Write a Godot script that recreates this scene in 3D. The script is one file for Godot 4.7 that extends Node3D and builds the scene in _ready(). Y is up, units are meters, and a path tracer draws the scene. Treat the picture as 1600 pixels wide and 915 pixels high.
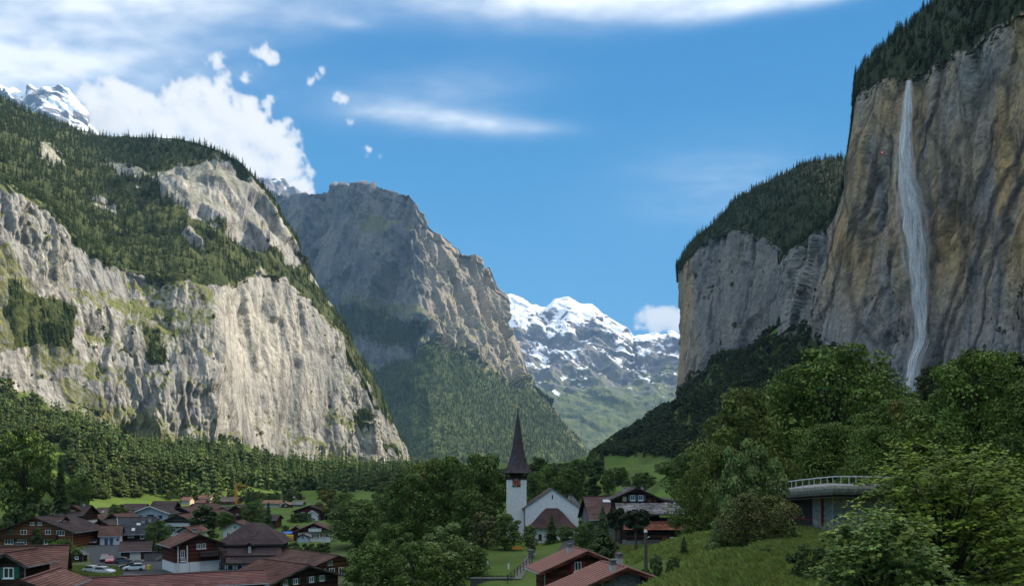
extends Node3D

# A deep alpine valley in the evening: village and right-hand wall in the mountain's shade, left-hand cliffs in low sun.
# y is up, the valley runs along -z, the eye stands 20 m above the village street.
const FOCAL := 1224.0
const EYE := 20.0

var N := {}          # noise generators
var M := {}          # materials
var used := {}       # names taken at top level
var rng := RandomNumberGenerator.new()


func at(a: float, b: float, d: float) -> Vector3:   # a place d metres down the valley: a to the right of 800, b below 740
	return Vector3((a - 800.0) / FOCAL * d, EYE + (740.0 - b) / FOCAL * d, -d)


func noise(seed_: int, period: float, octaves := 4, ridged := false, gain := 0.5) -> FastNoiseLite:
	var n := FastNoiseLite.new()
	n.seed = seed_
	n.noise_type = FastNoiseLite.TYPE_SIMPLEX_SMOOTH
	n.frequency = 1.0 / period
	n.fractal_type = FastNoiseLite.FRACTAL_RIDGED if ridged else FastNoiseLite.FRACTAL_FBM
	n.fractal_octaves = octaves
	n.fractal_gain = gain
	return n


func numbered(called: String) -> String:
	var k: int = used.get(called, 0)
	used[called] = k + 1
	return called if k == 0 else "%s_%03d" % [called, k]


func tag(o: Node, label: String, category := "", group := "", kind := "") -> void:
	if label: o.set_meta("label", label)
	if category: o.set_meta("category", category)
	if group: o.set_meta("group", group)
	if kind: o.set_meta("kind", kind)


func thing(called: String, label: String, category: String, where := Vector3.ZERO, turn := 0.0, group := "") -> Node3D:
	var o := Node3D.new()
	o.name = numbered(called)
	add_child(o)
	o.position = where
	o.rotation.y = turn
	tag(o, label, category, group)
	return o


func put(called: String, mesh: Mesh, mat: Material, parent: Node = null) -> MeshInstance3D:
	var o := MeshInstance3D.new()
	o.mesh = mesh
	o.material_override = mat
	if parent == null:
		o.name = numbered(called)
		add_child(o)
	else:
		o.name = called
		parent.add_child(o, true)
		var same := 0
		for c in parent.get_children():
			if c != o and (c.name == called or (str(c.name).begins_with(called + "_") and str(c.name).substr(called.length() + 1).is_valid_int())): same += 1
		if same: o.name = "%s_%03d" % [called, same]
	return o


func structure(called: String, mesh: Mesh, mat: Material, label := "") -> MeshInstance3D:
	var o := put(called, mesh, mat)
	tag(o, label, "", "", "structure")
	return o


func copy(o: Node3D, label: String) -> Node3D:
	var c: Node3D = o.duplicate()
	var base := str(o.name)
	if base.length() > 4 and base.substr(base.length() - 3).is_valid_int(): base = base.substr(0, base.length() - 4)
	c.name = numbered(base)
	add_child(c)
	if label: c.set_meta("label", label)
	return c


# A shape that collects faces; corners run anticlockwise seen from outside.
class Shape:
	var v := PackedVector3Array()
	var n := PackedVector3Array()
	var c := PackedColorArray()
	var ink := Color(1, 1, 1)

	func tri(a: Vector3, b: Vector3, d: Vector3) -> void:
		var q := (b - a).cross(d - a).normalized()
		v.append(a); v.append(d); v.append(b)
		n.append(q); n.append(q); n.append(q)
		c.append(ink); c.append(ink); c.append(ink)

	func quad(a: Vector3, b: Vector3, d: Vector3, e: Vector3) -> void:
		tri(a, b, d); tri(a, d, e)

	func box(mid: Vector3, size: Vector3, basis := Basis()) -> void:
		var h := size / 2.0
		var p := []
		for i in 8: p.append(mid + basis * Vector3(h.x if i & 1 else -h.x, h.y if i & 2 else -h.y, h.z if i & 4 else -h.z))
		quad(p[4], p[5], p[7], p[6]); quad(p[1], p[0], p[2], p[3]); quad(p[5], p[1], p[3], p[7])
		quad(p[0], p[4], p[6], p[2]); quad(p[6], p[7], p[3], p[2]); quad(p[0], p[1], p[5], p[4])

	# a box whose edges are cut at 45 degrees (the ones along its longest side)
	func beam(a: Vector3, b: Vector3, w: float, h: float, up := Vector3.UP) -> void:
		var z := (b - a).normalized()
		var x := up.cross(z)
		if x.length() < 0.01: x = Vector3.RIGHT
		x = x.normalized()
		box((a + b) / 2.0, Vector3(w, h, a.distance_to(b)), Basis(x, z.cross(x), z))

	func tube(path: Array, radii: Array, sides := 6, caps := true) -> void:
		var rings := []
		for i in path.size():
			var d: Vector3 = (path[mini(i + 1, path.size() - 1)] - path[maxi(i - 1, 0)]).normalized()
			var x := d.cross(Vector3(0.123, 0.3, 0.94)).normalized()
			if absf(d.dot(Vector3(0.123, 0.3, 0.94))) > 0.97: x = d.cross(Vector3.RIGHT).normalized()
			var y := d.cross(x)
			var ring := []
			for k in sides: ring.append(path[i] + (x * cos(TAU * k / sides) + y * sin(TAU * k / sides)) * radii[i])
			rings.append(ring)
		for i in path.size() - 1:
			for k in sides:
				var m := (k + 1) % sides
				quad(rings[i][k], rings[i][m], rings[i + 1][m], rings[i + 1][k])
		if caps:
			for k in range(1, sides - 1):
				tri(rings[0][0], rings[0][k + 1], rings[0][k])
				tri(rings[-1][0], rings[-1][k], rings[-1][k + 1])

	# a ring profile [radius, height] turned about the y axis
	func lathe(profile: Array, sides := 12, mid := Vector3.ZERO, twist := 0.0) -> void:
		for i in profile.size() - 1:
			for k in sides:
				var p := []
				for q in [[i, k], [i, k + 1], [i + 1, k + 1], [i + 1, k]]:
					var t: float = TAU * q[1] / sides + twist
					p.append(mid + Vector3(cos(t) * profile[q[0]][0], profile[q[0]][1], -sin(t) * profile[q[0]][0]))
				if profile[i][0] < 1e-5: tri(p[0], p[2], p[3])
				elif profile[i + 1][0] < 1e-5: tri(p[0], p[1], p[2])
				else: quad(p[0], p[1], p[2], p[3])

	# a flat outline of points (x, y) pushed out along z, in the given frame
	func slab(outline: PackedVector2Array, thick: float, frame := Transform3D()) -> void:
		var pts := outline
		if Geometry2D.is_polygon_clockwise(pts): pts.reverse()
		var idx := Geometry2D.triangulate_polygon(pts)
		for i in range(0, idx.size(), 3):
			var q := [pts[idx[i]], pts[idx[i + 1]], pts[idx[i + 2]]]
			if (q[1] - q[0]).cross(q[2] - q[0]) < 0: q = [q[0], q[2], q[1]]
			tri(frame * Vector3(q[0].x, q[0].y, thick / 2), frame * Vector3(q[1].x, q[1].y, thick / 2), frame * Vector3(q[2].x, q[2].y, thick / 2))
			tri(frame * Vector3(q[0].x, q[0].y, -thick / 2), frame * Vector3(q[2].x, q[2].y, -thick / 2), frame * Vector3(q[1].x, q[1].y, -thick / 2))
		for i in pts.size():
			var a := pts[i]
			var b := pts[(i + 1) % pts.size()]
			quad(frame * Vector3(a.x, a.y, -thick / 2), frame * Vector3(b.x, b.y, -thick / 2), frame * Vector3(b.x, b.y, thick / 2), frame * Vector3(a.x, a.y, thick / 2))

	func mesh() -> ArrayMesh:
		var m := ArrayMesh.new()
		var a := []
		a.resize(Mesh.ARRAY_MAX)
		a[Mesh.ARRAY_VERTEX] = v
		a[Mesh.ARRAY_NORMAL] = n
		a[Mesh.ARRAY_COLOR] = c
		m.add_surface_from_arrays(Mesh.PRIMITIVE_TRIANGLES, a)
		return m


func _ready() -> void:
	rng.seed = 20
	make_camera()
	make_sky()
	make_sun()
	make_noises()
	make_materials()
	make_ground()
	make_mountains()
	make_village()
	make_church()
	make_trees()
	make_details()


func make_camera() -> void:
	var cam := Camera3D.new()
	cam.name = "camera"
	cam.projection = Camera3D.PROJECTION_FRUSTUM
	cam.near = 0.5
	cam.far = 40000.0
	cam.size = 2.0 * 457.5 / FOCAL * cam.near
	cam.frustum_offset = Vector2(0, 282.5 / FOCAL * cam.near)
	add_child(cam)
	cam.position = Vector3(0, EYE, 0)
	cam.current = true


func make_sun() -> void:
	var sun := DirectionalLight3D.new()
	sun.name = "sun"
	sun.light_color = Color(1.0, 0.945, 0.855)
	sun.light_energy = SUN_ENERGY
	sun.light_angular_distance = 0.5
	sun.shadow_enabled = true
	add_child(sun)
	var el := deg_to_rad(SUN_UP)
	var az := deg_to_rad(SUN_AHEAD)     # measured from +x towards the far end of the valley
	sun.look_at_from_position(Vector3.ZERO, -Vector3(cos(el) * cos(az), sin(el), -cos(el) * sin(az)), Vector3.UP)

const SUN_ENERGY := 0.92
const SUN_UP := 37.5
const SUN_AHEAD := 24.0


# ---------------------------------------------------------------- sky
var blobs := []      # heaped clouds: azimuth, elevation, half width, half height (degrees), thickness
var veils := []      # thin high cloud

func bearing(a: float, b: float) -> Vector2:
	var h := Vector2(a - 800.0, FOCAL).length()
	return Vector2(rad_to_deg(atan2(a - 800.0, FOCAL)), rad_to_deg(atan2(740.0 - b, h)))


func sky_at(az: float, el: float) -> Color:
	var t := clampf(el / 90.0, 0.0, 1.0)
	var c := Color(0.026, 0.143, 0.262).lerp(Color(0.006, 0.080, 0.200), smoothstep(0.05, 0.36, t)).lerp(Color(0.012, 0.058, 0.165), smoothstep(0.3, 1.0, t))
	var right := exp(-pow((az - 60.0) / 60.0, 2.0))
	c = c.lerp(Color(0.022, 0.128, 0.25), 0.38 * right * (1.0 - t))
	if el < -1.0: return c
	# high veils, drawn out along the wind
	var d := Vector3(sin(deg_to_rad(az)) * cos(deg_to_rad(el)), sin(deg_to_rad(el)), -cos(deg_to_rad(az)) * cos(deg_to_rad(el)))
	var flat := Vector2(d.x, d.z) / maxf(d.y + 0.12, 0.05)
	var wisp: float = N.sky_wisp.get_noise_2d(flat.x * 1.0 + flat.y * 0.25, flat.y * 2.6 - flat.x * 0.2) * 0.5 + 0.5
	var fine: float = N.sky_fine.get_noise_2d(flat.x * 1.2 + flat.y * 0.9, flat.y * 2.0 - flat.x * 0.6) * 0.5 + 0.5
	var veil := 0.0
	for q in veils:
		var dx: float = (az - q[0]) / q[2]
		var dy: float = (el - q[1] - q[5] * (az - q[0])) / q[3]
		if absf(dx) < 2.4 and absf(dy) < 2.4: veil += q[4] * exp(-dx * dx * 1.4 - dy * dy * 1.4) * (0.35 + 1.3 * wisp) * (0.5 + fine)
	veil += 1.3 * smoothstep(0.05, 0.50, wisp) * (0.6 + fine * 0.8) * smoothstep(30.0, 42.0, el)     # veils go on unseen overhead, thickened to lighten the shaded valley
	veil += 0.3 * smoothstep(0.5, 0.85, wisp) * smoothstep(50.0, 75.0, absf(az)) * smoothstep(8.0, 20.0, el)
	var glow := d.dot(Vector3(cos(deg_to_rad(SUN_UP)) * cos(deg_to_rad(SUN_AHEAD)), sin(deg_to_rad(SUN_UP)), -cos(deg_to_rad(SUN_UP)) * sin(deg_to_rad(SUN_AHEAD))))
	c = c.lerp(Color(0.40, 0.415, 0.43) * (1.0 + 0.35 * smoothstep(30.0, 60.0, el) + 1.2 * exp((glow - 1.0) / 0.12)), clampf(veil, 0.0, 0.92))  # veil brightened overhead and around the sun, to fill the shaded valley with light
	# heaped clouds
	var thick := heap(az, el)
	if thick > 0.0:
		var cover := smoothstep(0.0, 0.17, thick)
		var toward := heap(az + 0.7, el + 0.55)
		var lit := clampf(0.70 + (thick - toward) * 1.1, 0.0, 1.0)
		var puff: float = N.sky_puff.get_noise_2d(az * 1.6 + 40.0, el * 1.9) * 0.5 + 0.5
		lit = clampf(lit * 0.75 + puff * 0.42, 0.0, 1.0)
		if thick < 0.4: cover *= 0.55 + thick * 1.1
		c = c.lerp(Color(0.285, 0.305, 0.33).lerp(Color(0.375, 0.375, 0.37), lit), cover * clampf(0.75 + thick, 0.0, 1.0))
	return c


func heap(az: float, el: float) -> float:
	var most := -1.0
	for q in blobs:
		var dx: float = (az - q[0]) / q[2]
		var dy: float = (el - q[1]) / q[3]
		var r := dx * dx + dy * dy
		if r < 4.0: most = maxf(most, q[4] * (1.0 - sqrt(r)))
	if most < -0.9: return -1.0
	return most + (0.62 if most > 0.36 else 0.5) * N.sky_puff.get_noise_2d(az * 3.0, el * 3.0) + 0.12 * N.sky_fleece.get_noise_2d(az, el) - 0.06


func make_sky() -> void:
	N.sky_wisp = noise(5, 0.55, 5)
	N.sky_fine = noise(6, 0.16, 5)
	N.sky_puff = noise(7, 5.0, 6, false, 0.56)
	N.sky_fleece = noise(8, 0.8, 4, false, 0.6)
	for q in [[150, 172, 34, 38, 0.9], [190, 175, 62, 46, 1], [250, 195, 75, 44, 1.1], [310, 190, 66, 62, 1.1], [338, 172, 48, 48, 1], [375, 205, 62, 56, 1.1], [420, 225, 46, 44, 1], [440, 262, 46, 42, 1], [462, 290, 30, 20, 0.8], [300, 150, 26, 20, 0.9], [395, 180, 34, 28, 1.0], [430, 205, 24, 20, 0.9], [215, 160, 30, 22, 0.8],
			[330, 250, 140, 60, 1.2], [440, 205, 22, 16, 0.8],
			[345, 102, 24, 16, 0.36], [338, 96, 12, 9, 0.3], [413, 90, 24, 16, 0.38], [425, 84, 12, 9, 0.3], [382, 126, 16, 10, 0.30], [497, 122, 19, 14, 0.36], [430, 152, 12, 8, 0.30], [531, 152, 11, 9, 0.22], [577, 231, 14, 10, 0.26], [230, 134, 20, 11, 0.22], [550, 193, 7, 5, 0.2], [90, 100, 44, 16, 0.22],
			[1032, 500, 42, 26, 1.0], [1062, 502, 46, 28, 1.05], [1004, 512, 18, 9, 0.45], [1110, 505, 40, 22, 0.9]]:
		var m := bearing(q[0], q[1])
		blobs.append([m.x, m.y, rad_to_deg(q[2] / FOCAL), rad_to_deg(q[3] / FOCAL), q[4]])
	for q in [[40, 30, 260, 80, 0.75, 0.08], [0, 110, 150, 45, 0.4, 0.0], [300, -10, 240, 30, 0.4, 0.05], [900, -8, 330, 34, 0.95, 0.0], [1250, -6, 220, 14, 0.6, 0.0], [690, 186, 150, 17, 0.5, -0.06], [760, 192, 90, 11, 0.3, -0.06], [660, 150, 170, 40, 0.16, 0.1], [1120, 290, 160, 60, 0.12, 0.0], [540, 35, 40, 8, 0.16, 0.0]]:
		var m := bearing(q[0], q[1])
		veils.append([m.x, m.y, rad_to_deg(q[2] / FOCAL), rad_to_deg(q[3] / FOCAL), q[4], q[5]])
	for k in 26:      # and fair-weather heaps of the same kind round the rest of the sky
		var az := 45.0 + k * 10.6
		blobs.append([fposmod(az + 180.0, 360.0) - 180.0, 12.0 + 9.0 * sin(k * 2.3), 4.0 + 2.0 * sin(k * 1.7), 2.2 + sin(k * 3.1), 0.8])
	var w := 4096
	var h := 2048
	var im := Image.create(512, 256, false, Image.FORMAT_RGB8)
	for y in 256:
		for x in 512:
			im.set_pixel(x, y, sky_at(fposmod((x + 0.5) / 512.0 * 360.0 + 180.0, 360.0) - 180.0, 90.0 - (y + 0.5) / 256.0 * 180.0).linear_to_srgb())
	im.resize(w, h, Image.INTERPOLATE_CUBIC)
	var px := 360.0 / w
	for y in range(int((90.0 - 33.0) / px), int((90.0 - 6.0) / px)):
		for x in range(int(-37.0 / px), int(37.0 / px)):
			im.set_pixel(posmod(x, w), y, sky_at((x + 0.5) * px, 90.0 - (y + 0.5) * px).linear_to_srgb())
	var env := Environment.new()
	env.background_mode = Environment.BG_SKY
	var sky := Sky.new()
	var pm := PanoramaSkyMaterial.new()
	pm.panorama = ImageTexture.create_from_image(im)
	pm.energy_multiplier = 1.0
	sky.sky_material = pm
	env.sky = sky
	env.tonemap_mode = Environment.TONE_MAPPER_LINEAR
	env.tonemap_exposure = 3.0
	env.sdfgi_enabled = true
	env.ssao_enabled = true
	env.ssil_enabled = true
	env.fog_enabled = true
	env.fog_density = 0.000034
	env.fog_light_color = Color(0.56, 0.75, 0.95)
	env.volumetric_fog_enabled = true
	env.volumetric_fog_density = 0.0
	var we := WorldEnvironment.new()
	we.name = "environment"
	we.environment = env
	add_child(we)


# ---------------------------------------------------------------- noises and materials
func make_noises() -> void:
	N.big = noise(11, 260.0, 4)
	N.rib = noise(12, 95.0, 4, true)
	N.crag = noise(13, 42.0, 5, true)
	N.grain = noise(14, 14.0, 4)
	N.streak = noise(15, 9.0, 4)
	N.patch = noise(16, 70.0, 5)
	N.fleck = noise(17, 6.0, 3)
	N.slabs = blocks(31, 46.0, 7.0)
	N.slivers = blocks(32, 19.0, 3.0)
	N.chips = blocks(33, 8.5, 1.5)
	N.seams = blocks(34, 44.0, 7.0)
	N.seams.cellular_return_type = FastNoiseLite.RETURN_DISTANCE2_SUB
	N.hairs = blocks(35, 11.0, 2.5)
	N.hairs.cellular_return_type = FastNoiseLite.RETURN_DISTANCE2_SUB
	N.nick = noise(24, 15.0, 3, true)
	N.warp = noise(18, 55.0, 3)
	N.crest = noise(19, 620.0, 6, true)
	N.snow = noise(20, 380.0, 5)
	N.turf = noise(21, 3.0, 4)
	N.field = noise(22, 38.0, 4)


func paint(rough := 0.9, spec := 0.3) -> StandardMaterial3D:
	var m := StandardMaterial3D.new()
	m.vertex_color_use_as_albedo = true
	m.roughness = rough
	m.metallic_specular = spec
	return m


func plain(c: Color, rough := 0.85, spec := 0.35) -> StandardMaterial3D:     # c is the real-world base colour, linear
	var m := StandardMaterial3D.new()
	m.albedo_color = c.linear_to_srgb()
	m.roughness = rough
	m.metallic_specular = spec
	return m


# ---------------------------------------------------------------- ground
# heights of the valley floor and the lower slopes: x, distance down the valley, y
const HEIGHTS := [
	[0, 0, 17.9], [10, 10, 18.2], [25, 5, 20], [-15, 5, 13], [-10, 25, 11], [2, 28, 13.5], [7.5, 40, 14.1], [13.5, 50, 15.3], [10, 40, 15.3], [10, 50, 13.2], [4, 45, 11.5], [4, 34, 12.6], [6, 50, 10.2], [8, 48, 12.0], [6.5, 44, 12.6], [5, 38, 12.9], [9, 60, 8], [21.6, 60, 14.8], [30, 45, 16.4], [14, 20, 16.6], [8, 14, 16.9], [16, 30, 15.6], [42, 60, 18], [35, 88, 13.8], [52, 90, 18], [28, 88, 13.2], [20, 82, 11], [13, 66, 9.0], [4, 60, 7], [7, 80, 5.8],
	[-5, 60, 5], [-5, 85, 3.9], [25, 145, 7.4], [35, 150, 9.5], [14, 115, 7], [5, 150, 4.0], [5, 190, 3.8], [-1, 165, 3.9], [-2, 135, 3.9], [-2, 124, 3.5], [-10, 120, 1.5], [-17, 150, 1.2], [-20, 190, 1], [12, 205, 5], [20, 170, 6],
	[-40, 90, 0.3], [-60, 95, 0], [-25, 110, 0.3], [-50, 140, 0], [-80, 150, 0], [-100, 180, 0], [-60, 160, 0], [-60, 200, 0], [-80, 230, 0], [-120, 220, 0], [-150, 190, 4], [-175, 215, 9], [-100, 300, 0], [-185, 262, 9], [-210, 320, 16], [-60, 300, 0], [-40, 400, 0], [-120, 400, 0], [-120, 500, 0], [-180, 500, 1],
	[-60, 600, 2], [-160, 650, 6], [-260, 600, 22], [-330, 560, 42], [-400, 640, 60], [-350, 800, 40], [-250, 900, 22], [-100, 900, 8], [-200, 1200, 25], [0, 700, 6], [0, 500, 4], [0, 300, 3], [-20, 250, 1],
	[38, 450, 20], [40, 380, 10.7], [98, 500, 24], [65, 400, 13.5], [24, 330, 8.5], [40, 300, 9], [70, 300, 20], [120, 300, 32], [100, 200, 36], [80, 140, 27], [150, 150, 60], [62, 120, 20], [50, 200, 14], [220, 300, 52], [160, 500, 44], [120, 700, 28], [60, 900, 12], [40, 650, 8], [90, 1350, 18], [75, 1100, 14], [110, 1150, 26], [85, 780, 16], [180, 700, 48], [260, 700, 73], [330, 750, 88],
	[250, 1000, 112], [262, 1250, 118], [200, 1250, 80], [396, 1050, 225], [320, 1000, 156], [297, 1400, 136], [352, 1250, 205], [231, 1450, 88], [177, 1550, 46], [100, 1500, 35], [60, 1300, 22], [150, 1000, 46], [300, 500, 70], [350, 300, 80], [350, 100, 110], [350, -200, 110], [200, 0, 85], [100, 0, 52], [60, 20, 34], [100, -200, 50], [-60, -100, 10], [-200, 0, 5], [-250, 250, 20], [-300, -200, 30], [0, -60, 20], [-300, 150, 40], [45, 30, 25], [70, 70, 28],
]


var heights := PackedVector3Array()

func land(x: float, d: float) -> float:
	var top := 0.0
	var sum := 0.0
	for q in heights:
		var dx := x - q.x
		var dy := d - q.y
		var r := dx * dx + dy * dy + 6.0
		var w := 1.0 / (r * r)
		top += w * q.z
		sum += w
	var y := top / sum
	if d > 1500.0: y = lerpf(y, 30.0, smoothstep(1500.0, 2300.0, d))
	return y


func seat(x: float, d: float, sink := 0.0) -> Vector3:
	return Vector3(x, land(x, d) - sink, -d)


# where houses and yards stand: a, foot, distance
const YARDS := [[56, 857, 213], [0, 857, 225], [110, 857, 225], [105, 826, 288], [80, 824, 296], [128, 824, 296], [156, 814, 330], [158, 842, 250], [177, 832, 272], [199, 826, 292], [168, 853, 221], [208, 848, 228], [207, 876, 186], [234, 824, 290], [248, 816, 322], [281, 820, 300], [302, 812, 330], [278, 846, 236], [289, 858, 206], [310, 894, 162], [391, 894, 166], [391, 890, 176],
	[525, 899, 155], [483, 813, 338], [490, 848, 226], [473, 847, 214], [440, 844.5, 222], [367, 846, 236], [348, 815, 320], [370, 818, 305], [289, 788, 520], [318, 789, 530], [311, 791, 500], [355, 791, 500], [423, 793, 480], [446, 793, 478], [463, 791, 500], [460, 780, 610], [525, 812, 330], [430, 826, 300], [450, 800, 430], [500, 824, 290], [540, 830, 270], [140, 800, 400], [200, 797, 430], [250, 795, 450], [962, 760, 372], [950, 856, 163]]

func make_ground() -> void:
	for q in HEIGHTS: heights.append(Vector3(q[0], q[1], q[2]))
	for q in YARDS:
		var p := at(q[0], q[1], q[2])
		heights.append(Vector3(p.x, q[2], p.y))
	var turns := PackedFloat32Array()
	var t := -180.0
	while t < 180.0:
		turns.append(t)
		t += 0.22 if absf(t) < 36.0 else 4.0
	turns.append(180.0)
	var rings := PackedFloat32Array()
	var r := 3.0
	while r < 2600.0:
		rings.append(r)
		r *= 1.022
	while r < 30000.0:
		rings.append(r)
		r *= 1.25
	var nu := turns.size()
	var nv := rings.size()
	var v := PackedVector3Array()
	var c := PackedColorArray()
	v.resize(nu * nv)
	c.resize(nu * nv)
	var lit := Color(0.085, 0.155, 0.028)
	var lands := []
	lands.resize(nv)
	var work := func(j: int) -> void:
		var one := PackedFloat32Array()
		one.resize(nu)
		for i in nu: one[i] = land(sin(deg_to_rad(turns[i])) * rings[j], cos(deg_to_rad(turns[i])) * rings[j]) if rings[j] < 2700.0 else 30.0
		lands[j] = one
	WorkerThreadPool.wait_for_group_task_completion(WorkerThreadPool.add_group_task(work, nv, -1, true))
	for j in nv:
		var one: PackedFloat32Array = lands[j]
		for i in nu:
			var x := sin(deg_to_rad(turns[i])) * rings[j]
			var d := cos(deg_to_rad(turns[i])) * rings[j]
			var y := one[i]
			var f: float = N.field.get_noise_2d(x, d)
			var g: float = N.turf.get_noise_2d(x, d)
			if rings[j] < 400.0: y += 0.10 * g
			v[j * nu + i] = Vector3(x, y, -d)
			var k := lit.lerp(Color(0.062, 0.10, 0.022), clampf(0.5 + f * 1.2, 0, 1)).lerp(Color(0.12, 0.115, 0.045), clampf(0.18 + g * 0.5, 0, 0.5))
			if d > 50.0 and x < -20.0 and d < 200.0: k = k.lerp(Color(0.10, 0.10, 0.075), 0.45)
			if x > 3.0 and d < 76.0: k = k.lerp(Color(0.10, 0.105, 0.036), 0.75 + 0.25 * g)
			c[j * nu + i] = k
	structure("ground", grid_mesh(v, c, nu, nv, true), M.turf, "grassy valley floor and lower slopes of the valley")


func grid_mesh(v: PackedVector3Array, c: PackedColorArray, nu: int, nv: int, flip := false) -> ArrayMesh:
	var n := grid_normals(v, nu, nv, flip)
	var idx := PackedInt32Array()
	idx.resize((nu - 1) * (nv - 1) * 6)
	var k := 0
	for j in nv - 1:
		for i in nu - 1:
			var p := j * nu + i
			if flip:
				idx[k] = p; idx[k + 1] = p + nu; idx[k + 2] = p + 1
				idx[k + 3] = p + 1; idx[k + 4] = p + nu; idx[k + 5] = p + nu + 1
			else:
				idx[k] = p; idx[k + 1] = p + nu; idx[k + 2] = p + nu + 1
				idx[k + 3] = p; idx[k + 4] = p + nu + 1; idx[k + 5] = p + 1
			k += 6
	var m := ArrayMesh.new()
	var a := []
	a.resize(Mesh.ARRAY_MAX)
	a[Mesh.ARRAY_VERTEX] = v
	a[Mesh.ARRAY_NORMAL] = n
	a[Mesh.ARRAY_COLOR] = c
	a[Mesh.ARRAY_INDEX] = idx
	m.add_surface_from_arrays(Mesh.PRIMITIVE_TRIANGLES, a)
	return m


func grid_normals(v: PackedVector3Array, nu: int, nv: int, _flip := false) -> PackedVector3Array:
	var n := PackedVector3Array()
	n.resize(v.size())
	for j in nv:
		var up := mini(j + 1, nv - 1) * nu
		var dn := maxi(j - 1, 0) * nu
		for i in nu:
			var q := (v[j * nu + mini(i + 1, nu - 1)] - v[j * nu + maxi(i - 1, 0)]).cross(v[up + i] - v[dn + i])
			n[j * nu + i] = q.normalized()
	return n


# ---------------------------------------------------------------- mountains
# A mountainside is a sheet of columns (left to right) with stations (foot to crest and over the back); rows[k] rows between stations k and k + 1.
# chart: each vertex's place on the sheet. shape(p, n, chart, s) pushes it in or out, tint(p, n, chart, s) gives its base colour.
func mountainside(cols: Array, across: int, rows: Array, shape: Callable, tint: Callable, facet: Callable) -> Dictionary:
	var nst: int = cols[0][1].size()
	var nv := 1
	for k in rows: nv += k
	var nu := across + 1
	var v := PackedVector3Array()
	var chart := PackedVector2Array()
	var sta := PackedFloat32Array()
	v.resize(nu * nv)
	chart.resize(nu * nv)
	sta.resize(nu * nv)
	var a0: float = cols[0][0]
	var a1: float = cols[-1][0]
	var seg := 0
	for i in nu:
		var a := lerpf(a0, a1, float(i) / across)
		while seg < cols.size() - 2 and a > cols[seg + 1][0]: seg += 1
		var f: float = (a - cols[seg][0]) / (cols[seg + 1][0] - cols[seg][0])
		var p := []
		var q := []
		for s in nst:
			var c0: Array = cols[maxi(seg - 1, 0)][1][s]
			var c1: Array = cols[seg][1][s]
			var c2: Array = cols[seg + 1][1][s]
			var c3: Array = cols[mini(seg + 2, cols.size() - 1)][1][s]
			p.append((c1[0] as Vector3).lerp(c2[0], f).lerp((c1[0] as Vector3).cubic_interpolate(c2[0], c0[0], c3[0], f), 0.6))
			q.append(lerpf(c1[1], c2[1], f))
		var j := 0
		for s in nst - 1:
			var count: int = rows[s] + (1 if s == nst - 2 else 0)
			for k in count:
				var g: float = float(k) / rows[s]
				v[j * nu + i] = p[s].lerp(p[s + 1], g)
				chart[j * nu + i] = Vector2(a, lerpf(q[s], q[s + 1], g))
				sta[j * nu + i] = s + g
				j += 1
	var n := grid_normals(v, nu, nv)
	var rows_of := []
	rows_of.resize(nv)
	var steps := []
	steps.resize(nv)
	var work := func(row: int) -> void:
		var one := PackedFloat32Array()
		one.resize(nu)
		for i in nu:
			var k: int = row * nu + i
			one[i] = shape.call(v[k], n[k], chart[k], sta[k])
		rows_of[row] = one
		var two := PackedFloat32Array()
		two.resize(nu)
		for i in nu:
			var k: int = row * nu + i
			two[i] = facet.call(v[k], n[k], chart[k], sta[k])
		steps[row] = two
	WorkerThreadPool.wait_for_group_task_completion(WorkerThreadPool.add_group_task(work, nv, -1, true))
	for j in nv:
		var one: PackedFloat32Array = rows_of[j]
		var two: PackedFloat32Array = rows_of[maxi(j - 1, 0)]
		var six: PackedFloat32Array = rows_of[mini(j + 1, nv - 1)]
		for i in nu:     # steps in the rock are a little worn
			var d := one[i] * 0.5 + (two[i] + six[i]) * 0.15 + (one[maxi(i - 1, 0)] + one[mini(i + 1, nu - 1)]) * 0.10
			for o in range(-3, 4):
				var row: PackedFloat32Array = steps[clampi(j + o, 0, nv - 1)]
				d += (row[i] * 0.5 + (row[maxi(i - 1, 0)] + row[mini(i + 1, nu - 1)]) * 0.25) / 7.0
			v[j * nu + i] += n[j * nu + i] * d
	n = grid_normals(v, nu, nv)
	var inks := []
	inks.resize(nv)
	var coat := func(row: int) -> void:
		var one := PackedColorArray()
		one.resize(nu)
		for i in nu:
			var k: int = row * nu + i
			one[i] = tint.call(v[k], n[k], chart[k], sta[k])
		inks[row] = one
	WorkerThreadPool.wait_for_group_task_completion(WorkerThreadPool.add_group_task(coat, nv, -1, true))
	var c := PackedColorArray()
	for row in inks: c.append_array(row)
	return {"v": v, "n": n, "c": c, "chart": chart, "sta": sta, "nu": nu, "nv": nv, "mesh": grid_mesh(v, c, nu, nv)}


func columns(table: Array) -> Array:     # [a, [[b, distance], ...]] into places
	var out := []
	for t in table:
		var st := []
		for q in t[1]:
			if q is Vector3: st.append([q, 740.0 - q.y])
			else: st.append([at(t[2] if t.size() > 2 else t[0], q[0], q[1]), float(q[0])])
		out.append([float(t[0]), st])
	return out


func poly(flat: Array) -> PackedVector2Array:
	var p := PackedVector2Array()
	for i in range(0, flat.size(), 2): p.append(Vector2(flat[i], flat[i + 1]))
	return p


func inside(q: Vector2, list: Array) -> bool:
	for p in list:
		if Geometry2D.is_point_in_polygon(q, p): return true
	return false


func ragged(p: Vector3, q: Vector2, by: float) -> Vector2:
	return q + Vector2(N.warp.get_noise_3dv(p), N.warp.get_noise_3dv(p + Vector3(900, 0, 0))) * by + Vector2(0, N.grain.get_noise_3dv(p) * by * 0.5)


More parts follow.
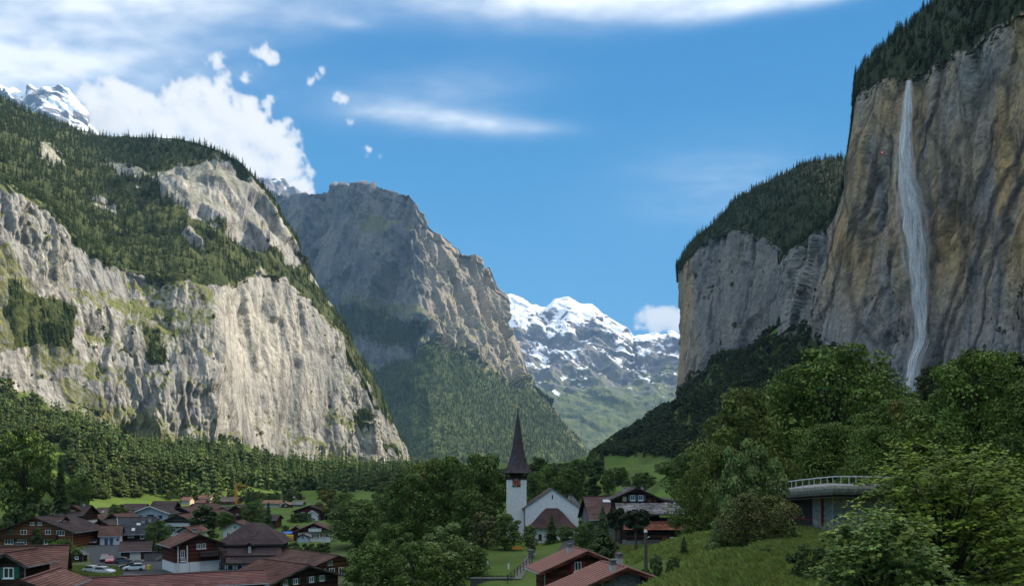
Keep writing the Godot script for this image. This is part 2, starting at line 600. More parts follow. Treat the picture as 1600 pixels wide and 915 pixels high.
func blocks(seed_: int, period: float, warp: float) -> FastNoiseLite:     # sheer facets: one value per block, ragged at the edges
	var n := FastNoiseLite.new()
	n.seed = seed_
	n.noise_type = FastNoiseLite.TYPE_CELLULAR
	n.frequency = 1.0 / period
	n.fractal_type = FastNoiseLite.FRACTAL_NONE
	n.cellular_return_type = FastNoiseLite.RETURN_CELL_VALUE
	n.cellular_distance_function = FastNoiseLite.DISTANCE_EUCLIDEAN
	n.domain_warp_enabled = true
	n.domain_warp_amplitude = warp
	n.domain_warp_frequency = 1.6 / period
	n.domain_warp_fractal_type = FastNoiseLite.DOMAIN_WARP_FRACTAL_NONE
	return n


# rock: sheer blocks of three sizes, taller than wide, stepped one before another; a few deep clefts; fine grain
func rock_shape(p: Vector3, scale: float, dip := 0.45, bold := 1.0) -> float:
	var x := p.x / scale
	var y := p.y / scale
	var z := p.z / scale
	var w: float = N.warp.get_noise_3d(x, y, z) * 16.0
	var along := z * 0.9 + x * 0.45
	bold *= clampf(0.75 + 1.5 * N.field.get_noise_3d(x * 0.22 + 40.0, y * 0.16, z * 0.22), 0.25, 1.25)     # sheer walls between broken ones
	var d: float = N.big.get_noise_3d(x, y * 0.5, z) * 24.0
	d -= maxf(N.rib.get_noise_3d((along + y * dip * 0.5 + w) * 0.7, y * 0.05, 40.0) - 0.42, 0.0) * 22.0 * bold
	d += N.grain.get_noise_3d(x, y * 0.3, z) * (0.5 + bold)
	d += N.fleck.get_noise_3d(x, y * 0.4, z) * (0.35 + 0.6 * bold)
	d -= smoothstep(0.20, 0.0, N.seams.get_noise_3d(x, y * 0.34 + along * dip * 0.3, z) + 1.0) * 3.0 * bold
	d -= smoothstep(0.16, 0.0, N.hairs.get_noise_3d(x, y * 0.5 + along * dip * 0.6, z) + 1.0) * 1.2 * bold
	return d * scale


func rock_facets(p: Vector3, scale: float, dip := 0.45, bold := 1.0) -> float:
	var x := p.x / scale
	var y := p.y / scale
	var z := p.z / scale
	var along := z * 0.9 + x * 0.45
	bold *= clampf(0.75 + 1.5 * N.field.get_noise_3d(x * 0.22 + 40.0, y * 0.16, z * 0.22), 0.25, 1.25)
	var d: float = N.slabs.get_noise_3d(x, y * 0.22 + along * dip * 0.12, z) * 6.5
	d += N.slivers.get_noise_3d(x, y * 0.16 + along * dip * 0.12, z) * 3.2
	d += N.chips.get_noise_3d(x, y * 0.30 + along * dip * 0.2, z) * 1.5
	return d * bold * scale


func no_facet(_p: Vector3, _n: Vector3, _q: Vector2, _s: float) -> float:
	return 0.0


func left_facet(p: Vector3, _n: Vector3, q: Vector2, s: float) -> float:
	var d := rock_facets(p, 1.0, 0.45, 1.25) * calm(q)
	if inside(q, [left_wood[0], left_wood[1]]): d *= 0.45
	if inside(q, left_bare): d += N.slabs.get_noise_3d(p.x, p.y * 0.5, p.z) * 15.0
	return d * (0.8 if s > 3.0 else 1.0) * clampf(s * 0.9 + 0.1, 0.2, 1.0)


func calm(q: Vector2) -> float:     # the great pale slab is smoother than the rest
	return 1.0 - 0.45 * smoothstep(330.0, 350.0, q.x) * smoothstep(530.0, 480.0, q.x) * smoothstep(420.0, 460.0, q.y) * smoothstep(710.0, 620.0, q.y)


func right_facet(p: Vector3, _n: Vector3, q: Vector2, s: float) -> float:
	var d := rock_facets(p + Vector3(500, 0, 900), 0.9, -0.5, 1.15) * (0.85 if s < 2.1 else 0.5)
	return d * clampf(s, 0.15, 1.0) * (1.0 if s < 3.9 else 0.6) * (0.6 if q.x > 1300.0 and q.x < 1345.0 else 1.0)


func mid_facet(p: Vector3, _n: Vector3, q: Vector2, s: float) -> float:
	var d := rock_facets(p + Vector3(0, 0, 300), 2.3, 0.12, 2.6)
	return d * (0.30 if inside(q, mid_wood) else 1.0) * clampf(s, 0.1, 1.0)


# left wall of the valley
var left_wood := []
var left_bare := []
var left_grass := []

func left_shape(p: Vector3, _n: Vector3, q: Vector2, s: float) -> float:
	var d := rock_shape(p, 1.0, 0.45, 1.25)
	d *= calm(q)
	d -= 46.0 * exp(-pow((q.x - 196.0) / 15.0, 4.0) - pow((q.y - 706.0) / 34.0, 4.0))
	var soft := 0.45 if inside(q, [left_wood[0], left_wood[1]]) else 1.0
	if s > 3.0: soft *= 0.8
	return d * soft * clampf(s * 0.9 + 0.1, 0.2, 1.0)


func left_tint(p: Vector3, n: Vector3, q: Vector2, _s: float) -> Color:
	var r := ragged(p, q, 14.0)
	var b: float = N.patch.get_noise_3d(p.x, p.y * 0.7, p.z)
	var st: float = N.streak.get_noise_3d(p.x, p.y * 0.07, p.z)
	var fl: float = N.fleck.get_noise_3dv(p)
	var c := Color(0.30, 0.30, 0.295).lerp(Color(0.46, 0.445, 0.41), clampf(0.35 + b * 1.3, 0.0, 1.0))
	c = c.lerp(Color(0.46, 0.33, 0.21), clampf(b * 0.9 + st * 0.8 - 0.38, 0.0, 0.55))
	c = c.lerp(Color(0.13, 0.135, 0.145), clampf(st * 1.9 - 0.22 + fl * 0.35, 0.0, 0.8))
	c = c.lerp(Color(0.10, 0.10, 0.105), clampf(N.nick.get_noise_3d(p.x * 0.7, p.y * 0.10, p.z * 0.7) * 3.0 - 1.7, 0.0, 0.7))
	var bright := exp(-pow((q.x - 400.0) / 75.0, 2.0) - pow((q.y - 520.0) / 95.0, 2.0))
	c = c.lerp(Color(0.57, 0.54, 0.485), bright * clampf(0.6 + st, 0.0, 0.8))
	var green := Color(0.105, 0.135, 0.034).lerp(Color(0.17, 0.175, 0.06), clampf(0.5 + fl * 1.4, 0.0, 1.0))
	var along: float = p.z * 0.9 + p.x * 0.45
	var shelf: float = N.patch.get_noise_2d(along * 0.35 + p.y * 0.16, (p.y - along * 0.45) * 1.4)
	var grow := clampf((n.y - 0.22) * 4.0 + shelf * 2.4 + b * 0.9 + N.grain.get_noise_3dv(p) * 1.3 - 0.86 + 0.32 * smoothstep(480.0, 700.0, q.y), 0.0, 1.0)
	if inside(r, left_grass): grow = maxf(grow, clampf(0.75 + fl, 0.0, 1.0))
	elif inside(r, left_bare): grow *= 0.35
	elif q.x > 330.0 and q.x < 500.0 and q.y > 430.0 and q.y < 660.0: grow *= 0.25
	c = c.lerp(green, grow * 0.92)
	c *= 1.0 + 0.30 * N.fleck.get_noise_3d(p.x * 1.4, p.y * 0.7, p.z * 1.4)
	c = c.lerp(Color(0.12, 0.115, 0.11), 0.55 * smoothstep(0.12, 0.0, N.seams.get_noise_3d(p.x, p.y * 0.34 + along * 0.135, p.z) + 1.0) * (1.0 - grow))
	if inside(r, [left_wood[1]]): return Color(0.070, 0.105, 0.028).lerp(Color(0.11, 0.145, 0.04), clampf(0.4 + fl + b, 0.0, 1.0))
	if inside(r, left_wood) and not inside(r, left_bare): c = Color(0.040, 0.058, 0.020).lerp(Color(0.10, 0.11, 0.045), clampf(0.3 + fl + b, 0.0, 1.0))
	return c


# right wall
var right_sheet := {}
var far_sheet := {}

func right_shape(p: Vector3, _n: Vector3, q: Vector2, s: float) -> float:
	var d := rock_shape(p + Vector3(500, 0, 900), 0.9, -0.5, 1.15) * (0.85 if s < 2.1 else 0.5)
	return d * clampf(s, 0.15, 1.0) * (1.0 if s < 3.9 else 0.6) * (0.6 if q.x > 1300.0 and q.x < 1345.0 else 1.0)


func right_tint(p: Vector3, n: Vector3, q: Vector2, s: float) -> Color:
	var b: float = N.patch.get_noise_3d(p.x, p.y * 0.5, p.z)
	var st: float = N.streak.get_noise_3d(p.x * 0.75, p.y * 0.05 + N.warp.get_noise_3dv(p) * 2.0, p.z * 0.75)
	var st2: float = N.streak.get_noise_3d(p.x * 0.3 + 500.0, p.y * 0.035 + N.warp.get_noise_3dv(p) * 1.5, p.z * 0.3)
	var fl: float = N.fleck.get_noise_3dv(p)
	var warm := clampf(0.62 + b * 1.2, 0.0, 1.0) * smoothstep(1225.0, 1330.0, q.x) * smoothstep(590.0, 400.0, q.y + b * 90.0)
	var c := Color(0.29, 0.285, 0.28).lerp(Color(0.46, 0.32, 0.17), warm)
	c = c.lerp(Color(0.52, 0.37, 0.18), clampf(b * 0.9 + fl * 0.7 - 0.1, 0.0, 0.5) * warm)
	c = c.lerp(Color(0.29, 0.295, 0.31), clampf(st2 * 2.4 - 0.35, 0.0, 0.8))
	var along: float = p.z * 0.9 + p.x * 0.45
	var crack: float = N.rib.get_noise_2d((along - p.y * 0.42 + N.warp.get_noise_3dv(p) * 14.0) * 1.1, p.y * 0.10)
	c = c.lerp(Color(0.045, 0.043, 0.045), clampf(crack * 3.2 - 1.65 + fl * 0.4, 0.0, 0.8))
	c = c.lerp(Color(0.07, 0.07, 0.075), clampf(st * 2.0 - 0.62 + fl * 0.3, 0.0, 0.75))
	c = c.lerp(Color(0.10, 0.088, 0.075), clampf(-st2 * 2.2 - 0.6 + fl * 0.3, 0.0, 0.6))
	var grow := clampf((n.y - 0.34) * 3.2 + b * 1.3 + fl * 0.5 - 0.25, 0.0, 1.0) * smoothstep(360.0, 520.0, q.y)
	c = c.lerp(Color(0.055, 0.075, 0.026), grow)
	c *= 1.0 + 0.32 * N.fleck.get_noise_3d(p.x * 1.5, p.y * 0.8, p.z * 1.5)
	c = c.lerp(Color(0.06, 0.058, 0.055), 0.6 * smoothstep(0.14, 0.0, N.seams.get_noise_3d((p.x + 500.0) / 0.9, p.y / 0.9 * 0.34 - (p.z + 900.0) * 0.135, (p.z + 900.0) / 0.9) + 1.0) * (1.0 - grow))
	if s < 1.0: c = Color(0.05, 0.065, 0.024)
	if s > 2.0 + 0.12 * fl: c = Color(0.035, 0.05, 0.02)
	return c


func far_right_tint(p: Vector3, n: Vector3, q: Vector2, s: float) -> Color:
	var b: float = N.patch.get_noise_3d(p.x, p.y * 0.5, p.z)
	var st: float = N.streak.get_noise_3d(p.x * 0.5, p.y * 0.06, p.z * 0.5)
	var fl: float = N.fleck.get_noise_3dv(p)
	var c := Color(0.20, 0.205, 0.215).lerp(Color(0.32, 0.305, 0.285), clampf(0.4 + b, 0.0, 1.0))
	c = c.lerp(Color(0.50, 0.36, 0.20), clampf(exp(-pow((q.x - 1066.0) / 22.0, 2.0)) * 0.8 + b * 0.5 - 0.15, 0.0, 0.7))
	c = c.lerp(Color(0.06, 0.063, 0.07), clampf(st * 1.9 - 0.3, 0.0, 0.8))
	c = c.lerp(Color(0.05, 0.07, 0.026), clampf((n.y - 0.3) * 3.0 + b * 1.5 + fl * 0.4 - 0.35, 0.0, 1.0))
	c *= 1.0 + 0.32 * N.fleck.get_noise_3d(p.x * 1.3, p.y * 0.7, p.z * 1.3)
	if s < 1.0: c = Color(0.045, 0.06, 0.022)
	if s > 2.0 + 0.15 * fl: c = Color(0.035, 0.05, 0.02)
	return c


# the bluff in the middle
var mid_wood := []
var mid_grass := []

func mid_shape(p: Vector3, _n: Vector3, q: Vector2, s: float) -> float:
	var d := rock_shape(p + Vector3(0, 0, 300), 2.3, 0.12, 2.0)
	var soft := 0.30 if inside(q, mid_wood) else 1.0
	return d * soft * clampf(s, 0.1, 1.0) * (0.5 if s > 3.8 else 1.0)


func mid_tint(p: Vector3, n: Vector3, q: Vector2, s: float) -> Color:
	var k := p / 2.3
	var b: float = N.patch.get_noise_3d(k.x, k.y * 0.6, k.z)
	var st: float = N.streak.get_noise_3d(k.x, k.y * 0.08, k.z)
	var fl: float = N.fleck.get_noise_3dv(k)
	var c := Color(0.125, 0.134, 0.148).lerp(Color(0.215, 0.21, 0.20), clampf(0.4 + b * 1.3, 0.0, 1.0))
	c = c.lerp(Color(0.36, 0.22, 0.115), clampf(b * 1.3 + st * 0.7 - 0.32, 0.0, 0.6) * smoothstep(600.0, 760.0, q.x))
	c = c.lerp(Color(0.085, 0.088, 0.095), clampf(st * 1.8 - 0.3 + fl * 0.3, 0.0, 0.7))
	c *= 1.0 + 0.35 * N.fleck.get_noise_3d(k.x * 1.4, k.y * 0.7, k.z * 1.4)
	c = c.lerp(Color(0.45, 0.38, 0.30), 0.6 * smoothstep(640.0, 690.0, q.x))  # right face paler and warmer: its ochre rock plus sunlight put into the colour
	var r := q + Vector2(b, fl) * 18.0
	var grow := clampf((n.y - 0.42) * 3.4 + b * 1.1 + fl * 0.5 - 0.2, 0.0, 1.0)
	if s > 3.7: grow = 0.0
	if inside(r, mid_grass): grow = clampf(0.8 + fl * 0.6, 0.0, 1.0)
	c = c.lerp(Color(0.12, 0.15, 0.05).lerp(Color(0.15, 0.14, 0.06), clampf(0.5 + fl, 0.0, 1.0)), grow * 0.9)
	if inside(r, mid_wood): c = Color(0.04, 0.06, 0.024).lerp(Color(0.13, 0.15, 0.05), clampf(fl * 1.5 + b - 0.1, 0.0, 1.0))
	if s > 4.2: c = Color(0.2, 0.2, 0.2)
	return c


# the snow mountains at the valley's end
func snow_shape(p: Vector3, _n: Vector3, _q: Vector2, s: float) -> float:
	var d: float = N.crest.get_noise_3d(p.x + p.y * 0.7, p.y * 0.30, p.z * 0.8) * 120.0 + N.snow.get_noise_3dv(p) * 20.0
	d += N.rib.get_noise_3d((p.x + p.y * 0.8) * 0.42, p.y * 0.12, p.z * 0.3) * 28.0 + N.slabs.get_noise_3d(p.x * 0.13 + p.y * 0.05, p.y * 0.07, p.z * 0.13) * 60.0 + N.slabs.get_noise_3d(p.x * 0.4, p.y * 0.3, p.z * 0.4) * 14.0
	return d * clampf(s * 0.8, 0.1, 1.0) * (1.0 - 0.6 * smoothstep(2.2, 3.0, s)) * (0.7 if s < 1.0 else 1.0)


func snow_tint(p: Vector3, n: Vector3, q: Vector2, s: float) -> Color:
	var b: float = N.snow.get_noise_3d(p.x, p.y * 0.8, p.z)
	var fan: float = N.rib.get_noise_3d((p.x + p.y * 0.9) * 0.30, (p.y - p.x * 0.2) * 0.10, p.z * 0.1)     # couloirs running down to the right
	var fine: float = N.crag.get_noise_3d((p.x + p.y * 0.8) * 0.20, p.y * 0.09, p.z * 0.1)
	var fl: float = N.patch.get_noise_3d(p.x * 0.5, p.y * 0.5, p.z * 0.5)
	var c := Color(0.125, 0.125, 0.135).lerp(Color(0.20, 0.185, 0.175), clampf(0.5 + fl * 1.5, 0.0, 1.0))
	var up := (600.0 - q.y) / 130.0     # 0 at the tree line, 1 at the crest
	var grow := clampf(0.55 - up * 2.0 + fl * 0.9 + b * 0.6, 0.0, 1.0)
	c = c.lerp(Color(0.055, 0.082, 0.045).lerp(Color(0.105, 0.125, 0.055), clampf(0.5 + fl * 1.8 + b, 0.0, 1.0)), grow)
	var white := clampf(up * 0.95 - 0.57 + fan * 0.75 + fine * 0.22 + b * 0.5 + fl * 0.2 + (n.y - 0.55) * 0.8, 0.0, 1.0)
	return c.lerp(Color(0.86, 0.88, 0.91), smoothstep(0.26, 0.42, white))


func peak_tint(p: Vector3, n: Vector3, q: Vector2, _s: float) -> Color:
	var b: float = N.snow.get_noise_3dv(p)
	var fl: float = N.patch.get_noise_3dv(p * 0.5)
	var c := Color(0.20, 0.20, 0.215)
	var white := clampf(0.35 + b * 1.5 + fl * 1.3 + (n.y - 0.4) * 1.4 - (0.9 if q.x > 380.0 else 0.0), 0.0, 1.0)
	return c.lerp(Color(0.86, 0.88, 0.91), smoothstep(0.35, 0.6, white))


func make_mountains() -> void:
	left_wood = [
		poly([-320, 0, 0, 148, 160, 208, 280, 213, 345, 233, 400, 260, 432, 308, 472, 383, 502, 446, 562, 536, 602, 606, 645, 700, 622, 690, 575, 604, 528, 522, 480, 468, 440, 436, 400, 420, 372, 448, 330, 446, 250, 446, 190, 420, 140, 396, 110, 378, 60, 326, 0, 306, -320, 280]),
		poly([-320, 596, 0, 600, 50, 612, 110, 655, 190, 705, 240, 728, 335, 745, 352, 688, 400, 704, 470, 728, 560, 732, 640, 752, 660, 800, -320, 800]),
		poly([8, 436, 60, 468, 110, 480, 104, 556, 62, 540, 24, 552]), poly([216, 508, 244, 520, 258, 580, 228, 582]), poly([548, 640, 575, 640, 640, 740, 600, 745])]
	left_bare = [poly([240, 292, 280, 262, 335, 243, 380, 263, 408, 298, 446, 356, 482, 408, 470, 418, 430, 392, 390, 384, 350, 356, 300, 336, 262, 312]), poly([160, 252, 200, 258, 238, 284, 225, 292, 180, 272]), poly([58, 232, 96, 240, 104, 262, 70, 254]), poly([285, 352, 316, 376, 312, 396, 292, 380]), poly([575, 640, 600, 690, 632, 742, 560, 742]), poly([136, 296, 176, 318, 180, 336, 150, 318])]
	left_grass = [poly([90, 596, 180, 636, 300, 690, 338, 742, 250, 728, 190, 706, 110, 650]), poly([0, 380, 60, 470, 120, 560, 90, 590, 40, 540, 0, 560, -60, 470])]
	var la := mountainside(columns([
		[-330, [[790, 460], [640, 560], [300, 610], [150, 830], [-40, 1250], [60, 1500]]],
		[-160, [[785, 560], [610, 670], [300, 730], [190, 980], [70, 1400], [140, 1700]]],
		[-60, [[780, 640], [600, 740], [305, 800], [220, 1060], [125, 1500], [190, 1800]]],
		[0, [[778, 690], [592, 790], [308, 850], [232, 1110], [150, 1550], [210, 1850]]],
		[70, [[776, 740], [610, 840], [325, 900], [257, 1150], [182, 1580], [240, 1880]]],
		[140, [[774, 790], [650, 890], [392, 950], [302, 1190], [207, 1600], [270, 1900]]],
		[200, [[772, 845], [690, 925], [420, 995], [312, 1200], [212, 1520], [280, 1850]]],
		[270, [[770, 875], [722, 952], [430, 1025], [300, 1220], [214, 1420], [290, 1800]]],
		[335, [[769, 900], [738, 978], [442, 1055], [330, 1225], [230, 1345], [310, 1750]]],
		[348, [[768, 915], [715, 995], [441, 1070], [340, 1228], [236, 1346], [312, 1750]]],
		[380, [[768, 1010], [700, 1092], [442, 1160], [372, 1255], [255, 1350], [330, 1750]]],
		[420, [[767, 1080], [712, 1170], [428, 1235], [384, 1275], [298, 1370], [360, 1750]]],
		[460, [[766, 1150], [722, 1240], [452, 1300], [428, 1340], [362, 1395], [420, 1780]]],
		[500, [[766, 1210], [728, 1300], [486, 1360], [472, 1385], [448, 1420], [500, 1800]]],
		[540, [[765, 1280], [732, 1350], [541, 1415], [530, 1435], [512, 1475], [560, 1830]]],
		[580, [[764, 1340], [738, 1385], [611, 1465], [601, 1490], [585, 1520], [620, 1860]]],
		[610, [[764, 1440], [745, 1475], [681, 1535], [673, 1552], [655, 1570], [690, 1880]]],
		[640, [[764, 1530], [752, 1565], [735, 1605], [732, 1612], [728, 1620], [740, 1900]]],
		[665, [[764, 1620], [757, 1650], [752, 1700], [751, 1706], [750, 1710], [755, 1950]]]]),
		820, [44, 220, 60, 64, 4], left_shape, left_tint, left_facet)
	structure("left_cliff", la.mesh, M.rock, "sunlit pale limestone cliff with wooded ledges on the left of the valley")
	var ra := mountainside(columns([
		[1215, [[660, 900], [530, 1020], [405, 1050], [402, 1080], [396, 1110], [420, 1300]]],
		[1250, [[660, 870], [505, 985], [384, 1015], [381, 1030], [376, 1050], [400, 1250]]],
		[1278, [[660, 850], [528, 945], [362, 975], [358, 985], [352, 1000], [380, 1200]]],
		[1302, [[660, 830], [540, 915], [346, 945], [339, 955], [330, 965], [360, 1180]]],
		[1318, [[665, 815], [550, 897], [290, 925], [282, 930], [274, 940], [300, 1170]]],
		[1327, [[665, 805], [555, 887], [222, 912], [212, 918], [203, 925], [240, 1160]]],
		[1336, [[668, 795], [560, 877], [152, 900], [136, 915], [120, 935], [150, 1160]]],
		[1372, [[672, 765], [582, 842], [122, 862], [98, 890], [76, 930], [110, 1150]]],
		[1420, [[678, 725], [606, 792], [115, 812], [76, 850], [36, 900], [80, 1130]]],
		[1470, [[686, 680], [602, 747], [84, 767], [42, 820], [-12, 880], [40, 1120]]],
		[1512, [[692, 645], [596, 712], [82, 730], [10, 790], [-60, 860], [0, 1100]]],
		[1538, [[696, 628], [592, 692], [44, 708], [-22, 772], [-90, 850], [-20, 1090]]],
		[1600, [[702, 585], [592, 645], [12, 660], [-62, 740], [-140, 830], [-60, 1080]]],
		[1700, [[712, 520], [602, 580], [-60, 595], [-150, 680], [-240, 790], [-130, 1060]]],
		[1900, [[732, 430], [622, 480], [-200, 492], [-330, 580], [-460, 700], [-300, 1000]]],
		[2100, [Vector3(350, 85, -330), Vector3(400, 105, -345), Vector3(410, 430, -350), Vector3(500, 540, -360), Vector3(640, 640, -380), Vector3(900, 640, -380)]],
		[2300, [Vector3(350, 85, -60), Vector3(405, 105, -60), Vector3(415, 440, -60), Vector3(510, 550, -60), Vector3(640, 650, -60), Vector3(900, 640, -60)]],
		[2600, [Vector3(350, 85, 700), Vector3(405, 105, 700), Vector3(415, 440, 700), Vector3(510, 550, 700), Vector3(640, 650, 700), Vector3(900, 640, 700)]]]),
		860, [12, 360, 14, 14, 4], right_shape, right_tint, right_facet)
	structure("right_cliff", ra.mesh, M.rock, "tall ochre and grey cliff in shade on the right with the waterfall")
	var rb := mountainside(columns([
		[1000, [[700, 1900], [600, 2000], [432, 2050], [428, 2055], [424, 2060], [440, 2200]], 1100],
		[1030, [[690, 1650], [606, 1720], [424, 1760], [422, 1765], [419, 1770], [440, 2000]], 1068],
		[1050, [[680, 1420], [610, 1500], [421, 1550], [418, 1565], [413, 1585], [440, 1850]], 1057],
		[1080, [[670, 1320], [590, 1425], [392, 1475], [384, 1510], [374, 1565], [410, 1800]]],
		[1120, [[655, 1220], [568, 1345], [362, 1395], [352, 1440], [340, 1525], [380, 1780]]],
		[1150, [[645, 1160], [552, 1290], [358, 1335], [332, 1395], [308, 1505], [350, 1760]]],
		[1190, [[630, 1100], [530, 1220], [368, 1265], [327, 1350], [286, 1475], [330, 1740]]],
		[1220, [[615, 1060], [510, 1170], [388, 1215], [327, 1310], [272, 1455], [320, 1720]]],
		[1260, [[600, 1010], [480, 1115], [384, 1155], [320, 1265], [253, 1435], [310, 1700]]],
		[1320, [[590, 960], [470, 1060], [372, 1100], [312, 1230], [246, 1425], [300, 1700]]],
		[1420, [[590, 940], [460, 1040], [365, 1080], [310, 1220], [250, 1420], [300, 1700]]]]),
		360, [10, 210, 36, 40, 4], right_shape, far_right_tint, right_facet)
	structure("far_right_cliff", rb.mesh, M.rock, "grey wooded headland cliff in shade beyond the waterfall")
	mid_wood = [poly([560, 600, 600, 572, 640, 562, 680, 540, 715, 552, 760, 588, 800, 600, 830, 606, 850, 626, 880, 660, 925, 712, 960, 760, 500, 780]), poly([520, 478, 560, 480, 620, 500, 660, 520, 650, 545, 600, 540, 545, 520])]
	mid_grass = [poly([520, 464, 560, 464, 620, 476, 660, 492, 700, 500, 690, 512, 640, 500, 560, 482]), poly([570, 345, 590, 335, 615, 358, 600, 370, 575, 362]), poly([670, 530, 720, 545, 770, 580, 830, 598, 840, 612, 790, 606, 720, 565])]
	var mi := mountainside(columns([
		[380, [[770, 2700], [600, 4150], [500, 4250], [385, 4400], [290, 4650], [325, 5750]]],
		[430, [[770, 2700], [590, 4120], [490, 4220], [390, 4360], [301, 4600], [336, 5700]]],
		[470, [[770, 2700], [580, 4060], [480, 4160], [390, 4290], [303, 4520], [338, 5620]]],
		[510, [[770, 2700], [575, 3940], [472, 4050], [380, 4160], [296, 4350], [331, 5450]]],
		[570, [[770, 2700], [570, 3740], [468, 3840], [380, 3930], [287, 4100], [322, 5200]]],
		[610, [[770, 2700], [565, 3580], [474, 3680], [380, 3770], [298, 3920], [333, 5020]]],
		[640, [[770, 2700], [556, 3500], [482, 3590], [380, 3680], [305, 3800], [340, 4900]]],
		[655, [[770, 2700], [548, 3510], [490, 3590], [390, 3690], [328, 3790], [363, 4890]]],
		[680, [[770, 2700], [536, 3570], [500, 3650], [420, 3750], [358, 3840], [393, 4940]]],
		[715, [[770, 2739], [546, 3680], [506, 3760], [440, 3880], [387, 3960], [422, 5060]]],
		[745, [[770, 2817], [570, 3790], [520, 3890], [460, 4010], [400, 4090], [437, 5190]]],
		[754, [[770, 2840], [577, 3830], [525, 3930], [466, 4050], [418, 4130], [459, 5230]]],
		[765, [[770, 2869], [585, 3870], [530, 3970], [470, 4090], [414, 4170], [449, 5270]]],
		[774, [[770, 2890], [589, 3915], [536, 4020], [490, 4130], [434, 4215], [471, 5315]]],
		[785, [[770, 2921], [592, 3960], [542, 4070], [505, 4170], [466, 4260], [501, 5360]]],
		[805, [[770, 2973], [597, 4060], [562, 4170], [540, 4260], [518, 4340], [553, 5440]]],
		[822, [[770, 3017], [602, 4140], [594, 4230], [588, 4330], [580, 4400], [615, 5500]]],
		[838, [[770, 3058], [616, 4180], [612, 4250], [608, 4330], [605, 4380], [640, 5480]]],
		[880, [[770, 3168], [666, 4100], [662, 4160], [659, 4200], [656, 4230], [691, 5330]]],
		[920, [[770, 3272], [714, 3980], [712, 4000], [710, 4030], [708, 4050], [743, 5150]]],
		[960, [[770, 3376], [758, 3900], [757, 3950], [756, 4000], [755, 4050], [790, 5150]]]]),
		520, [120, 60, 90, 80, 4], mid_shape, mid_tint, mid_facet)
	structure("middle_mountain", mi.mesh, M.rock_mid, "steep rocky bluff above a wooded cone in the middle of the valley")
	var crest := [[700, 452], [760, 456], [785, 463], [810, 465], [830, 474], [856, 480], [866, 469], [888, 467], [905, 476], [925, 481], [950, 496], [975, 511], [986, 526], [1000, 523], [1020, 522], [1040, 521], [1050, 516], [1060, 522], [1072, 515], [1100, 525], [1160, 540]]
	var cs := []
	for q in crest: cs.append([q[0], [[745, 5600], [600, 8000], [lerpf(600, q[1], 0.5), 9200], [q[1], 10400], [q[1] + 60, 13000]]])
	var sn := mountainside(columns(cs), 380, [90, 80, 110, 4], snow_shape, snow_tint, no_facet)
	structure("snow_mountain", sn.mesh, M.rock_far, "snow and rock mountain chain closing the valley above green lower slopes")
	crest = [[-220, 170], [-60, 128], [0, 139], [40, 151], [62, 143], [88, 135], [108, 147], [124, 166], [140, 196], [156, 226], [210, 262], [260, 280], [390, 305], [414, 285], [432, 281], [452, 294], [475, 312], [520, 340]]
	cs = []
	for q in crest: cs.append([q[0], [[420, 6200], [lerpf(360, q[1], 0.5), 6900], [q[1], 7600], [q[1] + 60, 9000]]])
	var pk := mountainside(columns(cs), 300, [30, 110, 4], func(p, n, q, s): return 0.7 * snow_shape(p * 1.3, n, q, s), peak_tint, no_facet)
	structure("snow_peak", pk.mesh, M.rock_far, "snow-covered peak behind the left ridge, half in cloud")
	right_sheet = ra
	far_sheet = rb
	make_forests(la, ra, rb, mi)
	make_clouds_and_falls()


# ---------------------------------------------------------------- trees
# A spruce: tiers of drooping, ragged boughs round a stem; 1 m tall, scaled where it stands.
func spruce_mesh(tiers: int, boughs: int, seed_: int, wide := 0.17) -> ArrayMesh:
	var r := RandomNumberGenerator.new()
	r.seed = seed_
	var s := Shape.new()
	s.ink = Color(0.10, 0.075, 0.05)
	s.tube([Vector3.ZERO, Vector3(0, 0.95, 0)], [0.014, 0.002], 4, false)
	for t in tiers:
		var f := float(t) / tiers
		var y := 0.07 + 0.91 * f
		var rad := wide * pow(1.0 - f, 0.8) * r.randf_range(0.82, 1.12) + 0.012
		var drop := 0.06 + 0.05 * (1.0 - f)
		var off := r.randf() * TAU
		for k in boughs:
			var t0 := off + TAU * (k + r.randf_range(-0.2, 0.2)) / boughs
			var half := TAU / boughs * 0.62
			var len := rad * r.randf_range(0.68, 1.2)
			var g := r.randf_range(0.7, 1.35)
			s.ink = Color(0.040 * g, 0.064 * g, 0.020 * g)
			var tip := Vector3(cos(t0) * len, y - drop * r.randf_range(0.6, 1.3), sin(t0) * len)
			var l := Vector3(cos(t0 - half) * len * 0.55, y - drop * 0.55, sin(t0 - half) * len * 0.55)
			var q := Vector3(cos(t0 + half) * len * 0.55, y - drop * 0.55, sin(t0 + half) * len * 0.55)
			var top := Vector3(0, y + 0.035, 0)
			s.tri(top, q, tip)
			s.tri(top, tip, l)
	return s.mesh()


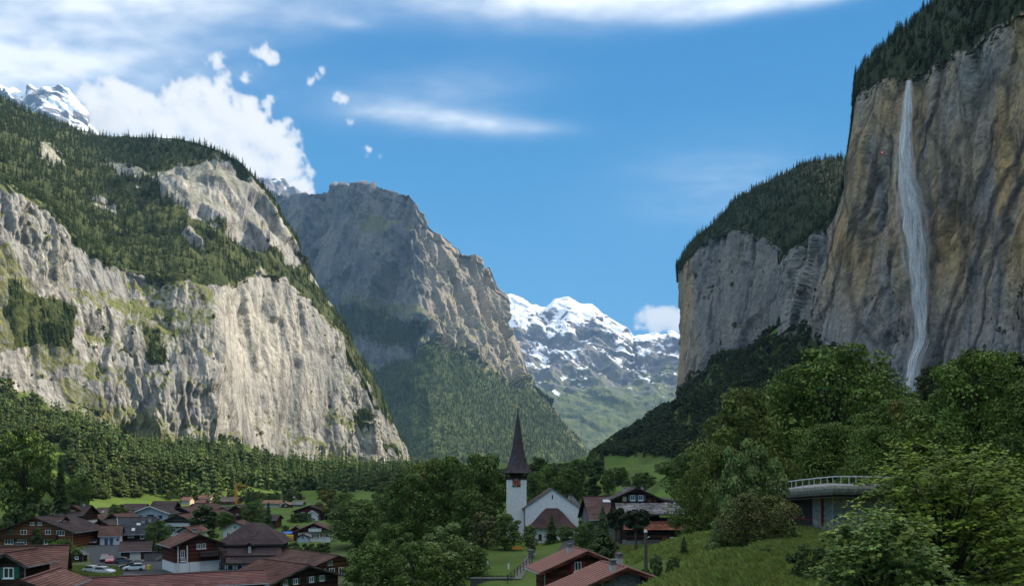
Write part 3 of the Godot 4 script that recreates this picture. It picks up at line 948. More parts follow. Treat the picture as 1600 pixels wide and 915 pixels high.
# A broad-leaved crown: leafy sprays set over lumps of several sizes that leave gaps between them; 1 m tall with its foot at 0, a trunk below.
# tone multiplies the leaf colours. Returns [crown, trunk].
func leafy_meshes(sprays: int, size: float, seed_: int, wide: float, low: float, lumps: int, tone: Color, narrow := 0.5) -> Array:
	var r := RandomNumberGenerator.new()
	r.seed = seed_
	var s := Shape.new()
	var wood := Shape.new()
	wood.ink = Color(0.105, 0.085, 0.065)
	var heart := Vector3(0, (1.0 + low) * 0.5, 0)
	wood.tube([Vector3(0, -0.04, 0), Vector3(0.006, low * 0.6, 0.004), Vector3(-0.008, low + 0.18, 0), Vector3(0.004, 0.82, 0.004)], [0.030, 0.021, 0.014, 0.004], 7, false)
	var balls := []
	for k in lumps:
		var f := (k + 0.5) / lumps
		var y := low + (1.0 - low) * (0.06 + 0.86 * f)
		var belly := pow(sin(PI * clampf(0.10 + 0.86 * f, 0.0, 1.0)), narrow)
		var t := k * 2.39996 + r.randf_range(-0.4, 0.4)
		var reach := wide * belly * r.randf_range(0.30, 0.95)
		var rad := wide * r.randf_range(0.20, 0.46) * (0.55 + 0.45 * belly)
		var mid := Vector3(cos(t) * reach, minf(y, 0.985 - rad * 0.7), sin(t) * reach)
		balls.append([mid, rad, r.randf_range(0.75, 1.2)])
		if k % 2 == 0:
			var from := Vector3(0, lerpf(low * 0.8, mid.y, 0.45), 0)
			wood.tube([from, from.lerp(mid, 0.55) + Vector3(0, 0.015, 0), mid], [0.009, 0.006, 0.002], 4, false)
	for k in sprays:
		var b: Array = balls[r.randi() % balls.size()]
		var d := Vector3(r.randfn(), r.randfn() + 0.25, r.randfn()).normalized()
		var rad: float = b[1] * (0.62 + 0.42 * sqrt(r.randf())) * (1.0 + 0.10 * sin(d.x * 9.0 + d.y * 7.0 + b[2] * 30.0))
		var p: Vector3 = b[0] + Vector3(d.x, d.y * 0.64, d.z) * rad
		var face := (d + Vector3(r.randfn(), r.randfn() + 0.5, r.randfn()) * 0.62).normalized()
		var x := face.cross(Vector3(r.randfn(), r.randfn(), r.randfn())).normalized()
		var y2 := face.cross(x)
		var q := size * r.randf_range(0.55, 1.3)
		var g: float = b[2] * r.randf_range(0.55, 1.5)
		var yellow := r.randf_range(0.85, 1.25)
		s.ink = Color(tone.r * g * yellow, tone.g * g, tone.b * g)
		var bow := face * q * 0.28
		s.tri(p - x * q, p - y2 * q * 0.6 - bow, p + x * q * 1.1 - bow)
		s.tri(p - x * q, p + x * q * 1.1 - bow, p + y2 * q * 0.6)
	return [s.mesh(), wood.mesh()]


func wood(called: String, label: String, meshes: Array, spots: Array, mat: Material) -> void:
	# far woods that nobody could count; each kind of tree is one lot of copies
	for k in meshes.size():
		var mm := MultiMesh.new()
		mm.transform_format = MultiMesh.TRANSFORM_3D
		mm.use_colors = true
		mm.mesh = meshes[k]
		var mine := []
		for i in range(k, spots.size(), meshes.size()): mine.append(spots[i])
		mm.instance_count = mine.size()
		for i in mine.size():
			mm.set_instance_transform(i, mine[i][0])
			mm.set_instance_color(i, mine[i][1])
		var o := MultiMeshInstance3D.new()
		o.name = numbered(called)
		o.multimesh = mm
		o.material_override = mat
		add_child(o)
		tag(o, label, "", label, "stuff")


func spot(p: Vector3, h: float, wide := 1.0, tone := 1.0) -> Array:
	var g := rng.randf_range(0.75, 1.3) * tone
	return [Transform3D(Basis(Vector3.UP, rng.randf() * TAU).scaled(Vector3(h * wide, h, h * wide)), p), Color(g * rng.randf_range(0.85, 1.2), g, g * rng.randf_range(0.8, 1.1))]


# places on a mountainside where test(chart, station, place, normal) gives trees per square metre
func sown(ms: Dictionary, test: Callable, low: float, high: float, tone := 1.0, wide := 1.0) -> Array:
	var out := []
	var nu: int = ms.nu
	var v: PackedVector3Array = ms.v
	for j in ms.nv - 1:
		for i in nu - 1:
			var k: int = j * nu + i
			var many: float = test.call(ms.chart[k], ms.sta[k], v[k], ms.n[k])
			if many <= 0.0: continue
			var area := (v[k + 1] - v[k]).cross(v[k + nu] - v[k]).length()
			var want := many * area
			while want > 0.0:
				if rng.randf() < want:
					var p := v[k].lerp(v[k + 1], rng.randf()).lerp(v[k + nu].lerp(v[k + nu + 1], rng.randf()), rng.randf())
					out.append(spot(p - Vector3(0, 0.8, 0), rng.randf_range(low, high) * (0.45 + 0.6 * rng.randf()) * (1.0 + 0.35 * N.field.get_noise_2d(p.x, p.z)), wide, tone))
				want -= 1.0
	return out


func make_forests(la: Dictionary, ra: Dictionary, rb: Dictionary, mi: Dictionary) -> void:
	var spruces := [spruce_mesh(8, 6, 1), spruce_mesh(9, 6, 2, 0.14), spruce_mesh(7, 7, 3, 0.20)]
	var rounds := []
	for k in 3: rounds.append(leafy_meshes(420, 0.085, 50 + k, 0.42, 0.10, 9, Color(0.054, 0.082, 0.024))[0])
	var fine := []
	for k in 3: fine.append(leafy_meshes(2600, 0.034, 60 + k, 0.44, 0.06, 16, Color(0.062, 0.092, 0.022))[0])
	var s := sown(la, func(q, st, p, n):
		var r := ragged(p, q, 16.0)
		if not inside(r, left_wood) or inside(r, left_bare) or st > 4.4 or q.x < -330.0: return 0.0
		var gap: float = N.patch.get_noise_3dv(p)
		if st < 1.2: return 0.0 if gap < (0.05 if q.y < 690.0 else -0.1) else 0.010
		return 0.004 if gap < -0.22 else 0.021, 9.0, 19.5)
	wood("left_slope_spruces", "dark spruce forest on the ledges and slope of the left cliff", spruces, s, M.needles)
	s = sown(la, func(q, st, p, n):
		if st > 2.1 or q.x < -100.0: return 0.0
		var b: float = N.patch.get_noise_3d(p.x, p.y * 0.7, p.z)
		var low := 0.0035 if st < 1.5 else 0.0016
		return low * clampf(b * 5.0 + (n.y - 0.25) * 6.0, 0.0, 2.0) * (0.1 if q.x > 335.0 and q.y < 640.0 and q.x < 480.0 else 1.0), 4.0, 9.0, 1.5)
	wood("left_cliff_shrubs", "shrubs and small trees clinging to the left cliff", rounds, s, M.leaves)
	s = sown(la, func(q, st, p, n): return 0.013 if st < 1.3 and inside(q, [left_wood[1]]) and N.patch.get_noise_3dv(p) > -0.22 else 0.0, 7.0, 15.0, 1.7)
	wood("left_foot_trees", "broad-leaved wood at the foot of the left cliff", rounds, s, M.leaves)
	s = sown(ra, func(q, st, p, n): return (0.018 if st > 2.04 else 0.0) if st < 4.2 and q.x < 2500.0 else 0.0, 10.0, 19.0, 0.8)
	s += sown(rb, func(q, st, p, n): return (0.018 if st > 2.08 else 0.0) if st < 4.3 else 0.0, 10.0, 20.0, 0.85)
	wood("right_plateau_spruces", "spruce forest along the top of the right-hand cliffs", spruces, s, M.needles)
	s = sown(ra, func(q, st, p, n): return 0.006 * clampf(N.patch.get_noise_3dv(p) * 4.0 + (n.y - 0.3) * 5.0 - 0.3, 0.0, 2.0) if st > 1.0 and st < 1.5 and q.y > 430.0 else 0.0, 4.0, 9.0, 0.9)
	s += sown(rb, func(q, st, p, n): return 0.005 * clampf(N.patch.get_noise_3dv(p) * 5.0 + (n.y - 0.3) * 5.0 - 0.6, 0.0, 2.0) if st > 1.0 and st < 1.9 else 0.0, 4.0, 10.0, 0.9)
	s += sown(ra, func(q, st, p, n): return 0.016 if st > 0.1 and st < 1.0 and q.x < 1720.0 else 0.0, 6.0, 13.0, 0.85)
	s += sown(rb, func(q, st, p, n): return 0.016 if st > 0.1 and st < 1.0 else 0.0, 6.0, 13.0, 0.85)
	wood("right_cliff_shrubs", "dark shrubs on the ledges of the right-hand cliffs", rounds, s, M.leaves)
	s = sown(mi, func(q, st, p, n):
		var k: Vector3 = p / 2.3
		var r: Vector2 = q + Vector2(N.patch.get_noise_3dv(k), N.fleck.get_noise_3dv(k)) * 18.0
		if not inside(r, mid_wood): return 0.0
		var gap: float = N.patch.get_noise_3d(k.x + k.y * 0.6, k.y * 0.35, k.z)
		return 0.0 if gap > 0.42 else 0.0085, 14.0, 27.0, 1.0, 1.1)
	wood("middle_slope_spruces", "spruce forest covering the cone below the middle bluff", spruces, s, M.needles)
	# the wooded scree below the right-hand cliffs
	s = []
	var t := []
	var u := []
	for k in 26000:
		var d := rng.randf_range(180.0, 1600.0)
		var x := rng.randf_range(40.0, 440.0)
		var y := land(x, d)
		var a := 800.0 + FOCAL * x / d
		if a > 1720.0 or y < 24.0 + maxf(0.0, (d - 380.0) * 0.03) and d > 300.0: continue
		if a < 1085.0 and d < 520.0: continue
		var most := 99.0     # the wood thins out to low trees along its lower edge
		if a < 1080.0: most = EYE + (740.0 - (704.0 - (a - 922.0) * 0.70)) / FOCAL * d - y
		if a < 922.0: most = EYE + 20.0 / FOCAL * d - y
		if most < 3.0: continue
		if d < 260.0 and y < 34.0: continue
		if rng.randf() > 0.55 * clampf(d / 700.0, 0.45, 1.0): continue
		if d > 1000.0 and x > 400.0: continue
		if a > 1376.0 and a < 1456.0 and 740.0 - (y + 20.0 - EYE) / d * FOCAL < 618.0: continue
		if rng.randf() < 0.13 + (0.2 if d > 900.0 else 0.0): t.append(spot(Vector3(x, y - 0.5, -d), minf(rng.randf_range(12.0, 22.0), most * 1.1), 1.0, 0.85))
		elif d < 620.0: u.append(spot(Vector3(x, y - 0.8, -d), minf(rng.randf_range(8.0, 15.0), most), 1.05, 0.9))
		else: s.append(spot(Vector3(x, y - 0.8, -d), minf(rng.randf_range(8.0, 15.0), most), 1.05, 0.85))
	wood("right_scree_trees", "dark broad-leaved wood on the slope below the right-hand cliffs", rounds, s, M.leaves)
	wood("right_slope_trees", "nearer part of the broad-leaved wood on the right-hand slope", fine, u, M.leaves)
	wood("right_scree_spruces", "dark spruces among the wood below the right-hand cliffs", spruces, t, M.needles)
	# the wood across the valley floor at the foot of the left cliff
	s = []
	t = []
	for k in 4600:
		var d := rng.randf_range(520.0, 1150.0)
		var a := rng.randf_range(-60.0, 700.0)
		var x := (a - 800.0) / FOCAL * d
		var edge := 560.0 + 35.0 * sin(a * 0.035) + 70.0 * smoothstep(330.0, 420.0, a)
		if d < edge: continue
		if N.field.get_noise_2d(x * 0.5 + 90.0, d * 0.5) < -0.26: continue
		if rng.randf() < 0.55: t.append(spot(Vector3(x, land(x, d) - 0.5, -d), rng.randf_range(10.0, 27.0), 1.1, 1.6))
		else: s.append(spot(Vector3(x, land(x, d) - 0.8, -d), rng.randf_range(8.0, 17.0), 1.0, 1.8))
	u = []
	for k in 5200:
		var d := rng.randf_range(330.0, 640.0)
		var a := rng.randf_range(-120.0, 440.0)
		var x := (a - 800.0) / FOCAL * d
		var y := land(x, d)
		if y < 3.0 + 5.0 * smoothstep(520.0, 600.0, d) or N.field.get_noise_2d(x * 0.6, d * 0.6) < (-0.2 if a < 70.0 else 0.0) or (d < 440.0 and a > 80.0) or (a > 262.0 and d < 560.0 + 20.0 * sin(a * 0.07)): continue
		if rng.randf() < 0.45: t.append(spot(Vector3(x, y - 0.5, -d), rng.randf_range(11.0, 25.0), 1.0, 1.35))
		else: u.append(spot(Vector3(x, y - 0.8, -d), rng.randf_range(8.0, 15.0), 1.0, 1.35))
	for k in 900:
		var d := rng.randf_range(370.0, 900.0)
		var a := rng.randf_range(600.0, 925.0)
		var x := (a - 800.0) / FOCAL * d
		var h := rng.randf_range(8.0, 17.0)
		var y := land(x, d)
		var b := 740.0 - (y + h - EYE) / d * FOCAL
		if b < 712.0 + 10.0 * sin(a * 0.11) or (a > 885.0 and d < 560.0): continue
		if rng.randf() < 0.25: t.append(spot(Vector3(x, y - 0.5, -d), h * 1.1))
		else: u.append(spot(Vector3(x, y - 0.8, -d), h))
	for k in 260:
		var d := rng.randf_range(535.0, 620.0)
		var x := (rng.randf_range(120.0, 470.0) - 800.0) / FOCAL * d
		if N.field.get_noise_2d(x * 1.1, d * 1.1 + 300.0) < 0.02: continue
		u.append(spot(Vector3(x, land(x, d) - 0.5, -d), rng.randf_range(2.5, 7.5), 1.1, 1.2))
	wood("left_slope_trees", "broad-leaved trees on the slope left of the village", fine, u, M.leaves)
	wood("valley_floor_trees", "broad-leaved trees of the dark wood beyond the village", rounds, s, M.leaves)
	wood("valley_floor_spruces", "spruces of the dark wood beyond the village", spruces, t, M.needles)


# ---------------------------------------------------------------- materials of built things
func mottled(c: Color, vary: float, period: float, seed_: int, rough := 0.9, relief := 0.0, stretch := Vector3.ONE) -> StandardMaterial3D:
	var m := plain(c, rough, 0.3)
	var t := NoiseTexture2D.new()
	t.width = 256
	t.height = 256
	t.seamless = true
	t.noise = noise(seed_, 40.0, 5)
	var g := Gradient.new()
	g.set_color(0, Color(1.0 - vary, 1.0 - vary, 1.0 - vary))
	g.set_color(1, Color(1, 1, 1))
	t.color_ramp = g
	m.albedo_texture = t
	m.uv1_triplanar = true
	m.uv1_scale = stretch / period
	if relief > 0.0:
		m.heightmap_enabled = true
		m.heightmap_texture = t
		m.heightmap_scale = relief
	return m


# broken rock: a tile of cracked blocks inside blocks, as colour and as relief; and long water stains at another scale
var broken: ImageTexture
var stains: NoiseTexture2D

func rock_paint(scale: Vector3, relief: float, clean: float) -> StandardMaterial3D:
	var m := paint(0.93, 0.22)
	if broken == null:
		var sum: Image
		var n := FastNoiseLite.new()
		n.noise_type = FastNoiseLite.TYPE_CELLULAR
		n.cellular_return_type = FastNoiseLite.RETURN_DISTANCE2_SUB
		n.domain_warp_enabled = true
		n.domain_warp_amplitude = 26.0
		n.domain_warp_frequency = 0.012
		var layers := []
		for k in 3:
			n.seed = 90 + k
			n.frequency = [0.011, 0.030, 0.075][k]
			layers.append(n.get_seamless_image(768, 768, false, false, 0.12, true))
		var r := noise(95, 90.0, 6, true)
		layers.append(r.get_seamless_image(768, 768, false, false, 0.12, true))
		sum = Image.create(768, 768, false, Image.FORMAT_RGB8)
		var data := []
		for im in layers: data.append((im as Image).get_data())
		var step: int = data[0].size() / (768 * 768)
		var bytes := PackedByteArray()
		bytes.resize(768 * 768 * 3)
		for k in 768 * 768:
			var big: float = data[0][k * step] / 255.0
			var mid: float = data[1][k * step] / 255.0
			var low: float = data[2][k * step] / 255.0
			var g: float = minf(1.0, big * 3.2) * 0.30 + minf(1.0, mid * 2.6) * 0.32 + minf(1.0, low * 2.2) * 0.20 + data[3][k * step] / 255.0 * 0.18
			var b := int(clampf(g, 0.0, 1.0) * 255.0)
			bytes[k * 3] = b
			bytes[k * 3 + 1] = b
			bytes[k * 3 + 2] = b
		broken = ImageTexture.create_from_image(Image.create_from_data(768, 768, false, Image.FORMAT_RGB8, bytes))
		stains = NoiseTexture2D.new()
		stains.width = 512
		stains.height = 512
		stains.seamless = true
		stains.noise = noise(96, 60.0, 5)
		var ramp := Gradient.new()
		ramp.set_color(0, Color(0.80, 0.80, 0.82))
		ramp.set_color(1, Color(1, 1, 1))
		ramp.add_point(0.5, Color(0.97, 0.965, 0.95))
		stains.color_ramp = ramp
	m.uv1_triplanar = true
	m.uv1_world_triplanar = true
	m.uv1_triplanar_sharpness = 4.0
	m.uv1_scale = scale
	m.heightmap_enabled = true
	m.heightmap_texture = broken
	m.heightmap_scale = relief
	if clean < 0.5:
		m.detail_enabled = true
		m.detail_blend_mode = BaseMaterial3D.BLEND_MODE_MUL
		m.detail_albedo = stains
		m.detail_uv_layer = BaseMaterial3D.DETAIL_UV_2
		m.uv2_triplanar = true
		m.uv2_world_triplanar = true
		m.uv2_scale = Vector3(scale.x * 2.6, scale.y * 0.4, scale.z * 2.6)
	return m


# sawn boards: a tile of planks with joints and grain, laid level (or upright)
func boarded(c: Color, seed_: int, upright := false) -> StandardMaterial3D:
	var m := plain(c, 0.85, 0.25)
	var im := Image.create(128, 128, false, Image.FORMAT_RGB8)
	var n := noise(seed_, 30.0, 4)
	for y in 128:
		for x in 128:
			var u := y if not upright else x
			var w := x if not upright else y
			var board := u / 16
			var g := 0.78 + 0.22 * n.get_noise_2d(w * 0.5 + board * 91.0, u * 4.0) + 0.16 * sin(board * 4.7)
			if u % 16 < 2: g *= 0.45
			im.set_pixel(x, y, Color(g, g, g))
	var t := ImageTexture.create_from_image(im)
	m.albedo_texture = t
	m.uv1_triplanar = true
	m.uv1_scale = Vector3.ONE / 1.6
	return m


func make_materials() -> void:
	M.turf = paint(0.95, 0.2)
	M.rock = rock_paint(Vector3(1.0 / 210.0, 1.0 / 330.0, 1.0 / 210.0), 230.0, 0.0)
	M.rock_mid = rock_paint(Vector3(1.0 / 520.0, 1.0 / 760.0, 1.0 / 520.0), 480.0, 0.0)
	M.rock_far = rock_paint(Vector3(1.0 / 1500.0, 1.0 / 1500.0, 1.0 / 1500.0), 700.0, 1.0)
	M.needles = paint(0.8, 0.25)
	M.leaves = paint(0.65, 0.35)
	M.leaves.backlight_enabled = true
	M.leaves.backlight = Color(0.55, 0.55, 0.55)
	M.bark = mottled(Color(0.10, 0.08, 0.062), 0.5, 0.6, 61, 0.95, 0.0, Vector3(3, 0.6, 3))
	M.pine_bark = mottled(Color(0.20, 0.13, 0.10), 0.5, 0.6, 62, 0.95, 0.0, Vector3(3, 0.6, 3))
	M.tiles = paint(0.85, 0.3)
	M.painted = paint(0.6, 0.4)
	M.rough = paint(0.95, 0.2)
	M.white = mottled(Color(0.78, 0.78, 0.76), 0.14, 4.0, 63)
	M.church_white = mottled(Color(0.84, 0.84, 0.83), 0.08, 6.0, 64)
	M.cream = mottled(Color(0.58, 0.50, 0.36), 0.15, 3.0, 65)
	M.grey_wall = mottled(Color(0.27, 0.27, 0.265), 0.35, 2.5, 66)
	M.stone = mottled(Color(0.25, 0.24, 0.225), 0.55, 0.9, 67, 0.95, 3.0)
	M.concrete = mottled(Color(0.43, 0.395, 0.32), 0.42, 3.0, 68)
	M.trim = plain(Color(0.80, 0.81, 0.80), 0.5)
	M.dark_trim = plain(Color(0.035, 0.022, 0.018), 0.7)
	M.glass = plain(Color(0.03, 0.04, 0.05), 0.08, 0.9)
	M.metal = plain(Color(0.42, 0.43, 0.45), 0.4)
	M.metal.metallic = 0.6
	M.galvanised = plain(Color(0.55, 0.57, 0.58), 0.45)
	M.wood_dark = boarded(Color(0.082, 0.046, 0.033), 71)
	M.wood_brown = boarded(Color(0.155, 0.075, 0.042), 72)
	M.wood_red = boarded(Color(0.17, 0.056, 0.037), 73)
	M.wood_orange = boarded(Color(0.33, 0.135, 0.058), 74)
	M.wood_grey = boarded(Color(0.15, 0.13, 0.115), 75)
	M.wood_old = boarded(Color(0.095, 0.067, 0.052), 76, true)
	M.green = plain(Color(0.035, 0.13, 0.085), 0.6)
	M.teal = plain(Color(0.05, 0.14, 0.16), 0.6)
	M.red = plain(Color(0.30, 0.025, 0.03), 0.6)
	M.blue_door = plain(Color(0.06, 0.11, 0.20), 0.6)
	M.garage = plain(Color(0.72, 0.69, 0.58), 0.6)
	M.pale_blue = mottled(Color(0.50, 0.56, 0.60), 0.12, 2.0, 77)
	M.asphalt = mottled(Color(0.085, 0.087, 0.092), 0.35, 4.0, 78)
	M.path = mottled(Color(0.22, 0.21, 0.195), 0.4, 1.6, 79)
	M.tyre = plain(Color(0.02, 0.02, 0.02), 0.8)
	M.lamp_red = plain(Color(0.45, 0.02, 0.02), 0.25)
	M.lamp_clear = plain(Color(0.8, 0.8, 0.78), 0.15)


# ---------------------------------------------------------------- houses
# One slope of a roof in courses: a, b along the eave, c, d back along the ridge (anticlockwise seen from above).
func roof_slope(s: Shape, a: Vector3, b: Vector3, c: Vector3, d: Vector3, thick: float, course: float, piece: float, tone: Color, vary := 0.2) -> void:
	var up := (b - a).cross(d - a).normalized()
	var rows := maxi(2, int((d - a).length() / course))
	var cols := maxi(2, int((b - a).length() / piece))
	for i in rows:
		var t0 := float(i) / rows
		var t1 := float(i + 1) / rows
		var g0 := rng.randf_range(1.0 - vary * 0.5, 1.0 + vary * 0.5)
		for k in cols:
			var u0 := float(k) / cols
			var u1 := float(k + 1) / cols
			var lift := up * 0.055
			var p := a.lerp(d, t0).lerp(b.lerp(c, t0), u0) + lift
			var q := a.lerp(d, t0).lerp(b.lerp(c, t0), u1) + lift
			var r := a.lerp(d, t1).lerp(b.lerp(c, t1), u1)
			var w := a.lerp(d, t1).lerp(b.lerp(c, t1), u0)
			var stain: float = N.patch.get_noise_3d(p.x * 14.0 + tone.r * 9e3, p.y * 14.0, p.z * 14.0)
			var g := g0 * rng.randf_range(1.0 - vary, 1.0 + vary) * (1.0 + 0.5 * stain)
			g *= 1.15
			s.ink = Color(tone.r * g, tone.g * g * rng.randf_range(0.96, 1.04), tone.b * g).lerp(Color(0.075, 0.08, 0.045), clampf(stain * 1.6 - 0.35, 0.0, 0.45))
			s.quad(p, q, r, w)
			s.quad(p - lift, q - lift, q, p)
	s.ink = tone * 0.55
	var down := -up * thick
	s.quad(d + down, c + down, b + down, a + down)
	s.quad(a + down, b + down, b, a)
	s.quad(b + down, c + down, c, b)
	s.quad(c + down, d + down, d, c)
	s.quad(d + down, a + down, a, d)


const FACE := {"front": 0.0, "right": PI / 2.0, "back": PI, "left": -PI / 2.0}
var cache := {}

func window_mesh(w: float, h: float, bars: int) -> ArrayMesh:
	var key := "w%.2f,%.2f,%d" % [w, h, bars]
	if not cache.has(key):
		var s := Shape.new()
		var f := minf(0.11, w * 0.12)
		s.box(Vector3(-w / 2 + f / 2, 0, 0.03), Vector3(f, h, 0.10)); s.box(Vector3(w / 2 - f / 2, 0, 0.03), Vector3(f, h, 0.10))
		s.box(Vector3(0, h / 2 - f / 2, 0.03), Vector3(w - 2 * f, f, 0.098)); s.box(Vector3(0, -h / 2 + f / 2, 0.03), Vector3(w - 2 * f, f, 0.098))
		for k in bars: s.box(Vector3(-w / 2 + w * (k + 1) / (bars + 1), 0, 0.025), Vector3(f * 0.8, h - 2 * f, 0.085))
		s.box(Vector3(0, -h / 2 - 0.04, 0.08), Vector3(w + 0.2, 0.08, 0.20))
		cache[key] = s.mesh()
	return cache[key]


func box_mesh(w: float, h: float, t: float) -> ArrayMesh:
	var key := "b%.2f,%.2f,%.2f" % [w, h, t]
	if not cache.has(key):
		var s := Shape.new()
		s.box(Vector3.ZERO, Vector3(w, h, t))
		cache[key] = s.mesh()
	return cache[key]


func slatted_mesh(w: float, h: float, t: float) -> ArrayMesh:
	var key := "s%.2f,%.2f,%.2f" % [w, h, t]
	if not cache.has(key):
		var s := Shape.new()
		s.box(Vector3.ZERO, Vector3(w, h, t * 0.5))
		var k := -h / 2 + 0.06
		while k < h / 2 - 0.03:
			s.box(Vector3(0, k, t * 0.3), Vector3(w * 0.84, 0.05, t * 0.4))
			k += 0.11
		cache[key] = s.mesh()
	return cache[key]


# on a wall face of a house: at (u, v) on that wall, f the frame of the wall (z outwards)
func add_window(o: Node3D, f: Transform3D, u: float, v: float, w: float, h: float, bars := 1, shutters: Material = null, frame: Material = null) -> void:
	var m := put("window", window_mesh(w, h, bars), frame if frame else M.trim, o)
	m.transform = f * Transform3D(Basis(), Vector3(u, v, 0))
	var g := put("pane", box_mesh(w - 0.06, h - 0.06, 0.02), M.glass, m)
	g.position.z = 0.012
	if shutters:
		for sx in [-1, 1]:
			var sh := put("shutter", slatted_mesh(w * 0.5, h + 0.06, 0.08), shutters, m)
			sh.position = Vector3(sx * (w * 0.75 + 0.05), 0, 0.045)


func add_door(o: Node3D, f: Transform3D, u: float, w: float, h: float, mat: Material, called := "door", v0 := 0.0) -> void:
	var key := "d%.2f,%.2f" % [w, h]
	if not cache.has(key):
		var s := Shape.new()
		s.box(Vector3(0, h / 2, 0), Vector3(w, h, 0.06))
		var n := maxi(2, int(w / 0.55))
		for k in n: s.box(Vector3(-w / 2 + w * (k + 0.5) / n, h / 2, 0.045), Vector3(w / n * 0.84, h * 0.93, 0.035))
		cache[key] = s.mesh()
	var m := put(called, cache[key], mat, o)
	m.transform = f * Transform3D(Basis(), Vector3(u, v0, 0.03))


func add_balcony(o: Node3D, f: Transform3D, u: float, v: float, w: float, out := 1.2, rail: Material = null) -> void:
	var s := Shape.new()
	s.box(Vector3(0, -0.08, out / 2), Vector3(w, 0.16, out))
	for k in int(w / 2.4) + 2:
		var x := -w / 2 + 0.1 + (w - 0.2) * k / (int(w / 2.4) + 1)
		s.box(Vector3(x, -0.26, out * 0.45), Vector3(0.14, 0.2, out * 0.9))
	var m := put("balcony", s.mesh(), M.dark_trim, o)
	m.transform = f * Transform3D(Basis(), Vector3(u, v, 0))
	s = Shape.new()
	s.box(Vector3(0, 0.98, out - 0.05), Vector3(w, 0.09, 0.12))
	s.box(Vector3(0, 0.12, out - 0.05), Vector3(w, 0.07, 0.07))
	var n := int(w / 0.24)
	for k in n: s.box(Vector3(-w / 2 + w * (k + 0.5) / n, 0.55, out - 0.05), Vector3(0.17, 0.79, 0.045))
	for sx in [-1, 1]: s.box(Vector3(sx * (w / 2 - 0.05), 0.52, out / 2), Vector3(0.06, 0.85, out - 0.2))
	put("railing", s.mesh(), rail if rail else M.wood_dark, m)


func chimney_mesh(w: float, h: float) -> ArrayMesh:
	var s := Shape.new()
	s.ink = Color(0.42, 0.41, 0.39)
	s.box(Vector3(0, h * 0.35, 0), Vector3(w, h * 1.1, w))
	s.ink = Color(0.16, 0.15, 0.15)
	s.box(Vector3(0, h * 0.9 + 0.09, 0), Vector3(w * 1.25, 0.10, w * 1.25))
	for x in [-1, 1]: s.box(Vector3(x * w * 0.42, h * 0.9 + 0.22, 0), Vector3(w * 0.12, 0.17, w * 0.8))
	s.box(Vector3(0, h * 0.9 + 0.34, 0), Vector3(w * 1.2, 0.07, w * 1.2))
	return s.mesh()


# The body and roof of a gabled house under o, in the frame t: front gable at z = 0 facing +z, ridge along -z.
# w, l, eave and top are metres; over = roof overhang; prow = how far the ridge runs past the eaves' ends.
func gabled(o: Node3D, t: Transform3D, w: float, l: float, eave: float, top: float, wall: Material, tone: Color, low := 0.0, low_wall: Material = null, over := 0.9, prow := 0.0, barge: Material = null, base := -1.5, course := 0.45, prefix := "") -> MeshInstance3D:
	var hw := w / 2.0
	var slope := (top - eave) / (hw + over)
	var wall_top := eave + slope * over - 0.16
	var s := Shape.new()
	s.slab(PackedVector2Array([Vector2(-hw, low if low_wall else base), Vector2(hw, low if low_wall else base), Vector2(hw, wall_top), Vector2(0, top - 0.16), Vector2(-hw, wall_top)]), l, Transform3D(Basis(), Vector3(0, 0, -l / 2)))
	put(prefix + "wall", s.mesh(), wall, o).transform = t
	if low_wall:
		s = Shape.new()
		s.box(Vector3(0, (low + base) / 2, -l / 2), Vector3(w - 0.12, low - base, l - 0.12))
		put(prefix + "ground_floor_wall", s.mesh(), low_wall, o).transform = t
	s = Shape.new()
	var e := hw + over
	var z0 := over * 0.9
	var z1 := -l - over * 0.9
	roof_slope(s, Vector3(-e, eave, z1), Vector3(-e, eave, z0), Vector3(0, top, z0 + prow), Vector3(0, top, z1 - prow), 0.2, course, 0.9, tone)
	roof_slope(s, Vector3(e, eave, z0), Vector3(e, eave, z1), Vector3(0, top, z1 - prow), Vector3(0, top, z0 + prow), 0.2, course, 0.9, tone)
	s.ink = tone * 0.8
	s.box(Vector3(0, top + 0.06, (z0 + z1) / 2), Vector3(0.34, 0.12, z0 - z1 + 2 * prow - 0.1))
	var roof := put(prefix + "roof", s.mesh(), M.tiles, o)
	roof.transform = t
	for sx in [-1.0, 1.0]:
		s = Shape.new()
		s.beam(Vector3(sx * (e + 0.02), eave - 0.14, z0 + 0.05), Vector3(0, top - 0.12, z0 + prow + 0.05), 0.07, 0.30, Vector3(0, 1, 0))
		put("barge_board", s.mesh(), barge if barge else M.dark_trim, roof)
		s = Shape.new()
		s.tube([Vector3(sx * (e + 0.07), eave - 0.07, z0), Vector3(sx * (e + 0.07), eave - 0.07, z1)], [0.08, 0.08], 5)
		put("gutter", s.mesh(), M.metal, roof)
		if prefix == "" and low_wall == null and base < -1.0:
			s = Shape.new()
			s.tube([Vector3(sx * (hw + 0.08), wall_top - 0.2, 0.1), Vector3(sx * (hw + 0.08), 0.1, 0.1)], [0.05, 0.05], 5)
			put("downpipe", s.mesh(), M.metal, o).transform = t
	var purlin := box_mesh(0.22, 0.26, z0)
	for q in [-0.66, 0.0, 0.66]:     # purlin ends under the front gable
		put("purlin", purlin, M.dark_trim, roof).position = Vector3(q * e, lerpf(top, eave, absf(q)) - 0.38, z0 * 0.5)
	return roof


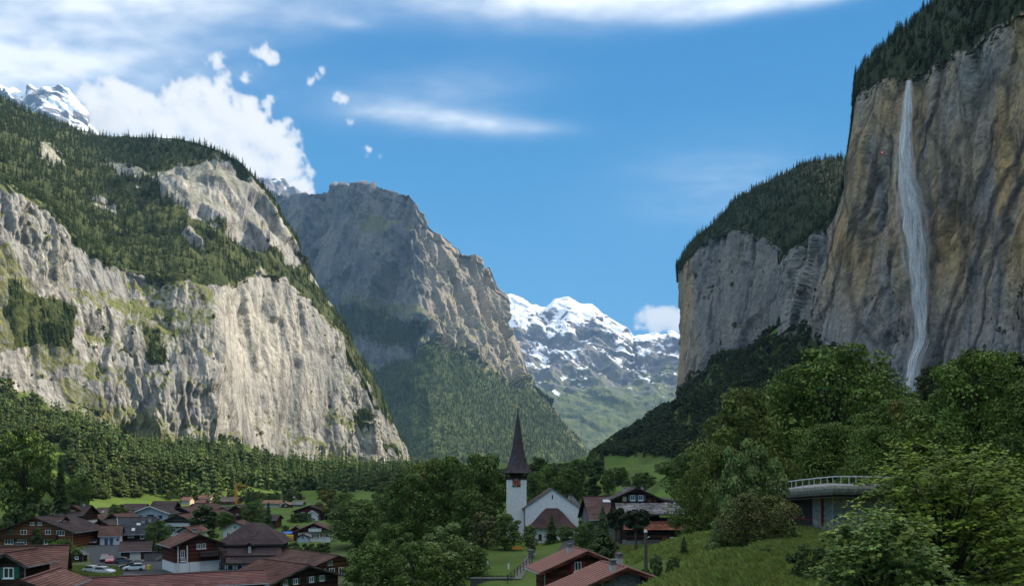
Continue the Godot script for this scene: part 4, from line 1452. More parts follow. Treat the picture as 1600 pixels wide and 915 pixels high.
# A house measured as it stands: [front centre a, distance, foot b, eave b, top b, width over the eaves in a] -> a thing with walls and roof. The eave and top are given on the front verge.
func house(called: String, label: String, a: float, d: float, b0: float, be: float, bt: float, wide: float, l: float, turn: float, wall: Material, tone: Color, more := {}) -> Node3D:
	var p := at(a, b0, d)
	var o := thing(called, label, more.get("category", "house"), p, deg_to_rad(turn), more.get("group", ""))
	var eave := (b0 - be) / FOCAL * d
	var top := (b0 - bt) / FOCAL * d
	var over: float = more.get("over", 0.9)
	var w: float = wide / FOCAL * d / cos(deg_to_rad(turn)) - 2 * over
	var roof := gabled(o, Transform3D(), w, l, eave, top, wall, tone, more.get("low", 0.0), more.get("low_wall"), over, more.get("prow", 0.0), more.get("barge"), -2.0, more.get("course", 0.45))
	fit_out(o, roof, w, l, eave, top, over, more)
	return o


# A house whose roof slope faces the eye: a0, a1 ends of the eave, dr the distance of the ridge
func long_house(called: String, label: String, a0: float, a1: float, d: float, b0: float, be: float, bt: float, run: float, turn: float, wall: Material, tone: Color, more := {}) -> Node3D:
	var over: float = more.get("over", 0.9)
	var p0 := at(a0, b0, d)
	var l: float = (a1 - a0) / FOCAL * d / cos(deg_to_rad(turn)) - 1.8 * over
	var eave := (b0 - be) / FOCAL * d
	var top: float = EYE + (740.0 - bt) / FOCAL * (d + run) - p0.y
	var w := 2.0 * (run - over)
	var b := Basis(Vector3.UP, deg_to_rad(turn - 90.0))
	var o := thing(called, label, more.get("category", "house"), p0 + b * Vector3(-run, 0, -0.9 * over), deg_to_rad(turn - 90.0), more.get("group", ""))
	var roof := gabled(o, Transform3D(), w, l, eave, top, wall, tone, more.get("low", 0.0), more.get("low_wall"), over, more.get("prow", 0.0), more.get("barge"), -2.0, more.get("course", 0.45))
	fit_out(o, roof, w, l, eave, top, over, more)
	return o


func wall_frame(face: String, w: float, l: float) -> Transform3D:
	match face:
		"front": return Transform3D(Basis(), Vector3.ZERO)
		"right": return Transform3D(Basis(Vector3.UP, PI / 2), Vector3(w / 2, 0, -l / 2))
		"left": return Transform3D(Basis(Vector3.UP, -PI / 2), Vector3(-w / 2, 0, -l / 2))
	return Transform3D(Basis(Vector3.UP, PI), Vector3(0, 0, -l))


func fit_out(o: Node3D, roof: MeshInstance3D, w: float, l: float, eave: float, top: float, over: float, more: Dictionary) -> void:
	for q in more.get("windows", []):      # [face, u, v, w, h, bars, shutters, frame]
		add_window(o, wall_frame(q[0], w, l), q[1], q[2], q[3], q[4], q[5] if q.size() > 5 else 1, q[6] if q.size() > 6 else null, q[7] if q.size() > 7 else null)
	for q in more.get("doors", []):        # [face, u, w, h, material, name, foot]
		add_door(o, wall_frame(q[0], w, l), q[1], q[2], q[3], q[4], q[5] if q.size() > 5 else "door", q[6] if q.size() > 6 else 0.0)
	for q in more.get("balconies", []):    # [face, u, v, width, out, rail]
		add_balcony(o, wall_frame(q[0], w, l), q[1], q[2], q[3], q[4], q[5] if q.size() > 5 else null)
	var slope := (top - eave) / (w / 2 + over)
	for q in more.get("chimneys", []):     # [x, z, width, height]
		var c := put("chimney", chimney_mesh(q[2], q[3]), M.rough, roof)
		c.position = Vector3(q[0], top - absf(q[0]) * slope, q[1])
	for q in more.get("skylights", []):    # [x, z, w, h]
		var k := put("skylight", box_mesh(q[2], 0.12, q[3]), M.skylight, roof)
		k.transform = Transform3D(Basis(Vector3(0, 0, 1), -atan(slope) * signf(q[0])), Vector3(q[0], top - absf(q[0]) * slope + 0.12, q[1]))
	for q in more.get("dormers", []):      # [x, z, w, rise]: a small gable standing on the slope at x
		var sx := signf(q[0])
		var y: float = top - absf(q[0]) * slope
		var t := Transform3D(Basis(Vector3.UP, sx * PI / 2), Vector3(q[0], y - 0.3, q[1]))
		gabled(o, t, q[2], absf(q[0]) * 0.72, 0.3 + q[3] * 0.3, 0.3 + q[3], more.get("dormer_wall", M.wood_brown), more.get("dormer_tone", Color(0.075, 0.045, 0.038)), 0.0, null, 0.35, 0.0, null, -0.2, 0.45, "dormer_")
		add_window(o, t, 0, 0.35, minf(q[2] * 0.6, 1.6), 0.6)
	for q in more.get("wings", []):        # [x, z, turn, w, l, eave, top, wall, tone]
		gabled(o, Transform3D(Basis(Vector3.UP, deg_to_rad(q[2])), Vector3(q[0], 0, q[1])), q[3], q[4], q[5], q[6], q[7], q[8], 0.0, null, 0.6, 0.0, q[9] if q.size() > 9 else null, -2.0, 0.45, "wing_")


const BROWN := Color(0.095, 0.052, 0.042)
const DARK := Color(0.060, 0.042, 0.040)
const SLATE := Color(0.050, 0.052, 0.062)
const TILE := Color(0.138, 0.070, 0.055)
const RUST := Color(0.125, 0.060, 0.047)
const GREY := Color(0.17, 0.17, 0.18)

func make_village() -> void:
	M.skylight = plain(Color(0.40, 0.46, 0.50), 0.2, 0.8)
	var W: Material = M.trim
	# left foreground
	house("chalet", "wide orange-brown chalet with a broad gable and two rows of windows at the left edge", 56, 213, 857, 832, 807, 128, 15, 0, M.wood_orange, DARK, {"over": 1.3,
		"windows": [["front", -7.3, 4.7, 1.5, 1.5, 0, null, M.green], ["front", -3.4, 4.5, 1.7, 1.3, 1], ["front", 3.2, 4.5, 1.5, 1.3, 1], ["front", 6.6, 4.3, 2.2, 1.4, 2], ["front", -7.4, 1.9, 2.4, 1.3, 2], ["front", -3.8, 1.9, 2.4, 1.3, 2], ["front", 3.0, 1.9, 1.7, 1.3, 1], ["front", -1.1, 6.8, 1.1, 0.8, 1], ["front", 1.0, 6.8, 1.1, 0.8, 1]],
		"balconies": [["front", -2.0, 2.9, 16, 0.9, M.wood_brown]], "chimneys": [[2.6, -7, 0.9, 1.3]], "dormers": [[4.6, -5.5, 3.0, 1.7]]})
	long_house("tiled_house", "red-brown tiled house with green shutters at the lower left", -70, 66, 91, 960, 908, 856, 4.9, 26, M.wood_brown, TILE * 0.92, {"over": 0.8, "course": 0.34, "doors": [["right", 4.5, 1.0, 2.1, M.dark_trim]],
		"chimneys": [[-1.2, -5.0, 0.8, 1.0]]})
	var o := house("green_shuttered_gable", "brown gable front with open green shutters before the red-brown tiled roof", 13, 86, 965, 884, 863, 70, 4.6, 0, M.wood_dark, TILE, {"over": 0.7, "barge": M.wood_grey, "course": 0.34})
	add_window(o, Transform3D(), 0.0, 4.95, 1.15, 1.2, 1, M.green)
	add_window(o, Transform3D(), 0.0, 2.0, 1.3, 1.2, 1, M.green)
	house("orange_roofed_house", "low orange-tiled roof cut by the lower left corner", 38, 68, 985, 926, 905, 96, 8, 12, M.wood_orange, TILE * 1.25, {"over": 0.7, "course": 0.32, "windows": [["front", 0.9, 1.6, 1.0, 1.1, 1]]})
	o = thing("red_roofed_hall", "long hall with a low dull red roof along the bottom edge", "building", Vector3(-74, 0, -92.6), deg_to_rad(-67))
	var roof := gabled(o, Transform3D(), 9.4, 42, 5.5, 6.55, M.wood_red, Color(0.135, 0.060, 0.052), 0, null, 0.9, 0.0, null, -2.0, 0.7)
	var c := put("chimney", chimney_mesh(0.75, 1.0), M.rough, roof); c.position = Vector3(0.3, 6.5, -14.5)
	c = put("vent", chimney_mesh(0.4, 0.35), M.rough, roof); c.position = Vector3(0.9, 6.4, -16.0)
	for u in [-16.5, -13.8]: add_door(o, wall_frame("right", 9.4, 42), u, 2.5, 2.4, M.garage, "garage_door", 2.2)
	for u in [-5.0, 0.0, 5.0, 10.0]: add_window(o, wall_frame("right", 9.4, 42), u, 3.6, 1.6, 1.2, 1)
	# behind the wide chalet
	long_house("chalet", "dark chalet with white balcony front below the spruces on the left", 78, 130, 288, 826, 805, 789, 6, 0, M.wood_dark, DARK, {"low": 2.9, "low_wall": M.white,
		"windows": [["right", 0.4, 4.0, 3.2, 1.5, 2], ["right", 3.8, 1.4, 1.2, 1.6, 1], ["right", -2.8, 4.0, 1.4, 1.3, 1]], "balconies": [["right", 1.6, 2.9, 6.2, 1.2, M.pale_blue]], "doors": [["right", 4.4, 1.3, 2.1, M.cream]], "dormers": [[3.6, -6.0, 5.0, 2.2]], "chimneys": [[0.4, -8.6, 0.7, 0.9]]})
	long_house("barn", "small weathered barn roof between trees above the car park", 142, 170, 330, 814, 807, 793, 5, 0, M.wood_old, Color(0.12, 0.085, 0.07), {"category": "barn", "over": 0.6, "skylights": [[2.4, -3.0, 0.7, 0.9]]})
	house("chalet", "small dark red chalet beside the car park", 158, 250, 842, 823, 812, 46, 9, -8, M.wood_red, DARK, {"windows": [["front", -0.3, 3.4, 1.2, 1.2, 1], ["front", 2.0, 1.5, 1.2, 1.2, 1], ["right", 0, 3.4, 1.2, 1.2, 1]], "doors": [["front", -1.6, 1.1, 2.1, M.dark_trim]]})
	house("chalet", "little red-brown gable peeping out behind the small dark red chalet", 177, 272, 832, 813, 802, 34, 9, -14, M.wood_red, BROWN * 1.25, {"windows": [["front", 0, 3.4, 1.1, 1.1, 1]]})
	house("chalet", "orange-brown ridge showing above the large slate roof", 199, 292, 826, 809, 799, 36, 9, 20, M.wood_brown, RUST, {"windows": [["front", 0, 3.0, 1.1, 1.1, 1]]})
	long_house("white_barn", "brown-roofed barn with a white wall and two blue doors on the car park", 152, 184, 221, 853, 838, 821, 4.2, 20, M.white, BROWN, {"over": 0.6, "doors": [["right", -1.0, 0.9, 2.1, M.blue_door], ["right", 0.3, 0.9, 2.1, M.blue_door]], "windows": [["right", 1.9, 1.6, 0.8, 0.9, 0]]})
	long_house("slate_house", "house with a large dark slate roof and two bright skylights", 185, 230, 228, 848, 835.5, 808, 6.0, 22, M.wood_dark, SLATE, {"over": 0.9, "prow": 0.9, "barge": M.white, "course": 0.4,
		"skylights": [[2.6, -4.2, 0.9, 1.1], [4.4, -2.9, 1.2, 0.9]], "chimneys": [[2.0, -5.4, 0.8, 0.8], [1.6, -7.2, 0.7, 0.9]], "windows": [["right", -1.4, 1.7, 1.6, 0.6, 1], ["right", 1.6, 1.5, 1.0, 1.0, 0]]})
	long_house("garage", "low brown garage with a cream door in front of the slate house", 184, 229, 186, 876, 862, 846, 4.0, 20, M.wood_old, DARK * 1.2, {"category": "garage", "over": 0.6, "doors": [["right", 0.0, 2.4, 1.8, M.garage, "garage_door"]]})
	house("white_gabled_house", "pale blue-white house with a white-edged gable and balcony among the chalets", 234.5, 290, 824, 802, 790, 64, 11, 0, M.pale_blue, DARK, {"over": 1.1, "barge": M.trim,
		"windows": [["front", -3.6, 4.0, 1.5, 1.2, 1, null, M.blue_door], ["front", 3.6, 4.0, 1.5, 1.2, 1, null, M.blue_door], ["front", 0, 4.2, 2.6, 1.3, 2, null, M.dark_trim], ["front", 3.8, 1.5, 1.6, 1.2, 1], ["front", -3.6, 1.5, 1.6, 1.2, 1]], "balconies": [["front", 0, 3.2, 6.6, 1.1, M.pale_blue]]})
	long_house("chalet", "wide dark roof directly behind the white-edged gable", 228, 268, 322, 816, 799, 783, 6, 0, M.wood_dark, DARK * 1.1, {"windows": [["right", 0, 2.0, 1.2, 1.2, 1]]})
	house("chalet", "dark brown gable to the right of the white-edged gable", 281, 300, 820, 801, 791.5, 42, 10, -6, M.wood_dark, BROWN, {"windows": [["front", -1.6, 3.0, 1.2, 1.1, 1], ["front", 1.6, 3.0, 1.2, 1.1, 1]]})
	house("chalet", "brown gable turned to the left, in the row before the sunlit chalets", 302, 330, 812, 799, 787, 42, 11, -30, M.wood_brown, BROWN, {"windows": [["front", 0, 3.0, 1.2, 1.1, 1]]})
	house("grey_gabled_house", "house with grey boarded gable above a white balcony", 278, 236, 846, 814, 803.5, 52, 10, 0, M.wood_grey, BROWN * 1.15, {"low": 4.6, "low_wall": M.white,
		"windows": [["front", -1.5, 3.4, 1.3, 1.2, 1], ["front", 1.5, 3.4, 1.3, 1.2, 1]], "balconies": [["front", 0, 4.6, 7.4, 1.2, M.white]]})
	house("white_cottage", "tiny white gable with a pinkish roof below the grey boarded gable", 289, 206, 858, 831, 823, 30, 7, -10, M.white, RUST * 1.1, {"over": 0.5, "windows": [["front", 0, 2.6, 0.9, 0.9, 1]]})
	o = house("chalet", "tall red-brown chalet with white garage doors and white downpipes", 310, 162, 894, 852, 834, 68, 9.5, 38, M.wood_red, RUST * 0.8, {"over": 0.9, "low": 2.3, "low_wall": M.white,
		"windows": [["front", 0.0, 5.4, 0.8, 1.1, 1], ["front", 1.05, 5.4, 0.8, 1.1, 1], ["front", -3.2, 4.0, 0.8, 1.5, 1], ["front", -3.1, 2.75, 0.9, 0.5, 1]], "balconies": [["front", 1.9, 3.4, 3.6, 1.3, M.wood_grey]], "chimneys": [[0.6, -5, 0.7, 0.8]]})
	for q in [[-2.9, 1.9], [-0.8, 1.9]]: add_door(o, Transform3D(Basis(), Vector3(0, 0, 0)), q[0], q[1], 2.1, M.trim, "garage_door")
	for u in [-4.1, -2.3]: 
		var s := Shape.new(); s.box(Vector3(0, 3.9, 0), Vector3(0.2, 3.6, 0.12)); put("downpipe", s.mesh(), M.trim, o).position = Vector3(u, 0, 0.08)
	make_hotel()
	house("chalet", "orange-brown gable end of the long low brown roof behind the dark hipped house", 525, 155, 900, 883, 867, 74, 19, 45, M.wood_orange, BROWN, {"over": 1.0, "low": 1.9, "low_wall": M.wood_red,
		"windows": [["front", -1.4, 2.75, 1.1, 0.9, 2], ["front", -3.0, 0.9, 1.3, 1.6, 1], ["front", -1.0, 0.9, 1.3, 1.6, 1], ["front", 1.2, 0.9, 1.3, 1.6, 1], ["front", 3.0, 0.9, 1.3, 1.6, 1]]})
	house("chalet", "dark chalet with a white-edged gable and four green-shuttered windows at the bottom", 478, 125, 935, 905, 881.5, 90, 12, 50, M.wood_dark, RUST * 0.75, {"over": 0.9, "barge": M.wood_grey,
		"windows": [["front", -3.9, 3.0, 0.8, 0.9, 1, M.green], ["front", -2.0, 3.0, 0.8, 0.9, 1, M.green], ["front", 1.0, 3.0, 0.8, 0.9, 1, M.green], ["front", 3.0, 3.0, 0.8, 0.9, 1, M.green], ["front", -2.0, 0.9, 0.9, 1.0, 1], ["front", 1.0, 0.9, 0.9, 1.0, 1]]})
	# on the meadow
	house("chalet", "dark chalet with a small white front gable at the top of the green meadow", 483, 338, 813, 799, 789.5, 56, 12, -6, M.wood_red, DARK, {"wings": [[2.6, 3.2, 0, 4.6, 4.0, 2.6, 4.6, M.white, DARK, M.trim]], "windows": [["front", -2.8, 3.2, 1.4, 1.0, 1], ["front", -4.6, 1.2, 1.3, 1.0, 1]]})
	house("chalet", "red-brown chalet with white lower walls, red shutters and a white balcony on the meadow", 490, 226, 848, 829.5, 817, 58, 9, 8, M.wood_red, BROWN, {"low": 3.0, "low_wall": M.white,
		"windows": [["front", -2.4, 2.2, 0.9, 1.0, 1, M.red], ["front", 0.4, 2.0, 0.9, 1.0, 1, M.red], ["front", 2.8, 2.2, 0.9, 1.0, 1, M.red], ["left", 0.5, 2.2, 0.9, 1.0, 1], ["front", 0, 4.2, 1.4, 0.9, 2]], "balconies": [["front", 0.4, 3.2, 3.6, 0.9, M.trim]], "wings": [[-5.6, -4.0, 0, 3.0, 4.0, 3.2, 4.6, M.wood_brown, RUST]]})
	house("garden_hut", "pale blue hut with a small dark opening in its gable on the meadow", 473, 214, 847, 838, 833.5, 20, 3.0, 0, M.pale_blue, GREY, {"category": "hut", "over": 0.25, "windows": [["front", 0, 1.4, 0.4, 0.4, 0, null, M.dark_trim]]})
	house("shed", "grey board shed beside the yellow container", 440, 222, 844.5, 836.5, 831.5, 17, 3.0, 10, M.wood_grey, GREY * 0.7, {"category": "shed", "over": 0.25, "doors": [["front", 0.5, 0.9, 1.5, M.wood_grey]]})
	o = thing("yellow_container", "bright yellow box container on the meadow edge", "container", at(452, 844.5, 221), 0.1)
	var s := Shape.new(); s.box(Vector3(0, 0.8, -0.6), Vector3(1.75, 1.6, 1.3)); put("body", s.mesh(), plain(Color(0.72, 0.42, 0.02), 0.5), o)
	s = Shape.new()
	for k in 6: s.box(Vector3(-0.75 + 0.3 * k, 0.8, 0.065), Vector3(0.08, 1.5, 0.03))
	put("rib", s.mesh(), plain(Color(0.60, 0.34, 0.02), 0.5), o)
	o = thing("blue_canopy", "blue tarpaulin canopy behind the yellow container", "canopy", at(449, 842, 226), 0.0)
	s = Shape.new(); s.quad(Vector3(-1.4, 1.7, 1), Vector3(1.4, 1.7, 1), Vector3(1.4, 2.2, -0.6), Vector3(-1.4, 2.2, -0.6)); s.quad(Vector3(-1.4, 2.15, -0.6), Vector3(1.4, 2.15, -0.6), Vector3(1.4, 1.65, 1), Vector3(-1.4, 1.65, 1))
	put("sheet", s.mesh(), plain(Color(0.03, 0.12, 0.42), 0.5), o)
	s = Shape.new()
	for x in [-1.3, 1.3]: s.tube([Vector3(x, -0.2, 0.9), Vector3(x, 1.7, 0.9)], [0.04, 0.04], 5)
	put("post", s.mesh(), M.metal, o)
	house("white_house", "white gabled house with a brown roof just above the dark hipped roof", 367, 236, 846, 825, 814, 46, 9, 6, M.white, BROWN, {"windows": [["front", 0, 4.3, 1.0, 0.9, 1], ["front", -2, 2.2, 1.0, 1.1, 1], ["front", 2, 2.2, 1.0, 1.1, 1]], "chimneys": [[3.2, -2.0, 0.7, 0.9]]})
	house("chalet", "brown chalet left of the pair among trees in the middle of the village", 348, 320, 815, 800, 792, 34, 10, -12, M.wood_orange, DARK * 1.2, {"windows": [["front", -1.2, 2.6, 1.2, 1.1, 1], ["front", 1.2, 2.6, 1.2, 1.1, 1]]})
	house("chalet", "brown chalet right of the pair among trees, its roof slope seen from the right", 370, 305, 818, 801, 789, 42, 11, -28, M.wood_red, DARK * 1.3, {"windows": [["front", 0, 3.4, 1.3, 1.1, 1]], "balconies": [["front", 0, 2.2, 5.0, 0.9]]})
	# far side of the village in the sun
	var far := "chalets in the sun at the far edge of the village"
	long_house("far_chalet", "leftmost sunlit chalet at the edge of the far wood", 281, 297, 520, 788, 781, 776, 4.5, 0, M.cream, RUST * 1.2, {"over": 0.8, "group": far, "windows": [["right", -1.2, 1.6, 1.2, 1.0, 1], ["right", 1.4, 1.6, 1.2, 1.0, 1]]})
	long_house("far_chalet", "tall cream-walled sunlit chalet left of the crane", 308, 329, 530, 789, 778, 773, 5, 0, M.cream, RUST * 1.3, {"over": 0.9, "group": far, "windows": [["right", -2, 3.2, 1.4, 1.0, 1], ["right", 1.4, 3.2, 1.4, 1.0, 1], ["right", -1, 1.2, 1.4, 1.0, 1]], "balconies": [["right", 0, 2.2, 6, 0.9, M.wood_orange]]})
	long_house("far_chalet", "small sunlit chalet standing in front of the tall cream-walled one", 303, 319, 500, 791, 785, 781, 4, 0, M.wood_orange, RUST * 1.2, {"over": 0.7, "group": far, "windows": [["right", 0, 1.4, 1.6, 0.9, 1]]})
	long_house("far_chalet", "sunlit chalet with a grey-brown roof beside the foot of the crane", 341, 370, 500, 791, 783, 776, 6, 0, M.wood_orange, Color(0.16, 0.12, 0.10), {"over": 0.9, "low": 1.6, "low_wall": M.cream, "group": far, "windows": [["right", -2.5, 2.4, 1.4, 0.9, 1], ["right", 2.5, 2.4, 1.4, 0.9, 1]], "balconies": [["right", 0, 1.7, 9, 0.9, M.wood_orange]]})
	long_house("far_chalet", "long sunlit chalet with an orange-tan roof above the lit meadow", 408, 439, 480, 793, 786, 781, 5, 0, M.cream, Color(0.26, 0.14, 0.08), {"over": 0.8, "group": far, "windows": [["right", -3, 1.5, 1.5, 1.0, 1], ["right", 0, 1.5, 1.5, 1.0, 1], ["right", 3, 1.5, 1.5, 1.0, 1]]})
	house("far_chalet", "small sunlit gable right of the long orange-tan roof", 446, 478, 793, 788, 784, 16, 7, 0, M.wood_red, Color(0.24, 0.13, 0.08), {"over": 0.7, "group": far, "barge": M.trim, "windows": [["front", 0, 1.5, 1.4, 1.0, 1]]})
	long_house("far_shed", "grey-roofed shed right of the sunlit chalets", 454, 472, 500, 791, 788, 783, 5, 0, M.grey_wall, GREY, {"category": "shed", "over": 0.5})
	long_house("far_hut", "tiny white hut before the dark wood beyond the meadow", 456, 464, 610, 780, 778, 775.5, 2.5, 0, M.white, Color(0.5, 0.5, 0.5), {"category": "hut", "over": 0.2})
	long_house("far_hut", "tiny brown hut before the dark wood, right of the white one", 467, 474, 610, 780, 778, 776, 2.5, 0, M.wood_dark, BROWN, {"category": "hut", "over": 0.2})
	house("far_chalet", "low dark hay barn with a pale yard at the right end of the meadow", 525, 330, 812, 806, 802.5, 26, 6, 0, M.wood_dark, GREY * 0.8, {"category": "barn", "over": 0.5})
	house("field_hut", "small lilac-grey roofed hut on the hillside meadow right of the church", 962, 372, 760, 756, 752, 13, 4, 30, M.wood_grey, Color(0.24, 0.21, 0.22), {"category": "hut", "over": 0.3})
	long_house("chalet", "dark roof in the gap left of the white-edged gable, under the far wood", 186, 222, 352, 812, 796, 787, 6, 8, M.wood_dark, DARK * 1.3, {"windows": [["right", 0, 2.0, 1.2, 1.2, 1]]})
	house("chalet", "small brown gable tucked behind the pale green tree", 327, 292, 818, 805, 797, 34, 9, -10, M.wood_brown, BROWN, {"windows": [["front", 0, 2.6, 1.2, 1.1, 1]]})
	long_house("chalet", "low dark roof between the two dense trees right of the brown pair", 398, 432, 300, 822, 812, 804, 5, 0, M.wood_brown, DARK * 1.2, {"windows": [["right", 1.0, 1.4, 1.2, 1.0, 1]]})
	house("chalet", "brown gable at the far left behind the dark chalet with the white balcony", 140, 300, 824, 812, 803, 34, 9, 10, M.wood_brown, BROWN * 1.1, {"windows": [["front", 0, 2.4, 1.1, 1.0, 1]]})
	make_right_houses()
	make_crane()
	make_kiosk_and_walls()
	make_roads()
	make_cars()


# the dark house with a hipped roof over stepped skirt roofs and an arched gable
func make_hotel() -> void:
	var b0 := 894.0
	var d := 166.0
	var o := thing("hipped_house", "large dark house with hipped roof, stepped lower roofs and an arched timber gable", "house", at(391, b0, d), deg_to_rad(8))
	var m := d / FOCAL
	var W := 92.0 * m
	var D := 10.5
	var eave := (b0 - 849.5) * m
	var top := eave + 4.2
	var s := Shape.new()
	s.box(Vector3(0, eave / 2 - 0.8, -D / 2), Vector3(W, eave + 1.4, D))
	put("wall", s.mesh(), M.wood_dark, o)
	s = Shape.new()
	var e := W / 2 + 0.9
	var f0 := 0.9
	var f1 := -D - 0.9
	var r0 := Vector3(-W / 2 + 4.6, top, -D / 2)
	var r1 := Vector3(W / 2 - 4.6, top, -D / 2)
	var tone := Color(0.066, 0.046, 0.046)
	roof_slope(s, Vector3(-e, eave, f0), Vector3(e, eave, f0), r1, r0, 0.25, 0.4, 0.8, tone)
	roof_slope(s, Vector3(e, eave, f0), Vector3(e, eave, f1), r1 + Vector3(0, 0, -0.02), r1, 0.25, 0.4, 0.8, tone)
	roof_slope(s, Vector3(e, eave, f1), Vector3(-e, eave, f1), r0, r1, 0.25, 0.4, 0.8, tone)
	roof_slope(s, Vector3(-e, eave, f1), Vector3(-e, eave, f0), r0, r0 + Vector3(0, 0, -0.02), 0.25, 0.4, 0.8, tone)
	var roof := put("roof", s.mesh(), M.tiles, o)
	s = Shape.new()
	s.box(Vector3(0, eave - 0.18, f0 + 0.04), Vector3(2 * e, 0.16, 0.06))
	put("fascia", s.mesh(), M.wood_grey, roof)
	var y1 := (b0 - 866.0) * m
	var y2 := (b0 - 876.5) * m
	s = Shape.new()
	roof_slope(s, Vector3(-W / 2 + 1.6, y1, 2.0), Vector3(W / 2 + 0.4, y1, 2.0), Vector3(W / 2 + 0.2, eave - 0.3, 0.05), Vector3(-W / 2 + 1.3, eave - 0.3, 0.05), 0.18, 0.35, 0.8, tone * 1.1)
	put("upper_skirt_roof", s.mesh(), M.tiles, o)
	s = Shape.new()
	roof_slope(s, Vector3(-W / 2 + 1.9, y2, 3.6), Vector3(W / 2 + 1.2, y2, 3.6), Vector3(W / 2 + 0.5, y1 - 0.15, 1.7), Vector3(-W / 2 + 1.7, y1 - 0.15, 1.7), 0.18, 0.35, 0.8, tone * 1.05)
	put("lower_skirt_roof", s.mesh(), M.tiles, o)
	s = Shape.new()
	s.box(Vector3(0.2, y1 - 0.12, 2.03), Vector3(W - 1.4, 0.13, 0.07)); s.box(Vector3(0.4, y2 - 0.12, 3.63), Vector3(W - 1.0, 0.13, 0.07))
	put("skirt_fascia", s.mesh(), M.wood_grey, o)
	s = Shape.new()
	s.box(Vector3(0.5, y2 / 2 - 0.6, 1.4), Vector3(W - 2.2, y2 + 0.8, 2.6))
	put("front_wall", s.mesh(), M.white, o)
	var f := Transform3D(Basis(), Vector3(0.5, 0, 2.7))
	s = Shape.new()
	for k in 12: s.box(Vector3(-W / 2 + 1.4 + (W - 2.8) * k / 11.0, y2 / 2 - 0.1, 0.03), Vector3(0.16, y2, 0.08))
	for y in [0.3, 1.0, y2 - 0.35]: s.box(Vector3(0, y, 0.025), Vector3(W - 2.3, 0.15, 0.07))
	put("timber_frame", s.mesh(), M.dark_trim, o).transform = f
	for k in 5: add_window(o, f, -W / 2 + 2.2 + k * 1.9, y2 * 0.62, 0.9, 0.8, 1, null, M.dark_trim)
	var c := put("ventilator", chimney_mesh(0.6, 1.6), M.rough, o)
	c.position = Vector3(0.1, y1 + 0.4, 1.3)
	s = Shape.new()
	s.slab(PackedVector2Array([Vector2(-0.95, 0), Vector2(0, 0.75), Vector2(0.95, 0), Vector2(0.75, -0.05), Vector2(0, 0.55), Vector2(-0.75, -0.05)]), 1.4)
	put("ventilator_roof", s.mesh(), M.dark_trim, o).position = Vector3(0.1, y1 + 2.0, 1.3)
	# the arched gable on the left corner
	var g := Transform3D(Basis(Vector3.UP, deg_to_rad(-38)), Vector3(-W / 2 - 0.2, 0, 0.6))
	s = Shape.new()
	var outer := PackedVector2Array()
	var inner := PackedVector2Array()
	for k in 13:
		var t := PI * k / 12.0
		outer.append(Vector2(cos(t) * 2.5, 2.6 + sin(t) * 3.1 - (0.9 if k == 0 or k == 12 else 0.0)))
		inner.append(Vector2(cos(t) * 2.0, 2.4 + sin(t) * 2.6))
	inner.reverse()
	outer.append_array(inner)
	s.slab(outer, 1.6)
	put("arched_hood", s.mesh(), M.wood_old, o).transform = g
	s = Shape.new()
	s.slab(PackedVector2Array([Vector2(-2.2, -0.8), Vector2(2.2, -0.8), Vector2(2.2, 2.3), Vector2(1.6, 3.9), Vector2(0, 4.8), Vector2(-1.6, 3.9), Vector2(-2.2, 2.3)]), 0.5, Transform3D(Basis(), Vector3(0, 0, -0.5)))
	put("gable_wall", s.mesh(), M.white, o).transform = g
	s = Shape.new()
	for x in [-1.9, -0.7, 0.7, 1.9]: s.box(Vector3(x, 1.6, -0.2), Vector3(0.16, 3.4, 0.12))
	for y in [0.9, 2.3]: s.box(Vector3(0, y, -0.19), Vector3(4.2, 0.16, 0.1))
	put("gable_timber", s.mesh(), M.dark_trim, o).transform = g
	for x in [-1.25, 0.0, 1.25]: add_window(o, g * Transform3D(Basis(), Vector3(0, 0, -0.23)), x, 1.6, 0.8, 1.1, 0, null, M.dark_trim)


